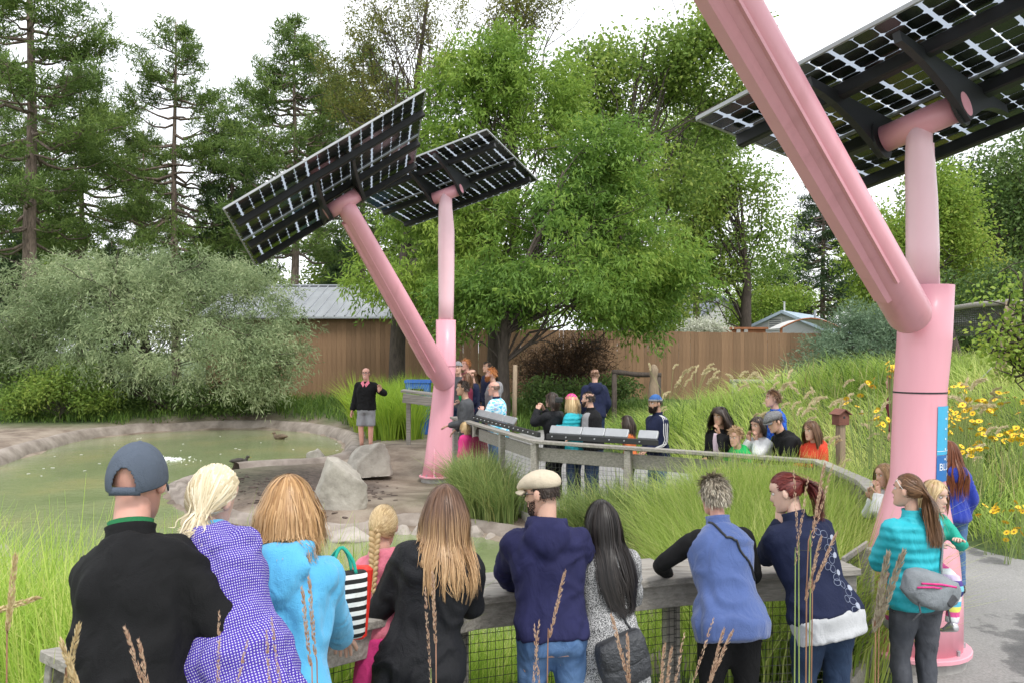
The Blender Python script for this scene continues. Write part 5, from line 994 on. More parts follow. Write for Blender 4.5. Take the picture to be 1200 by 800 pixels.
def head_geo(mb, P, m=0, n=26, ka=36, face=True):
    s = P.hs*P.k; zs = np.concatenate([np.linspace(-.12, -.105, 3), np.linspace(-.1, .06, n-8), np.linspace(.075, .118, 5)]); R = []; th = np.arange(ka)*2*PI/ka
    for z in zs:
        w, f, b = np.interp(z, HZ, HW), np.interp(z, HZ, HF), np.interp(z, HZ, HB); c, q = np.cos(th), np.sin(th); x = w*np.sign(c)*np.abs(c)**.92; y = (f+b)/2+(f-b)/2*q
        if face:
            fr = (q > .2)*1.0; A = np.interp(z, [-.05, -.038, -.027, -.01, .022, .04], [0, .010, .026, .017, .004, 0]); y = y+fr*A*np.exp(-(x/.0135)**2)
            y = y-fr*.011*np.exp(-((np.abs(x)-.032)/.015)**2-((z-.013)/.011)**2)+fr*.006*np.exp(-((z+.058)/.007)**2-(x/.024)**2)+fr*.006*np.exp(-((z+.1)/.014)**2-(x/.022)**2)-fr*.004*np.exp(-((z+.077)/.006)**2-(x/.022)**2)
        R.append(P.hc+(np.stack([x, y, np.full(ka, z)], 1)*s)@P.HR.T)
    mb.rings(R, True, m)
    for sg in (-1, 1): mb.ell(P.hc+P.HR@(A3(sg*.077, -.006, .0)*s), A3(.011, .021, .032)*s, 10, 6, P.HR@rotz(sg*-.35)@rotx(.15), m)
    mb.tube([P.neck-P.u*.06*P.k, P.neck*.55+(P.hc+P.HR@(A3(0, -.02, -.07)*s))*.45, P.hc+P.HR@(A3(0, -.022, -.05)*s), P.hc+P.HR@(A3(0, -.028, .0)*s), P.hc+P.HR@(A3(0, -.03, .03)*s)], np.array([.060, .054, .0535, .050, .03])*P.k*(.85 if P.fem else 1)*(.5+.5*P.hs), 16, True, m)
def hand_geo(mb, w, d, pal, k, curl=.5, m=0, sg=1, spread=.12):
    d = unit(d); pal = np.asarray(pal, float); pal = unit(pal-d*(pal@d)); s = np.cross(d, pal)*sg            # s points to the thumb side
    R = [sect(w+d*t*k, s, pal, a*k, b*k, 10, .8) for t, a, b in ((-.01, .026, .021), (.015, .028, .018), (.045, .038, .015), (.08, .040, .013), (.092, .036, .010))]; mb.rings(R, True, m)
    for i, (o, ln) in enumerate(((.028, .070), (.010, .080), (-.010, .074), (-.028, .058))):
        p = w+(d*.085+s*o)*k; dd = unit(d+s*o/.028*spread); pts = [p]; a = 0
        for j, fr in enumerate((.45, .32, .23)):
            a += curl*(.55+.25*j); pts.append(pts[-1]+(dd*math.cos(a)+pal*math.sin(a))*ln*fr*k)
        mb.tube(pts, np.array([.0092, .0088, .008, .0062])*k, 7, True, m)
    p = w+(d*.02+s*.026)*k; t1 = p+(d*.03+s*.028+pal*.008)*k; t2 = t1+(d*.033+s*.008+pal*.008*(1+curl))*k; mb.tube([p, t1, t2, t2+(d*.018+pal*.006*curl)*k], np.array([.013, .0115, .010, .007])*k, 7, True, m)
def torso(mb, P, S, infl, s0, s1, flare=0.0):
    T = FEM if S.get('fem') else MALE; fat = S.get('fat', 1.0); ss = np.array([t[0] for t in T]); out = []
    zs = sorted(set([s0, s1]+[t[0] for t in T if s0 < t[0] < s1]+([s0+.05] if s0 < -.16 else [])))
    for s in zs:
        a, b, o = (np.interp(s, ss, [t[i] for t in T]) for i in (1, 2, 3)); g = 1+(fat-1)*np.interp(s, [-.2, .0, .2, .42, .52, .6], [1, 1, 1.1, .8, .45, .1]); q = infl*(1 if s < .5 else max(.35, 1-(s-.5)*4))
        fl = flare*max(0, .15-s)
        out.append(sect(P.hip+(P.u*s+P.f*o)*P.k, P.r, P.f, (a*g*S.get('sh', 1.0)**(1 if s > .4 else 0)+q+fl)*P.k, (b*(1+(g-1)*1.25)+q+fl)*P.k, 22))
    mb.rings(out)
def sleeves(mb, P, S, infl, frac=1.0, cuff=.0, only=None):
    k = P.k; fat = S.get('fat', 1.0)**.6
    for i in (0, 1):
        if only is not None and i != only: continue
        s, e_, w = P.S[i], P.E[i], P.W[i]; inn = s*.72+(P.hip+P.u*.46*k)*.28
        pts = [inn, s, s*.55+e_*.45, e_, e_*.5+w*.5, w]; rr = np.array([.066, .058, .050, .044, .041, .033])*fat+infl; rr[-1] += cuff
        if frac < .5: pts, rr = pts[:3]+[s*.35+e_*.65], np.r_[rr[:3], rr[2]+.004]
        pts = np.array(pts); 
        mb.tube(spline(pts, 3*len(pts)) if len(pts) > 3 else pts, np.interp(np.linspace(0, len(pts)-1, 3*len(pts)), np.arange(len(pts)), rr)*k, 14)
        mb.ell(s, np.array([.056, .056, .056])*k*fat+infl*k, 12, 8)
def legs_geo(mb, P, S, infl, frac=1.0, skin=False):
    k = P.k; fat = S.get('fat', 1.0)
    for i in (0, 1):
        h_, kn, an = P.H[i], P.K[i], P.A[i]; pts = [h_+A3(0, 0, .02)*k, h_*.6+kn*.4, kn, kn*.65+an*.35, an]; rr = np.array([.092*fat, .080*fat, .056*fat**.5, .054*fat**.5, .038])
        if not skin: rr = rr+infl*np.array([1, 1, 1.3, 1.5, 2.0])
        if frac < 1: pts = pts[:2]+[h_*(1-frac*2*.94)+kn*frac*2*.94 if frac <= .5 else kn]; rr = np.r_[rr[:2], rr[2]+.022]; pts = np.array(pts); mb.tube(pts, rr*k, 14); continue
        pts = np.array(pts); mb.tube(spline(pts, 12), np.interp(np.linspace(0, 4, 12), np.arange(5), rr)*k, 14)
def shoe_geo(mb, an, f, k):
    f = unit(f*A3(1, 1, .4)); r = unit(np.cross(f, A3(0, 0, 1))); u = np.cross(r, f); R = []
    for y, a, z0, z1 in ((-.07, .028, -.075, .0), (-.05, .038, -.083, .03), (0, .042, -.083, .035), (.05, .044, -.083, .005), (.10, .048, -.083, -.025), (.15, .044, -.083, -.035), (.175, .025, -.078, -.045)): R.append(sect(an+(f*y+u*(z0+z1)/2)*k, r, u, a*k, (z1-z0)/2*k, 12, .75))
    mb.rings(R)
# ---- hair
def hairmat(name, roots, tips=None, rough=.42):
    if name in _M: return _M[name]
    m, t, p, _ = nodes(name); a = t.nodes.new('ShaderNodeAttribute'); a.attribute_name = 'rnd'; b = t.nodes.new('ShaderNodeAttribute'); b.attribute_name = 'len'
    r1_ = ramp(t, a.outputs['Fac'], [(i/(len(roots)-1), c) for i, c in enumerate(roots)]); out = r1_.outputs[0]
    if tips:
        r2_ = ramp(t, a.outputs['Fac'], [(i/(len(tips)-1), c) for i, c in enumerate(tips)]); mr = t.nodes.new('ShaderNodeMapRange'); mr.inputs[1].default_value = .35; mr.inputs[2].default_value = .8
        mx_ = t.nodes.new('ShaderNodeMix'); mx_.data_type = 'RGBA'; t.links.new(b.outputs['Fac'], mr.inputs[0]); t.links.new(mr.outputs[0], mx_.inputs[0]); t.links.new(out, mx_.inputs[6]); t.links.new(r2_.outputs[0], mx_.inputs[7]); out = mx_.outputs[2]
    t.links.new(out, p.inputs['Base Color']); p.inputs['Roughness'].default_value = rough; p.inputs['Specular IOR Level'].default_value = .35; _M[name] = m; return m
def ribbons(Pt, Nn, w, rnd):
    n, s, _ = Pt.shape; T = unit(np.gradient(Pt, axis=1)); S_ = unit(np.cross(T, Nn)); tt = np.linspace(0, 1, s); ww = (w*(1-.75*tt**3))[None, :, None] if np.isscalar(w) else w[:, None, None]*(1-.75*tt**3)[None, :, None]
    V = np.stack([Pt-S_*ww*.5, Pt+S_*ww*.5], 2).reshape(-1, 3); b = (np.arange(n)*s*2)[:, None]; q = np.arange(s-1)[None, :]*2; F = np.stack([b+q, b+q+1, b+q+3, b+q+2], -1).reshape(-1, 4)
    return V, F, np.repeat(rnd, s*2), np.tile(np.repeat(tt, 2), n)
HC, HRD = A3(0, -.006, .012), A3(.083, .104, .115)
def hair(P, S, H, bvhs, root, seed):
    kind = H['kind']; s_ = P.hs*P.k; r_ = np.random.default_rng(seed); near = S.get('near', 0); n = H.get('n', 900 if near else 220); L_ = H.get('len', .3)/s_; steps = 13 if near else 7; n = int(n*.72)
    g = P.HR.T@A3(0, 0, -1); vol = H.get('vol', 1.0); HR_ = HRD*vol
    lowz = H.get('low', -.42 if kind != 'short' else -.30)
    D = unit(r_.normal(size=(n*4, 3))); fl = H.get('line', .50)
    ok = (D[:, 2] > lowz) & ~((D[:, 1] > .36) & (D[:, 2] < fl+.28*(D[:, 1]-.3)))
    ok &= ~((np.abs(D[:, 0]) > .62) & (D[:, 1] > -.10) & (D[:, 2] < .12))                                # leave the ears and temples
    if kind == 'ring': ok &= D[:, 2] < .35
    D = D[ok][:n]; n = len(D); rnd = np.clip(.5+.28*r_.normal(size=n), 0, 1)
    def ex(Q): q = (Q-HC)/HR_; return np.linalg.norm(q, axis=-1)
    pts = np.empty((n, steps, 3)); p = HC+D*HR_*r_.uniform(.97, 1.03, (n, 1)); part = np.array(H.get('part', (0, .03, .115)))
    lay = r_.uniform(1.0, 1.10 if near else 1.12, n); pts[:, 0] = p
    if kind in ('short', 'ring'):
        ln = H.get('len', .045)/s_*r_.uniform(.6, 1.2, n); d0 = unit(D*.35+unit(np.cross(np.cross(D, A3(0, -.35, -1)), D))*.9+r_.normal(0, H.get('mess', .25), (n, 3)))
        for i in range(1, steps): q = p+d0*(ln*i/(steps-1))[:, None]; e_ = ex(q)[:, None]; pts[:, i] = np.where(e_ < 1.0+.02*i/steps, HC+(q-HC)/e_*(1.01+.03*i/steps), q)
    elif kind in ('pony', 'braid'):
        tie = A3(*H.get('tie', (0, -.118, .02))); mid = steps*2//5 if kind == 'pony' else steps-1
        T0 = unit((tie-HC)/HR_)
        for i in range(1, mid+1):
            f = i/mid; d_ = unit(D*(1-f)+T0*f+.0); q = HC+d_*HR_*(1.03+.03*lay[:, None]*(1-f)); 
            if i == mid: q = tie+r_.normal(0, .008, (n, 3))
            pts[:, i] = q
        if kind == 'pony':
            off = r_.normal(0, 1, (n, 3))*A3(1, .55, 0)*H.get('thick', .026); lw = L_*r_.uniform(.72, 1.08, n); back = A3(0, -1, 0)
            for i in range(mid+1, steps):
                f = (i-mid)/(steps-1-mid); bow = np.sin(min(f*1.25, 1)*PI)**.7 if f < .85 else .75
                pts[:, i] = tie+g*(f*lw)[:, None]+back*(H.get('kick', .05)*np.sin(min(f*2.2, 1)*PI/2))+off*(.35+.9*bow)+A3(1, 0, 0)*(H.get('sway', 0)*f)
    else:
        ln = L_*r_.uniform(.86, 1.06, n); ds = ln/(steps-1); curl = H.get('curl', 0.0); ph = r_.uniform(0, 6.3, n); q = p.copy(); dirp = unit(D*A3(1, 1, .2)+A3(0, 0, .02)); spread = H.get('spread', .10)
        for i in range(1, steps):
            e_ = ex(q); nrm = unit((q-HC)/HR_**2); fall = g[None, :]+spread*D*A3(1, 1, 0); fall = np.where((D[:, 0:1]*0+(q[:, 2:3] > -.02)), fall+.55*(q-part)*A3(6, 4, 0), fall); t_ = fall-nrm*np.minimum((fall*nrm).sum(1, keepdims=True), 0)*(e_ < 1.12)[:, None]
            q = q+unit(t_)*ds[:, None]; e_ = ex(q)[:, None]; lim = (1.02+.06*(lay-1)/.1*.6)[:, None]; q = np.where((e_ < lim), HC+(q-HC)/e_*lim, q)
            fr = (q[:, 1] > .02) & (q[:, 2] < .07); q[fr, 0] = np.sign(q[fr, 0]+1e-6)*np.maximum(np.abs(q[fr, 0]), .080+curl); q[fr, 1] = np.minimum(q[fr, 1], .06)
            if H.get('gather'): lo = q[:, 2] < -.06; q[lo, 0] *= 1-H['gather']*.12
            if H.get('back'): lo = q[:, 2] < -.03; q[lo, 1] = np.minimum(q[lo, 1], H['back']+.06*(1-np.clip((-q[lo, 2]-.03)/.12, 0, 1)))
            pts[:, i] = q+curl*np.stack([np.sin(ph+i*1.15), np.cos(ph+i*1.15), 0*ph], 1)*min(1, i/4)
    W_ = P.hc+(pts*s_)@P.HR.T; N_ = unit(pts-HC)@P.HR.T
    if bvhs and kind not in ('short', 'ring', 'braid'):
        cut = P.neck[2]+.05*P.k; lay2 = r_.uniform(.004, .022, n)
        for b in bvhs:
            for i in range(n):
                for j in range(steps):
                    w = W_[i, j]
                    if w[2] < cut:
                        lo = b.find_nearest(Vector(w), .11)
                        if lo[0] is not None:
                            nn = lo[1]; v_ = Vector(w)-lo[0]
                            if v_.dot(nn) < lay2[i]:
                                new = np.array(lo[0]+nn*lay2[i])
                                if j > 0 and np.linalg.norm(new-w) > H.get('maxpush', .3): W_[i, j:] = W_[i, j-1]; break
                                W_[i, j] = new; N_[i, j] = np.array(nn)
    if kind in ('long', 'pony') and near:
        fly = (r_.random(n) < .10)[:, None, None]; W_ = W_+fly*r_.normal(0, .016, (n, 1, 3))*np.linspace(0, 1, steps)[None, :, None]**.7
    if bvhs and kind not in ('short', 'ring'):
        for _ in range(2): W_[:, 1:-1] = .25*W_[:, :-2]+.5*W_[:, 1:-1]+.25*W_[:, 2:]; N_[:, 1:-1] = unit(N_[:, :-2]+N_[:, 1:-1]+N_[:, 2:])
    V, F, rn, tt = ribbons(W_, N_, H.get('w', .0075 if near else .014)*s_/1.0*r_.uniform(.6, 1.2, n), rnd)
    # scalp shell under the strands
    k = 24; R = []
    for i in range(15):
        a = PI/2-(PI*.70)*i/14; a = min(a, PI/2-.05); th = np.arange(k)*2*PI/k; d_ = np.stack([np.cos(a)*np.cos(th), np.cos(a)*np.sin(th), np.full(k, np.sin(a))], 1)
        face = ((d_[:, 1] > .34) & (d_[:, 2] < fl+.30*(d_[:, 1]-.3))) | ((np.abs(d_[:, 0]) > .6) & (d_[:, 1] > -.12) & (d_[:, 2] < .14)) | (d_[:, 2] < lowz)
        if kind == 'ring': face |= d_[:, 2] > .38
        R.append(P.hc+((HC+d_*HR_*np.where(face, .72, .995)[:, None])*s_)@P.HR.T)
    b = MB(); b.rings(R, True); Vs = np.concatenate(b.V)
    if kind == 'braid':
        tie = A3(*H.get('tie', (0, -.118, .02))); q0 = P.hc+P.HR@(tie*s_); nb_ = H.get('lumps', 11); b2 = MB()
        for i in range(nb_):
            f = i/(nb_-1); c = q0+A3(0, -.012*(1-f), -H['len']*f)+A3(*H.get('drift', (0, 0, 0)))*f; wd = .021*(1-.35*f)*(P.hs**.5)
            for sg in (-1, 1):
                b2.ell(c+A3(sg*wd*.48, -.004, -(.5 if sg > 0 else 0)*H['len']/nb_), (wd*.62, wd*.55, wd*.98), 8, 6, roty(sg*.65))
        b2.tube([q0+A3(0, -.0, -H['len']*1.02), q0+A3(*H.get('drift', (0, 0, 0)))+A3(0, 0, -H['len']*1.18)], [.012, .003], 7); o_ = len(Vs); V2 = np.concatenate(b2.V); b.F += [tuple(i+b.n for i in f) for f in b2.F]; Vs = np.concatenate([Vs, V2])
    nV = len(V); Va = np.concatenate([V, Vs]); Fa = [tuple(f) for f in F]+[tuple(i+nV for i in f) for f in b.F]
    rr = np.concatenate([rn, np.clip(.35+.3*vnoise(Vs, 60), 0, 1)]); tl = np.concatenate([tt, np.clip((P.hc[2]+.1-Vs[:, 2])/max(H.get('len', .3), .1), 0, 1)*(.6 if kind in ('braid',) else .3)])
    return obj('hair', new_mesh('hair', Va, Fa, True, attrs={'rnd': rr, 'len': tl}), H['mat'], root)
# ---- fabrics
def folds(m, st=.55, sc=13):                           # soft creases under the weave
    t = m.node_tree; p = t.nodes['Principled BSDF']; v = coord(t, (1, 1, .6)); n = noise_node(t, sc, 3, v, .45); n.inputs['Distortion'].default_value = .8
    b = t.nodes.new('ShaderNodeBump'); b.inputs['Strength'].default_value = st; b.inputs['Distance'].default_value = .03; t.links.new(n.outputs[0], b.inputs['Height'])
    if p.inputs['Normal'].links: t.links.new(b.outputs[0], p.inputs['Normal'].links[0].from_node.inputs['Normal'])
    else: t.links.new(b.outputs[0], p.inputs['Normal'])
    return m
def fab(name, c, var=.10, rough=.85, bump=.35, bsc=220, sheen=.0, sc=3.0): return folds(mat('cloth_'+name, c, var=var, sc=sc, rough=rough, bump=bump, bsc=bsc, sheen=sheen, spec=.25))
SKIN = {}
def skin(tone):
    if tone not in SKIN:
        c = {'fair': (.60, .36, .27), 'pale': (.66, .43, .34), 'tan': (.46, .27, .185), 'brown': (.30, .17, .11), 'pink': (.62, .33, .26)}[tone]; m = mat('skin_'+tone, c, var=.10, sc=7, rough=.5, bump=.12, bsc=90); SKIN[tone] = m
        p = m.node_tree.nodes['Principled BSDF']; p.inputs['Subsurface Weight'].default_value = .12; p.inputs['Subsurface Radius'].default_value = (.02, .008, .004); p.inputs['Subsurface Scale'].default_value = .5
    return SKIN[tone]
M_eye = mat('eye_white', (.75, .73, .70), var=.02, rough=.2); M_iris = mat('eye_dark', (.03, .02, .015), rough=.2); M_lip = mat('lips', (.42, .16, .14), rough=.45); M_sole = mat('shoe_black', (.03, .03, .03), rough=.6)
def face_parts(P, root, hairm, beard=None, teeth=False):
    s = P.hs*P.k; T = lambda v: P.hc+P.HR@(np.asarray(v, float)*s)
    for sg in (-1, 1):
        e_ = MB(); e_.ell(T((sg*.032, .073, .013)), A3(.0125, .011, .0085)*s, 10, 6, P.HR); e_ = e_.build('eye', M_eye, root, True); i_ = MB(); i_.ell(T((sg*.032, .0815, .013)), A3(.0055, .004, .0065)*s, 8, 6, P.HR); i_.build('iris', M_iris, e_, True)
        MB().tube([T((sg*.016, .088, .032)), T((sg*.032, .0885, .037)), T((sg*.048, .078, .032))], np.array([.0035, .004, .002])*s, 6).build('eyebrow', hairm, root, True)
    mo = MB(); mo.tube([T((-.024, .083, -.057)), T((-.010, .0945, -.058)), T((.010, .0945, -.058)), T((.024, .083, -.057))], np.array([.002, .0058, .0058, .002])*s, 8); mo.build('mouth', M_white if teeth else M_lip, root, True)
    if beard:
        r_ = np.random.default_rng(3); n = 2200; th = r_.uniform(.12, PI-.12, n); z = r_.uniform(-.118, -.028, n); w, f, b = np.interp(z, HZ, HW), np.interp(z, HZ, HF), np.interp(z, HZ, HB); C = np.stack([w*np.cos(th), (f+b)/2+(f-b)/2*np.sin(th), z], 1)
        keep = ~((np.abs(C[:, 0]) < .024) & (np.abs(z+.058) < .006)) & ((np.abs(C[:, 0]) > .035) | (z < -.033)) & ((z < -.06) | (np.abs(C[:, 0]) < .03) | (np.abs(C[:, 0]) > .045)); C = C[keep]
        D = unit(np.stack([C[:, 0]*3, C[:, 1]*4, -np.full(len(C), .3)], 1)+r_.normal(0, .25, (len(C), 3))); V, F, rn = leafquads(C, D, beard, .0045, r_.uniform(0, 1, len(C)), r_); obj('beard', new_mesh('beard', P.hc+(V*s)@P.HR.T, F, attrs={'rnd': rn, 'len': rn*0}), hairm, root)
def cap_shell(P, rad, a_lo, front, back_cut=None, k=28, n=12, off=(0, -.004, .016), thick=.004):
    s = P.hs*P.k; R = []; off = A3(*off)
    for i in range(n+1):
        t = i/n; th = np.arange(k)*2*PI/k; lo = a_lo+front*np.sin(th); a = PI/2-.02-(PI/2-.02-lo)*t; d_ = np.stack([np.cos(a)*np.cos(th), np.cos(a)*np.sin(th), np.sin(a)], 1); R.append(P.hc+((off+d_*np.asarray(rad))*s)@P.HR.T)
    return R
def hood_geo(mb, P, k, size=1.0):                       # hood lying on the upper back
    for a in np.linspace(-1.15, 1.15, 9): c = P.neck+(P.r*math.sin(a)*.105-P.f*math.cos(a)*.085-P.f*.01+P.u*(.025-.02*math.cos(a)))*k*size; mb.ell(c, .034*k*size, 8, 6)
    mb.ell(P.neck+(-P.f*.125-P.u*.055)*k, A3(.135, .045, .085)*k*size, 14, 8, np.stack([P.r, P.f, P.u], 1)); mb.ell(P.neck+(-P.f*.145-P.u*.10)*k, A3(.085, .035, .085)*k*size, 12, 8, np.stack([P.r, P.f, P.u], 1))
def collar_geo(mb, P, k, hgt=.055, open_=0.0, r=1.0):
    R = []
    for t, rr in ((-.02, 1.22), (0, 1.10), (hgt*.6, 1.02), (hgt, 1.08), (hgt*.92, .94), (0, .92)):
        R.append(sect(P.neck+(P.u*t+P.f*.004)*k, P.r, P.f, .072*rr*k*r, .070*rr*k*r, 20, 1))
    mb.rings(R, True)
NP = [0]; BIGP = []
def person(label, px, py, d, heading, S, gx=None):
    """px, py: photo pixel of the crown; d: distance of the head; heading 0 = facing away from the viewer"""
    NP[0] += 1; seed = NP[0]*13; S.setdefault('near', 0); ang = math.radians(heading); Rz = rotz(ang)
    tgt = at(px, py, d); P0 = mkpose(S, 1.0); hz0 = S.get('base', None)
    off = Rz@P0.top
    def solve(k): q = tgt-(Rz@P0.top)*k; return q[0], q[1]
    k = S['h']/1.75 if 'h' in S else 1.0
    for it in range(4):
        x, y = solve(k); z = g1(x, y)+.035 if hz0 is None else hz0
        if 'h' not in S: k = (tgt[2]-z)/P0.top[2]
    if 'h' in S: z = tgt[2]-P0.top[2]*k if hz0 is None else hz0
    P = mkpose(S, k); P.fem = S.get('fem', 0); root = thing('person', label, 'person', (x, y, z), S.get('group')); root.rotation_euler = (0, 0, ang); P.root = root
    near = S['near']; vox = (.0150 if near else .025)*(.8 if k < .75 else 1); sk = skin(S.get('skin', 'fair'))
    mb = MB(); head_geo(mb, P, 0, 26 if near else 20, 36 if near else 28); torso(mb, P, S, -.012, -.11, .6)
    for i in (0, 1):
        if S.get('noarm') == i: continue
        mb.tube(np.array([P.S[i], P.E[i], P.E[i]*.6+P.W[i]*.4, P.W[i]]), np.array([.045, .038, .037, .025])*k*S.get('fat', 1)**.3, 10)
        pal = S.get('palm', (None, None))[i]; pal = (A3(0, 0, -1) if abs(P.HD[i][2]) < .8 else A3((1 if i == 0 else -1), 0.2, 0)) if pal is None else pal
        hand_geo(mb, P.W[i], P.HD[i], pal, k*(1 if k > .8 else 1.1), S.get('curl', .45), 0, (1 if i == 0 else -1), S.get('spread', .12))
    legs_geo(mb, P, S, 0, 1.0, True); mb.build('body', sk, root, True)
    if S.get('face', 1 if abs(heading) > 60 else 0): face_parts(P, root, S.get('brow', S['hair']['mat'] if 'hair' in S else M_iris), S.get('beard'), S.get('smile', False))
    bv = []
    bt = S.get('bottom')
    if bt:
        g = MB(); legs_geo(g, P, S, bt.get('infl', .012), bt.get('frac', 1.0)); torso(g, P, S, bt.get('infl', .012), -.11, bt.get('top', .12)); me = remesh(g, vox*(1.2 if bt['mat'] in BIGP else 1.7), 3, bt.get('wr', .006)*k, 11, seed+1); obj(bt.get('name', 'trousers'), me, bt['mat'], root)
    tp = S.get('top')
    if tp:
        g = MB(); torso(g, P, S, tp.get('infl', .02), tp.get('hem', -.08), .578, tp.get('flare', .0))
        if tp.get('sleeve', 1.0) > 0: sleeves(g, P, S, tp.get('infl', .02)*.75, tp.get('sleeve', 1.0), tp.get('cuff', .004))
        if tp.get('hood'): hood_geo(g, P, k, tp.get('hoodsize', 1.0))
        me = remesh(g, vox, tp.get('sm', 9 if near else 3), tp.get('wr', .008)*k, tp.get('wsc', 9), seed+2, tp.get('aniso', (1, 1, .55))); jk = obj(tp.get('name', 'jacket'), me, tp['mat'], root)
        if tp.get('cyl'):
            n_ = len(me.vertices); cv_ = np.empty(n_*3, np.float32); me.vertices.foreach_get('co', cv_); cv_ = cv_.reshape(n_, 3)-P.hip; uu = np.arctan2(cv_@P.r, -(cv_@P.f))*.16*k*1.5; at_r = me.attributes.new('cyl', 'FLOAT_VECTOR', 'POINT'); at_r.data.foreach_set('vector', np.stack([uu, cv_@P.u, 0*uu], 1).astype(np.float32).ravel())
        bv.append(BVHTree.FromPolygons([v.co for v in me.vertices], [p.vertices for p in me.polygons]))
    if tp and tp.get('collar'): cg = MB(); collar_geo(cg, P, k, tp['collar']); cg.build('collar', tp['mat'], root, True)
    un = S.get('under')
    if un:
        g = MB(); torso(g, P, S, un.get('infl', .012), un.get('hem', -.12), un.get('utop', .56), un.get('flare', 0))
        if un.get('sleeve', 0) > 0: sleeves(g, P, S, un.get('infl', .012)*.8, un['sleeve'])
        if un.get('collar'): cg = MB(); collar_geo(cg, P, k, un['collar'], r=un.get('cr', .9)); cg.build('shirt_collar', un['mat'], root, True)
        me = remesh(g, vox, 3, .006*k, 10, seed+3); obj(un.get('name', 'shirt'), me, un['mat'], root)
    if S.get('shoes', 1) and not S.get('noshoes'):
        for i in (0, 1): g = MB(); shoe_geo(g, P.A[i], S.get('footdir', A3(0, 1, 0)) if not isinstance(S.get('footdir'), list) else S['footdir'][i], k); g.build('shoe', S.get('shoem', M_sole), root, True)
    if 'hair' in S: hair(P, S, S['hair'], bv if near else [], root, seed+5)
    P.bv = bv
    for fn in S.get('extra', ()): fn(P, root, k)
    return P
# ---- hats and accessories (each becomes a part of its wearer)
def beanie(m1, m2=None, pom=False):
    def f(P, root, k):
        R = cap_shell(P, (.087, .108, .112), .12, .10, off=(0, -.006, .028)); h = MB().rings(R, True).build('beanie', m1, root, True); R2 = []
        for t, e_ in ((-.02, 1.0), (-.02, 1.06), (.2, 1.07), (.22, 1.0)):
            R2.append(cap_shell(P, A3(.087, .108, .112)*e_, .10+t, .10, off=(0, -.006, .028))[-1])
        MB().rings(R2, False).build('cuff', m2 or m1, h, True)
        if pom: q = MB(); q.ell(P.hc+P.HR@(A3(0, -.01, .15)*P.hs*P.k), .03*P.hs*P.k, 10, 8); q.build('pompom', m1, h, True)
    return f
def baseball_cap(m1, opening=True):
    def f(P, root, k):
        s = P.hs*P.k; R = cap_shell(P, (.0865, .108, .118), -.13, .30, k=144, n=48, off=(0, -.006, .014)); V = np.concatenate(R); K = 144; F = []
        th = np.arange(K)*2*PI/K; op = lambda i, j: opening and i >= 20 and math.hypot(((th[j]+PI/K+PI/2+PI) % (2*PI)-PI)/.46, (48-i-.5)/17) < 1
        for i in range(48):
            for j in range(K):
                if not op(i, j): F.append((i*K+j, i*K+(j+1) % K, (i+1)*K+(j+1) % K, (i+1)*K+j))
        F.append(tuple(range(K-1, -1, -1))); b = MB().add(V, F); c = b.build('cap', m1, root, True); mo = c.modifiers.new('thick', 'SOLIDIFY'); mo.thickness = .004; mo.offset = -1
        for a in np.arange(6)*PI/3+PI/6:
            pts = []
            for t in np.linspace(0, .97, 8):
                lo = -.13+.30*math.sin(a); e_ = PI/2-.02-(PI/2-.02-lo)*t; pts.append(P.hc+P.HR@((A3(0, -.006, .014)+A3(math.cos(e_)*math.cos(a), math.cos(e_)*math.sin(a), math.sin(e_))*A3(.0870, .1085, .1185))*s))
            if not (opening and abs(a-PI*1.5) < .3): MB().tube(pts, .0012*s, 4).build('seam', m1, c)
        MB().ell(P.hc+P.HR@(A3(0, -.006, .134)*s), A3(.008, .008, .005)*s, 8, 5).build('button', m1, c, True)
        T_ = []
        for q in np.linspace(0, 1, 15):
            a = PI/2+(q-.5)*1.95; row = []
            for e_ in (0, .25, .5, .75, 1):
                r = 1+.62*e_*math.cos((q-.5)*1.9)**.8; row.append(P.hc+P.HR@((A3(0, -.006, .032+.010*math.sin(a)-.055*((q-.5)*2)**2*.55-.028*e_)+A3(math.cos(a)*.0865, math.sin(a)*.108*r, 0))*s))
            T_.append(row)
        V = np.array(T_).reshape(-1, 3); F = [(i*5+j, i*5+j+1, (i+1)*5+j+1, (i+1)*5+j) for i in range(14) for j in range(4)]; b = MB().add(V, F).build('brim', m1, c, True); mo = b.modifiers.new('thick', 'SOLIDIFY'); mo.thickness = .005
        if opening:
            rg = []
            for a in np.linspace(-.62, .62, 13): rg.append(np.array([P.hc+P.HR@((A3(0, -.006, .014)+A3(math.sin(a)*.0865*q, -math.cos(a)*.108*q, z)*A3(.93, .93, 1))*s) for q, z in ((1.0, -.052), (1.05, -.052), (1.06, -.026), (1.01, -.026))]))
            MB().rings(rg).build('strap', m1, c, True)
    return f
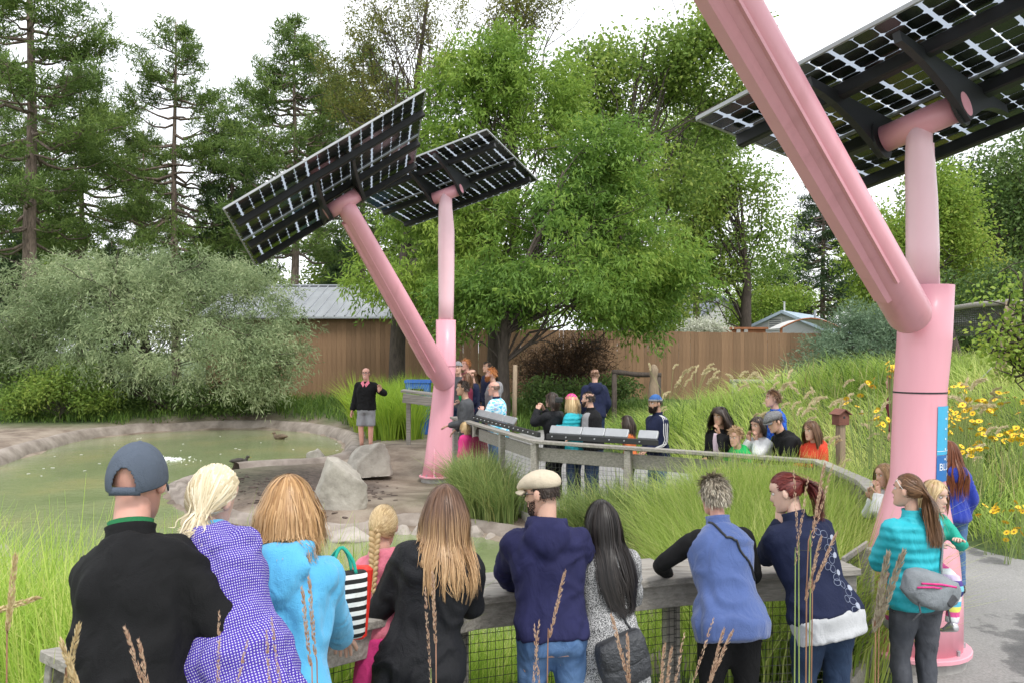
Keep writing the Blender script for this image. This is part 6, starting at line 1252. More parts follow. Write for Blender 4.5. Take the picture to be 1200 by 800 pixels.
def flat_cap(m1):
    def f(P, root, k):
        s = P.hs*P.k; T = lambda v: P.hc+P.HR@(np.asarray(v, float)*s); R = []
        for z, a, yf, yb in ((.040, .082, .100, -.108), (.050, .090, .122, -.118), (.066, .096, .142, -.124), (.085, .095, .146, -.122), (.105, .086, .125, -.110), (.122, .066, .085, -.085), (.132, .038, .04, -.05), (.135, .012, .01, -.018)):
            th = np.arange(28)*2*PI/28; y = (yf+yb)/2+(yf-yb)/2*np.sin(th); zz = z-.030*np.clip(y/.14, 0, 1)**2*(1 if z > .05 else .6)-.012*np.clip(-y/.12, 0, 1); R.append(P.hc+(np.stack([a*np.cos(th)*(1-.25*np.clip(y/.15, 0, 1)**2), y, zz], 1)*s)@P.HR.T)
        c = MB().rings(R).build('flat_cap', m1, root, True); rows = []
        for q in np.linspace(-1, 1, 13):
            a = PI/2+q*1.15; rows.append([T((math.cos(a)*.080, .050+math.sin(a)*.05+e_*.055*math.cos(q), .047-.018*e_-.018*q*q)) for e_ in (0, .5, 1)])
        V = np.array(rows).reshape(-1, 3); b = MB().add(V, [(i*3+j, i*3+j+1, (i+1)*3+j+1, (i+1)*3+j) for i in range(12) for j in range(2)]).build('brim', m1, c, True); mo = b.modifiers.new('thick', 'SOLIDIFY'); mo.thickness = .010
    return f
def glasses(m1, dark=False, up=0.0):
    def f(P, root, k):
        s = P.hs*P.k; T = lambda v: P.hc+P.HR@(rotx(up)@np.asarray(v, float)*s); b = MB()
        for sg in (-1, 1):
            b.tube([T((sg*.032+.021*math.cos(a), .096, .010+.016*math.sin(a))) for a in np.linspace(0, 2*PI, 13)], .0022*s, 5, False); b.tube([T((sg*.054, .094, .014)), T((sg*.080, .05, .014)), T((sg*.083, -.01, .010))], .0025*s, 5)
        b.tube([T((-.011, .096, .012)), T((.011, .096, .012))], .002*s, 5); g = b.build('glasses', m1, root)
        if dark:
            for sg in (-1, 1): b2 = MB(); b2.ell(T((sg*.032, .095, .010)), A3(.021, .003, .016)*s, 12, 6, P.HR@rotx(up)); b2.build('lens', M_iris, g, True)
    return f
def snap(P, pts, push):
    out = []
    for q in pts:
        lo = P.bv[0].find_nearest(Vector(q)); out.append(np.array(lo[0]+lo[1]*push))
    return np.array(out)
def seams(m1):                                            # yoke and armhole stitching on the back
    def f(P, root, k):
        for sg in ():
            pts = cast(P, spline(np.array([P.hip+(P.u*.50+P.r*sg*.125)*k, P.hip+(P.u*.42+P.r*sg*.150)*k, P.hip+(P.u*.33+P.r*sg*.155)*k]), 14), .0015); MB().tube(pts, .0022*k, 5).build('armhole_seam', m1, root, True)
        pts = cast(P, spline(np.array([P.hip+(P.u*.40+P.r*-.15)*k, P.hip+(P.u*.365)*k, P.hip+(P.u*.40+P.r*.15)*k]), 24), .001); MB().tube(pts, .0018*k, 5).build('yoke_seam', m1, root, True)
    return f
def strap(pts_fn, r, m1, name='strap', push=.004, n=30, close=False):
    def f(P, root, k):
        pts = snap(P, spline(np.array(pts_fn(P, k)), n), push); MB().tube(pts, r, 6).build(name, m1, root, True)
    return f
def cast(P, pts, push):
    out = []
    for q in pts:
        lo = P.bv[0].ray_cast(Vector(q-P.f*.4*P.k), Vector(P.f)); lo = lo if lo[0] is not None else P.bv[0].find_nearest(Vector(q)); out.append(np.array(lo[0]+lo[1]*push))
    return np.array(out)
def decal_ring(P, root, c, rad, m1, name, filled):
    n = 20; th = np.arange(n)*2*PI/n; pr = []
    for r_ in ((0, rad*.5, rad) if filled else (rad*.86, rad)):
        if r_ == 0: pr.append(cast(P, [c], .005)[0][None]); continue
        pr.append(cast(P, [c+(P.r*math.cos(a)+P.u*math.sin(a))*r_ for a in th], .005))
    V = np.concatenate(pr)
    if filled: F = [(0, 1+j, 1+(j+1) % n) for j in range(n)]+[(1+j, 1+n+j, 1+n+(j+1) % n, 1+(j+1) % n) for j in range(n)]
    else: F = [(j, n+j, n+(j+1) % n, (j+1) % n) for j in range(n)]
    MB().add(V, F).build(name, m1, root, True)
# ------------------------------------------------------------------ people: the crowd
def custom(name, fn, rough=.85):
    m, t, p, _ = nodes('cloth_'+name); fn(t, p); p.inputs['Roughness'].default_value = rough; p.inputs['Specular IOR Level'].default_value = .25; return folds(m)
def _dots(t, p):
    av = t.nodes.new('ShaderNodeAttribute'); av.attribute_name = 'cyl'; v = av.outputs['Vector']; vo = t.nodes.new('ShaderNodeTexVoronoi'); vo.voronoi_dimensions = '2D'; vo.inputs['Scale'].default_value = 120; vo.inputs['Randomness'].default_value = .12; t.links.new(v, vo.inputs['Vector'])
    r = ramp(t, vo.outputs['Distance'], [(.16, (.55, .53, .68)), (.34, (.06, .032, .31))]); t.links.new(r.outputs[0], p.inputs['Base Color'])
def _tweed(t, p):
    v = coord(t); n = noise_node(t, 210, 3, v, .7); r = ramp(t, n.outputs[0], [(.44, (.02, .02, .022)), (.56, (.52, .52, .52))]); t.links.new(r.outputs[0], p.inputs['Base Color'])
def _quilt(c, dark):
    def f(t, p):
        v = coord(t); w = t.nodes.new('ShaderNodeTexWave'); w.bands_direction = 'Z'; w.wave_profile = 'SIN'; w.inputs['Scale'].default_value = 5.2; w.inputs['Distortion'].default_value = .6; t.links.new(v, w.inputs['Vector'])
        n = noise_node(t, 5, 4, v); r = ramp(t, n.outputs[0], [(.3, tuple(np.array(c)*.85)), (.7, tuple(np.minimum(np.array(c)*1.1, 1)))]); t.links.new(r.outputs[0], p.inputs['Base Color'])
        b = t.nodes.new('ShaderNodeBump'); b.inputs['Strength'].default_value = .55; b.inputs['Distance'].default_value = .012; t.links.new(w.outputs['Fac'], b.inputs['Height']); t.links.new(b.outputs[0], p.inputs['Normal'])
    return f
def _knit(c):
    def f(t, p):
        v = coord(t); w = t.nodes.new('ShaderNodeTexWave'); w.bands_direction = 'X'; w.inputs['Scale'].default_value = 90; t.links.new(v, w.inputs['Vector']); n = noise_node(t, 6, 5, v)
        r = ramp(t, n.outputs[0], [(.3, tuple(np.array(c)*.8)), (.7, tuple(np.array(c)*1.15))]); t.links.new(r.outputs[0], p.inputs['Base Color']); b = t.nodes.new('ShaderNodeBump'); b.inputs['Strength'].default_value = .25; b.inputs['Distance'].default_value = .002; t.links.new(w.outputs['Fac'], b.inputs['Height']); t.links.new(b.outputs[0], p.inputs['Normal'])
    return f
def _jeans(c, fade):
    def f(t, p):
        v = coord(t); n = noise_node(t, 4.5, 6, v); n2 = noise_node(t, 240, 2, v); r = ramp(t, n.outputs[0], [(.35, c), (.68, fade)]); t.links.new(r.outputs[0], p.inputs['Base Color'])
        b = t.nodes.new('ShaderNodeBump'); b.inputs['Strength'].default_value = .3; b.inputs['Distance'].default_value = .003; t.links.new(n2.outputs[0], b.inputs['Height']); t.links.new(b.outputs[0], p.inputs['Normal'])
    return f
def _stripes(cols, scale, axis=2, off=0.0):
    def f(t, p):
        v = coord(t); sx = t.nodes.new('ShaderNodeSeparateXYZ'); t.links.new(v, sx.inputs[0]); m = t.nodes.new('ShaderNodeMath'); m.operation = 'MULTIPLY_ADD'; m.inputs[1].default_value = scale; m.inputs[2].default_value = off; t.links.new(sx.outputs[axis], m.inputs[0])
        fr = t.nodes.new('ShaderNodeMath'); fr.operation = 'FRACT'; t.links.new(m.outputs[0], fr.inputs[0]); r = ramp(t, fr.outputs[0], [(i/len(cols), c) for i, c in enumerate(cols)]); r.color_ramp.interpolation = 'CONSTANT'; t.links.new(r.outputs[0], p.inputs['Base Color'])
    return f
def _tiedye(t, p):
    v = coord(t, (1, 1, 2.2)); n = noise_node(t, 6, 3, v, .5); r = ramp(t, n.outputs[0], [(.30, (.02, .18, .08)), (.37, (.05, .35, .62)), (.45, (.2, .62, .75)), (.52, (.75, .8, .82)), (.6, (.12, .5, .72)), (.68, (.7, .3, .5))]); t.links.new(r.outputs[0], p.inputs['Base Color'])
def _plaid(t, p):
    v = coord(t); out = None; c = t.nodes.new('ShaderNodeTexChecker'); c.inputs['Scale'].default_value = 26; c.inputs[1].default_value = (.015, .06, .36, 1); c.inputs[2].default_value = (.03, .14, .55, 1); t.links.new(v, c.inputs['Vector']); t.links.new(c.outputs[0], p.inputs['Base Color'])
C_black = fab('black_fleece', (.0075, .0075, .0085), bsc=300); C_blackcoat = fab('black_shell', (.008, .0085, .011), rough=.6); C_green = fab('green', (.02, .16, .06)); C_dots = custom('purple_dots', _dots); C_ltblue = fab('light_blue', (.10, .42, .70), sheen=.2)
C_pink = fab('pink', (.72, .20, .27), sheen=.2); C_magenta = fab('magenta', (.65, .05, .22)); C_navyknit = custom('navy_knit', _knit((.018, .019, .068))); C_navy = fab('navy', (.012, .017, .048)); C_tweed = custom('tweed', _tweed)
C_vest = fab('blue_vest', (.075, .12, .30), var=.12, sheen=.3); C_teal = custom('teal_quilt', _quilt((.03, .42, .50), 0), .55); C_greygrey = fab('grey', (.25, .25, .26)); C_ltgrey = fab('light_grey', (.50, .51, .53)); C_char = fab('charcoal', (.075, .078, .085)); C_dkgreen = fab('dark_green', (.05, .08, .05))
C_jeans = custom('blue_jeans', _jeans((.035, .085, .20), (.13, .23, .42))); C_djeans = custom('dark_jeans', _jeans((.012, .022, .05), (.03, .055, .11))); C_gjeans = custom('grey_jeans', _jeans((.045, .05, .062), (.10, .105, .12))); C_lav = fab('lavender', (.36, .38, .58)); C_white = fab('white', (.66, .67, .68)); C_royal = fab('royal_blue', (.025, .05, .36), sheen=.2)
C_red = fab('red', (.62, .06, .03)); C_orange = fab('orange', (.6, .16, .05)); C_kelly = fab('kelly_green', (.02, .38, .10)); C_plaid = custom('blue_plaid', _plaid); C_tie = custom('tie_dye', _tiedye); C_maroon = fab('maroon', (.16, .02, .045)); C_cream = fab('cream', (.64, .55, .42), var=.06, bsc=160); C_capgrey = fab('slate', (.085, .105, .14), var=.12)
C_tweedcap = fab('grey_tweed', (.17, .17, .175), var=.4, sc=60); C_hotpink = fab('hot_pink', (.80, .06, .28), bump=.6, bsc=90); C_bluehat = fab('blue_knit', (.05, .14, .38), bump=.6, bsc=90); C_tealg = fab('teal_green', (.03, .40, .30)); C_palepink = fab('pale_pink', (.62, .48, .55)); C_tutu = fab('pink_tulle', (.80, .16, .40)); C_rain = custom('rainbow', _stripes([(.75, .72, .15), (.1, .45, .65), (.7, .7, .72), (.03, .04, .15), (.2, .55, .7), (.1, .06, .25), (.6, .5, .7), (.7, .72, .74), (.7, .1, .3)], 3.4))
BIGP += [C_jeans, C_djeans, C_gjeans]
C_khaki = fab('stone_grey', (.27, .275, .29), var=.12)
def hm(n, a, b, c, tips=None): return hairmat('hair_'+n, G(a, b, c), tips)
H_blond = hm('platinum', (.50, .40, .24), (.68, .58, .40), (.80, .72, .56)); H_straw = hm('strawberry', (.30, .16, .07), (.46, .27, .12), (.58, .37, .19)); H_honey = hm('honey', (.34, .22, .10), (.52, .37, .19), (.66, .50, .28)); H_ombre = hm('ombre', (.085, .045, .028), (.15, .08, .05), (.22, .125, .08), G((.36, .20, .09), (.52, .32, .16), (.66, .45, .25)))
H_black = hm('black', (.008, .007, .007), (.018, .014, .013), (.035, .028, .025)); H_silver = hm('silver_blond', (.09, .075, .06), (.34, .29, .22), (.66, .60, .48)); H_red = hm('dark_red', (.07, .012, .012), (.13, .022, .02), (.20, .045, .035)); H_brown = hm('brown', (.07, .035, .018), (.14, .07, .035), (.24, .13, .065)); H_auburn = hm('auburn', (.11, .03, .012), (.20, .06, .022), (.28, .09, .035)); H_dk = hm('dark_brown', (.018, .011, .008), (.035, .022, .016), (.06, .04, .028)); H_ging = hm('ginger', (.30, .10, .03), (.45, .17, .05), (.55, .24, .09)); H_shave = hm('shaved', (.10, .065, .045), (.14, .09, .065), (.18, .12, .09)); H_ltbr = hm('light_brown', (.18, .10, .05), (.28, .17, .08), (.38, .25, .13))
RAIL = ((-.2, .46, 1.10), (.2, .46, 1.10)); NG = 'onlookers leaning on the wide railing'
# --- near row
person('man in black fleece and slate-grey baseball cap leaning on the railing end', 163, 523, 2.92, -15, dict(near=1, h=1.86, lean=18, side=-15, twist=-4, yaw=18, pitch=10, fat=.97, sh=.90, hands=((.02, .50, 1.06), (.40, .26, .84)), elbow=((-.15, -.3, -1), (.9, -.4, -.4)), skin='pink', face=1, group=NG, noshoes=0,
       brow=H_shave, extra=[baseball_cap(C_capgrey)], bottom=dict(mat=C_djeans),
       top=dict(mat=C_black, infl=.030, hem=-.10, collar=.042, wr=.012, wsc=7), under=dict(mat=C_green, infl=.0, hem=.3, collar=.058, cr=.9)))
def child_skirtless(P, root, k): pass
person('blond child in a purple dotted jacket held against the man in black', 258, 548, 2.98, -12, dict(near=1, h=1.16, base=None, head=1.36, lean=16, side=-24, yaw=-14, pitch=14, roll=8, fem=1, fat=1.25, hands=((-.34, .30, 1.0), (-.16, .34, 1.0)), skin='pale', group=NG, legs=[((-.1, .2, .55), (-.1, .1, .2)), ((.1, .2, .55), (.1, .1, .2))],
       hair=dict(kind='pony', mat=H_blond, len=.10, tie=(.05, -.095, -.062), thick=.02, n=1500, w=.006, vol=1.06, low=-.5, kick=.02), bottom=dict(mat=C_dots), top=dict(mat=C_dots, infl=.045, hem=-.34, flare=.12, cyl=1, hood=1, hoodsize=1.25, wr=.014, wsc=11), under=dict(mat=C_ltblue, infl=.0, hem=.3, collar=.075, cr=1.12)))
person('woman with chin-length strawberry blond hair in a light blue hoodie', 339, 560, 3.34, -3, dict(near=1, lean=13, side=-2, yaw=6, pitch=12, fem=1, fat=1.06, sh=.96, hands=((-.10, .5, 1.04), (.10, .52, 1.02)), skin='fair', group=NG, hair=dict(kind='long', mat=H_straw, len=.215, n=2200, vol=1.08, spread=.2, back=None, w=.0055, curl=.003), bottom=dict(mat=C_lav), top=dict(mat=C_ltblue, infl=.028, hem=-.12, hood=1, hoodsize=1.1, wr=.009, wsc=8)))
Pb = person('small girl with a blond braid in a pink jacket perched beside the black coat', 450, 593, 4.28, 8, dict(near=1, h=1.08, head=1.34, lean=12, side=-4, yaw=-8, pitch=14, fem=1, fat=1.15, hands=((-.15, .4, 1.0), (.2, .4, 1.0)), skin='fair', group=NG, hair=dict(kind='braid', mat=H_honey, len=.24, tie=(-.03, -.125, -.05), drift=(-.01, -.09, 0), n=1100, w=.007, vol=1.02, low=-.6), bottom=dict(mat=C_magenta), top=dict(mat=C_pink, infl=.035, hem=-.14, hood=1, wr=.010, wsc=10), under=dict(mat=C_magenta, infl=.03, hem=-.42, utop=-.06, flare=.16, name='skirt', sleeve=0)))
person('woman with long brown-to-blond hair in a long black coat', 522, 569, 4.08, 3, dict(near=1, lean=9, side=10, yaw=-6, pitch=8, fem=1, fat=1.04, sh=1.0, hands=((-.34, .30, .84), (.2, .5, 1.06)), elbow=((-.6, -.6, -.7), None), skin='fair', group=NG, hair=dict(kind='long', mat=H_ombre, maxpush=.075, len=.38, n=3200, vol=1.04, spread=.10, back=-.05, w=.0045), bottom=dict(mat=C_char), top=dict(mat=C_blackcoat, infl=.030, hem=-.26, flare=.06, collar=.045, wr=.014, wsc=7)))
def belt_label(P, root, k):
    for x, w_ in ((.0, .016), (-.10, .010), (.10, .010)):
        c = P.hip+(P.r*x-P.f*.13+P.u*.10)*k
person('man in cream flat cap and navy knit hoodie with blue jeans', 633, 553, 4.52, 2, dict(near=1, lean=12, side=-2, yaw=62, pitch=10, fat=1.04, hands=((-.16, .50, 1.04), (.18, .5, 1.04)), elbow=((-1, -.3, -.4), (1, -.5, -.5)), skin='fair', face=1, group=NG, beard=.007, hair=dict(kind='short', mat=H_dk, len=.012, n=1300, low=-.40, w=.005, vol=.965, mess=.1), extra=[flat_cap(C_cream), glasses(M_black)], bottom=dict(mat=C_jeans, wr=.006, infl=.008, top=.02), top=dict(mat=C_navyknit, infl=.026, hem=-.035, hood=1, wr=.011, wsc=8)))
person('dark-haired woman in a grey tweed coat with her head tilted to the flat cap', 702, 587, 4.66, 6, dict(near=1, lean=12, side=0, yaw=14, pitch=12, roll=-9, fem=1, fat=1.05, hands=((-.10, .48, 1.02), (.2, .46, 1.02)), skin='tan', group=NG, hair=dict(kind='long', mat=H_black, len=.52, n=2300, vol=1.04, spread=.0, gather=.5, back=-.07, w=.0055), bottom=dict(mat=C_char), top=dict(mat=C_tweed, infl=.030, hem=-.36, flare=.12, wr=.010, wsc=7, collar=.04),
       extra=[strap(lambda P, k: [P.neck+(P.r*-.09+P.u*.0-P.f*.04)*k, P.hip+(P.u*.42-P.f*.2+P.r*-.02)*k, P.hip+(P.u*.2-P.f*.2+P.r*.09)*k, P.hip+(P.u*-.02-P.f*.2+P.r*.17)*k], .006, M_black, 'bag_strap')]))
person('older woman with short silver-blond hair in a blue fleece vest', 836, 559, 4.95, 4, dict(near=1, lean=18, side=-2, yaw=10, pitch=10, fem=1, fat=1.13, sh=1.0, hands=((-.26, .50, 1.08), (.25, .5, 1.08)), elbow=((-1, -.2, -.3), None), skin='pink', group=NG, hair=dict(kind='short', mat=H_silver, len=.045, n=2200, mess=.22, vol=1.05, low=-.42, w=.007), bottom=dict(mat=C_black), top=dict(mat=C_vest, infl=.030, hem=-.13, flare=.06, sleeve=.0, collar=.05, wr=.010, wsc=6, name='vest'), under=dict(mat=C_black, infl=.004, hem=.1, sleeve=1.0),
       extra=[strap(lambda P, k: [P.neck+(P.r*-.07+P.u*.015-P.f*.02)*k, P.neck+(P.r*-.01-P.u*.05-P.f*.2)*k, P.hip+(P.u*.36-P.f*.22+P.r*.13)*k, P.hip+(P.u*.22-P.f*.1+P.r*.24)*k], .007, M_black, 'cross_strap')]))
def circles(P, root, k):
    C_c = fab('print_white', (.20, .23, .32)); C_d = fab('print_disc', (.36, .39, .48)); r_ = np.random.default_rng(4)
    for i in range(10):
        s = .45-i*.052; x = .065+.022*math.sin(i*1.1)+.003*i; c = P.hip+(P.u*s+P.r*x-P.f*.25)*k; decal_ring(P, root, c, .024*k, C_c, 'printed_ring', False)
        decal_ring(P, root, c+P.r*.035*k*(1 if i % 2 else -1)+P.u*.022*k, (.018 if i % 2 else .022)*k, C_d if i % 2 else C_c, 'printed_disc' if i % 2 else 'printed_ring', i % 2 == 1)
person('woman with dark red ponytail and circle-printed navy jacket, hand at her mouth', 916, 555, 5.0, 14, dict(near=1, lean=18, side=-9, twist=6, yaw=48, pitch=18, fem=1, fat=1.16, sh=1.03, hands=((-.10, .30, 1.42), (.10, .5, 1.10)), elbow=((-.6, -.1, -1), None), hdir=((.1, .35, .8), None), skin='pale', face=1, group=NG, hair=dict(kind='pony', mat=H_red, len=.26, tie=(0, -.122, .045), thick=.028, kick=.10, sway=.03, n=1500, w=.007, vol=1.04), bottom=dict(mat=C_djeans, wr=.008), top=dict(mat=C_navy, infl=.030, hem=-.03, collar=.05, flare=.05, wr=.010, wsc=6), under=dict(mat=C_ltgrey, infl=.018, hem=-.16, utop=.0, flare=.08, name='undershirt'), extra=[circles, seams(M_black)]))
def sunglasses_up(P, root, k): glasses(M_white, True, .75)(P, root, k)
Pt = person('woman with a brown ponytail and sunglasses in a quilted teal jacket', 1066, 556, 5.36, 14, dict(near=1, lean=2, side=-2, yaw=32, pitch=-2, fem=1, fat=1.04, hands=((.02, .30, 1.08), (.12, .32, 1.02)), elbow=((-1, -.15, -.55), (1, -.25, -.5)), skin='fair', face=1, hair=dict(kind='pony', mat=H_brown, len=.30, tie=(.0, -.12, .0), thick=.032, kick=.045, n=1500, w=.007, vol=1.03, curl=0), bottom=dict(mat=C_gjeans, wr=.008), top=dict(mat=C_teal, infl=.034, hem=-.08, collar=.05, wr=.009, wsc=9), extra=[sunglasses_up]))
def tutu(P, root, k):
    g = MB(); R = []
    for s, r_ in ((.12, .15), (.02, .20), (-.1, .27), (-.2, .31)): th = np.arange(40)*2*PI/40; rr = r_*(1+.05*np.sin(th*13)); R.append(P.hip+P.u*s*k+(P.r[None]*np.cos(th)[:, None]*rr[:, None]+P.f[None]*np.sin(th)[:, None]*rr[:, None]*.9)*k)
    g.rings(R, False); g.build('tutu', C_tutu, root, True)
person('small girl in teal sleeves, pink tutu and rainbow leggings carried by the teal jacket', 1097, 563, 5.62, 190, dict(h=1.08, head=1.36, near=1, lean=14, yaw=20, pitch=10, fem=1, fat=1.1, hands=((-.10, .46, 1.26), (.14, .46, 1.22)), elbow=((-.7, -.2, -.7), (.7, -.2, -.7)), skin='pale', face=1, legs=[((-.22, .26, .76), (-.14, .30, .34)), ((.50, .30, .80), (.56, .30, .40))], footdir=[A3(0, -.6, -.5), A3(-.2, .6, -.5)], shoem=mat('silver_shoe', (.6, .6, .62), metal=.6, rough=.35), hair=dict(kind='long', mat=H_honey, len=.2, n=700, w=.008), bottom=dict(mat=C_rain, infl=.016), top=dict(mat=C_tealg, infl=.03, hem=-.05, wr=.008), extra=[tutu]))
person('auburn-haired girl in a royal blue hoodie beyond the pink pole', 1112, 517, 8.2, 6, dict(near=1, lean=3, yaw=8, fem=1, hands=((-.2, .25, .95), (.24, .1, .92)), skin='fair', hair=dict(kind='long', mat=H_auburn, len=.42, n=700, vol=1.06, back=-.05, w=.011), bottom=dict(mat=C_jeans), top=dict(mat=C_royal, infl=.036, hem=-.08, hood=1, wr=.010)))
person('girl in a white jacket with her hand to her face behind the mesh', 1036, 543, 7.5, 100, dict(near=1, head=1.15, lean=6, yaw=6, pitch=8, fem=1, hands=((-.06, .22, 1.47), (.1, .2, 1.38)), elbow=((-.4, .2, -1), (.4, .2, -1)), hdir=((0, .2, 1), (0, .2, 1)), skin='fair', hair=dict(kind='long', mat=H_ltbr, len=.28, n=600, w=.010), bottom=dict(mat=C_char), top=dict(mat=C_white, infl=.035, hem=-.08, wr=.010)))
person('toddler in dark green beside the girl in white', 1048, 573, 7.1, 100, dict(near=1, head=1.3, lean=4, yaw=-20, pitch=5, hands=((-.1, .3, 1.1), (.12, .3, 1.1)), skin='pale', hair=dict(kind='short', mat=H_honey, len=.025, n=500, w=.008), bottom=dict(mat=C_char), top=dict(mat=C_dkgreen, infl=.04, hem=-.08, hood=1, wr=.012)))
# --- group at the far railing beside the mound
FG = 'visitors behind the far railing'
person('woman with dark curly hair, black cardigan and pale pink top', 843, 478, 10.95, 140, dict(lean=6, yaw=-4, pitch=6, fem=1, hands=((-.05, .20, 1.43), (.12, .3, 1.08)), elbow=((-.6, .1, -1), None), hdir=((.1, .3, .8), None), skin='tan', group=FG, hair=dict(kind='long', mat=H_dk, len=.34, n=520, vol=1.16, spread=.28, curl=.018, w=.016), bottom=dict(mat=C_black), top=dict(mat=C_black, infl=.022, hem=-.08), extra=[lambda P, root, k: MB().rings([sect(P.hip+(P.u*s+P.f*o)*k, P.r, P.f, .075*k, .035*k, 12) for s, o in ((.05, .115), (.25, .118), (.42, .122), (.52, .075))]).build('pale_top', C_palepink, root, True)]))
person('boy in a kelly green hoodie with curly light hair at the railing', 861, 502, 10.65, 128, dict(head=1.18, lean=14, yaw=5, pitch=12, hands=((-.2, .4, 1.15), (.15, .4, 1.15)), skin='fair', group=FG, hair=dict(kind='short', mat=H_ltbr, len=.05, n=420, mess=.5, vol=1.07, w=.014), bottom=dict(mat=C_djeans), top=dict(mat=C_kelly, infl=.03, hem=-.06, hood=1)))
person('dark-haired child in a whitish jacket with hands on the cheeks', 887, 488, 10.8, 122, dict(head=1.12, lean=8, yaw=4, pitch=10, fem=1, hands=((-.07, .22, 1.45), (.07, .22, 1.45)), elbow=((-.4, .2, -1), (.4, .2, -1)), hdir=((0, .1, 1), (0, .1, 1)), skin='fair', group=FG, hair=dict(kind='long', mat=H_dk, len=.17, n=420, w=.014), bottom=dict(mat=C_char), top=dict(mat=C_white, infl=.035, hem=-.08)))
person('man in a grey flat cap and black jacket bending over the railing', 905, 483, 10.55, 100, dict(lean=34, yaw=8, pitch=22, hands=((-.2, .58, 1.05), (.2, .58, 1.05)), skin='fair', group=FG, h=1.76, hair=dict(kind='short', mat=H_dk, len=.03, n=360, w=.012), extra=[flat_cap(C_tweedcap)], bottom=dict(mat=C_djeans), top=dict(mat=C_black, infl=.034, hem=-.08, collar=.05)))
person('girl with long brown hair in a bright red jacket amid the tall grass', 950, 493, 10.2, 118, dict(head=1.12, lean=8, yaw=0, pitch=10, fem=1, hands=((-.1, .34, 1.15), (.1, .34, 1.15)), skin='fair', group=FG, hair=dict(kind='long', mat=H_brown, len=.3, n=460, w=.013), bottom=dict(mat=C_djeans), top=dict(mat=C_red, infl=.034, hem=-.08, hood=1)))
person('brown-haired man in a blue plaid shirt standing behind the grey cap', 906, 457, 12.1, 92, dict(lean=3, yaw=4, hands=((-.2, .2, 1.0), (.22, .1, .95)), skin='fair', group=FG, hair=dict(kind='short', mat=H_brown, len=.06, n=420, mess=.2, vol=1.05, w=.014), bottom=dict(mat=C_jeans), top=dict(mat=C_plaid, infl=.024, hem=-.06, collar=.03, name='shirt')))
person('person in a maroon coat half hidden by the plumes and yellow flowers', 1047, 438, 13.2, 60, dict(fem=1, h=1.66, lean=5, skin='fair', group=FG, hair=dict(kind='long', mat=H_auburn, len=.34, n=420, w=.014), bottom=dict(mat=C_char), top=dict(mat=C_maroon, infl=.036, hem=-.2)))
def stripes3(P, root, k):
    for i in (0, 1):
        for o in (-1, 0, 1): MB().tube(snap(P, spline(np.array([P.neck+(P.r*(-.06 if i == 0 else .06)+P.u*.01)*k, P.S[i]+A3(0, 0, .08)*k, P.S[i]*.5+P.E[i]*.5+((-P.r if i == 0 else P.r)*.09+P.f*o*.02)*k, P.E[i]+((-P.r if i == 0 else P.r)*.09+P.f*o*.02)*k, P.W[i]+((-P.r if i == 0 else P.r)*.07+P.f*o*.018)*k])+P.f*o*.018*k, 14), .003), .006*k, 4).build('sleeve_stripe', M_white, root)
person('bearded man in a blue beanie and navy striped track jacket', 768, 463, 12.0, 112, dict(lean=2, yaw=6, pitch=5, hands=((-.1, .25, 1.0), (.22, .14, .95)), skin='tan', beard=.03, group=FG, hair=dict(kind='short', mat=H_dk, len=.03, n=260, w=.012), extra=[beanie(C_bluehat, C_greygrey), stripes3], bottom=dict(mat=C_jeans), top=dict(mat=C_navy, infl=.026, hem=-.07, collar=.05)))
person('child with dark bobbed hair and orange top behind the slanted panel', 735, 487, 13.2, 70, dict(head=1.14, lean=5, fem=1, skin='tan', group=FG, hair=dict(kind='long', mat=H_dk, len=.24, n=420, vol=1.1, spread=.22, w=.014), bottom=dict(mat=C_black), top=dict(mat=C_orange, infl=.03, hem=-.06)))
person('man with trimmed beard in a black vest over a grey shirt', 690, 459, 12.9, 62, dict(lean=5, yaw=12, hands=((-.15, .3, 1.05), (.2, .2, .95)), skin='fair', beard=.012, group=FG, hair=dict(kind='short', mat=H_dk, len=.03, n=420, w=.012), bottom=dict(mat=C_djeans), top=dict(mat=C_black, infl=.036, hem=-.05, sleeve=0, collar=.05, name='vest'), under=dict(mat=C_greygrey, infl=.008, hem=.1, sleeve=1.0)))
person('girl in a hot pink beanie and teal puffy jacket', 670, 462, 13.1, 58, dict(lean=4, yaw=6, fem=1, hands=((-.1, .3, 1.25), (.15, .3, 1.2)), skin='fair', group=FG, hair=dict(kind='long', mat=H_honey, len=.28, n=420, w=.014), extra=[beanie(C_hotpink)], bottom=dict(mat=C_djeans), top=dict(mat=C_teal, infl=.045, hem=-.08, collar=.05)))
def camera_prop(P, root, k): pass
person('person in black with short dark hair holding up a camera', 647, 460, 13.3, 50, dict(lean=4, yaw=14, fem=1, fat=1.12, hands=((-.06, .32, 1.50), (.10, .32, 1.50)), elbow=((-.6, 0, -1), (.6, 0, -1)), skin='fair', group=FG, hair=dict(kind='long', mat=H_dk, len=.17, n=460, vol=1.08, w=.014), bottom=dict(mat=C_black), top=dict(mat=C_blackcoat, infl=.036, hem=-.1)))
person('man in a navy hoodie walking away behind the vested man', 697, 432, 17.2, 8, dict(lean=4, yaw=-28, hands=((-.22, .18, .95), (.22, .18, .95)), skin='fair', group=FG, hair=dict(kind='short', mat=H_brown, len=.025, n=360, w=.013), bottom=dict(mat=C_djeans), top=dict(mat=C_navy, infl=.034, hem=-.07, hood=1)))
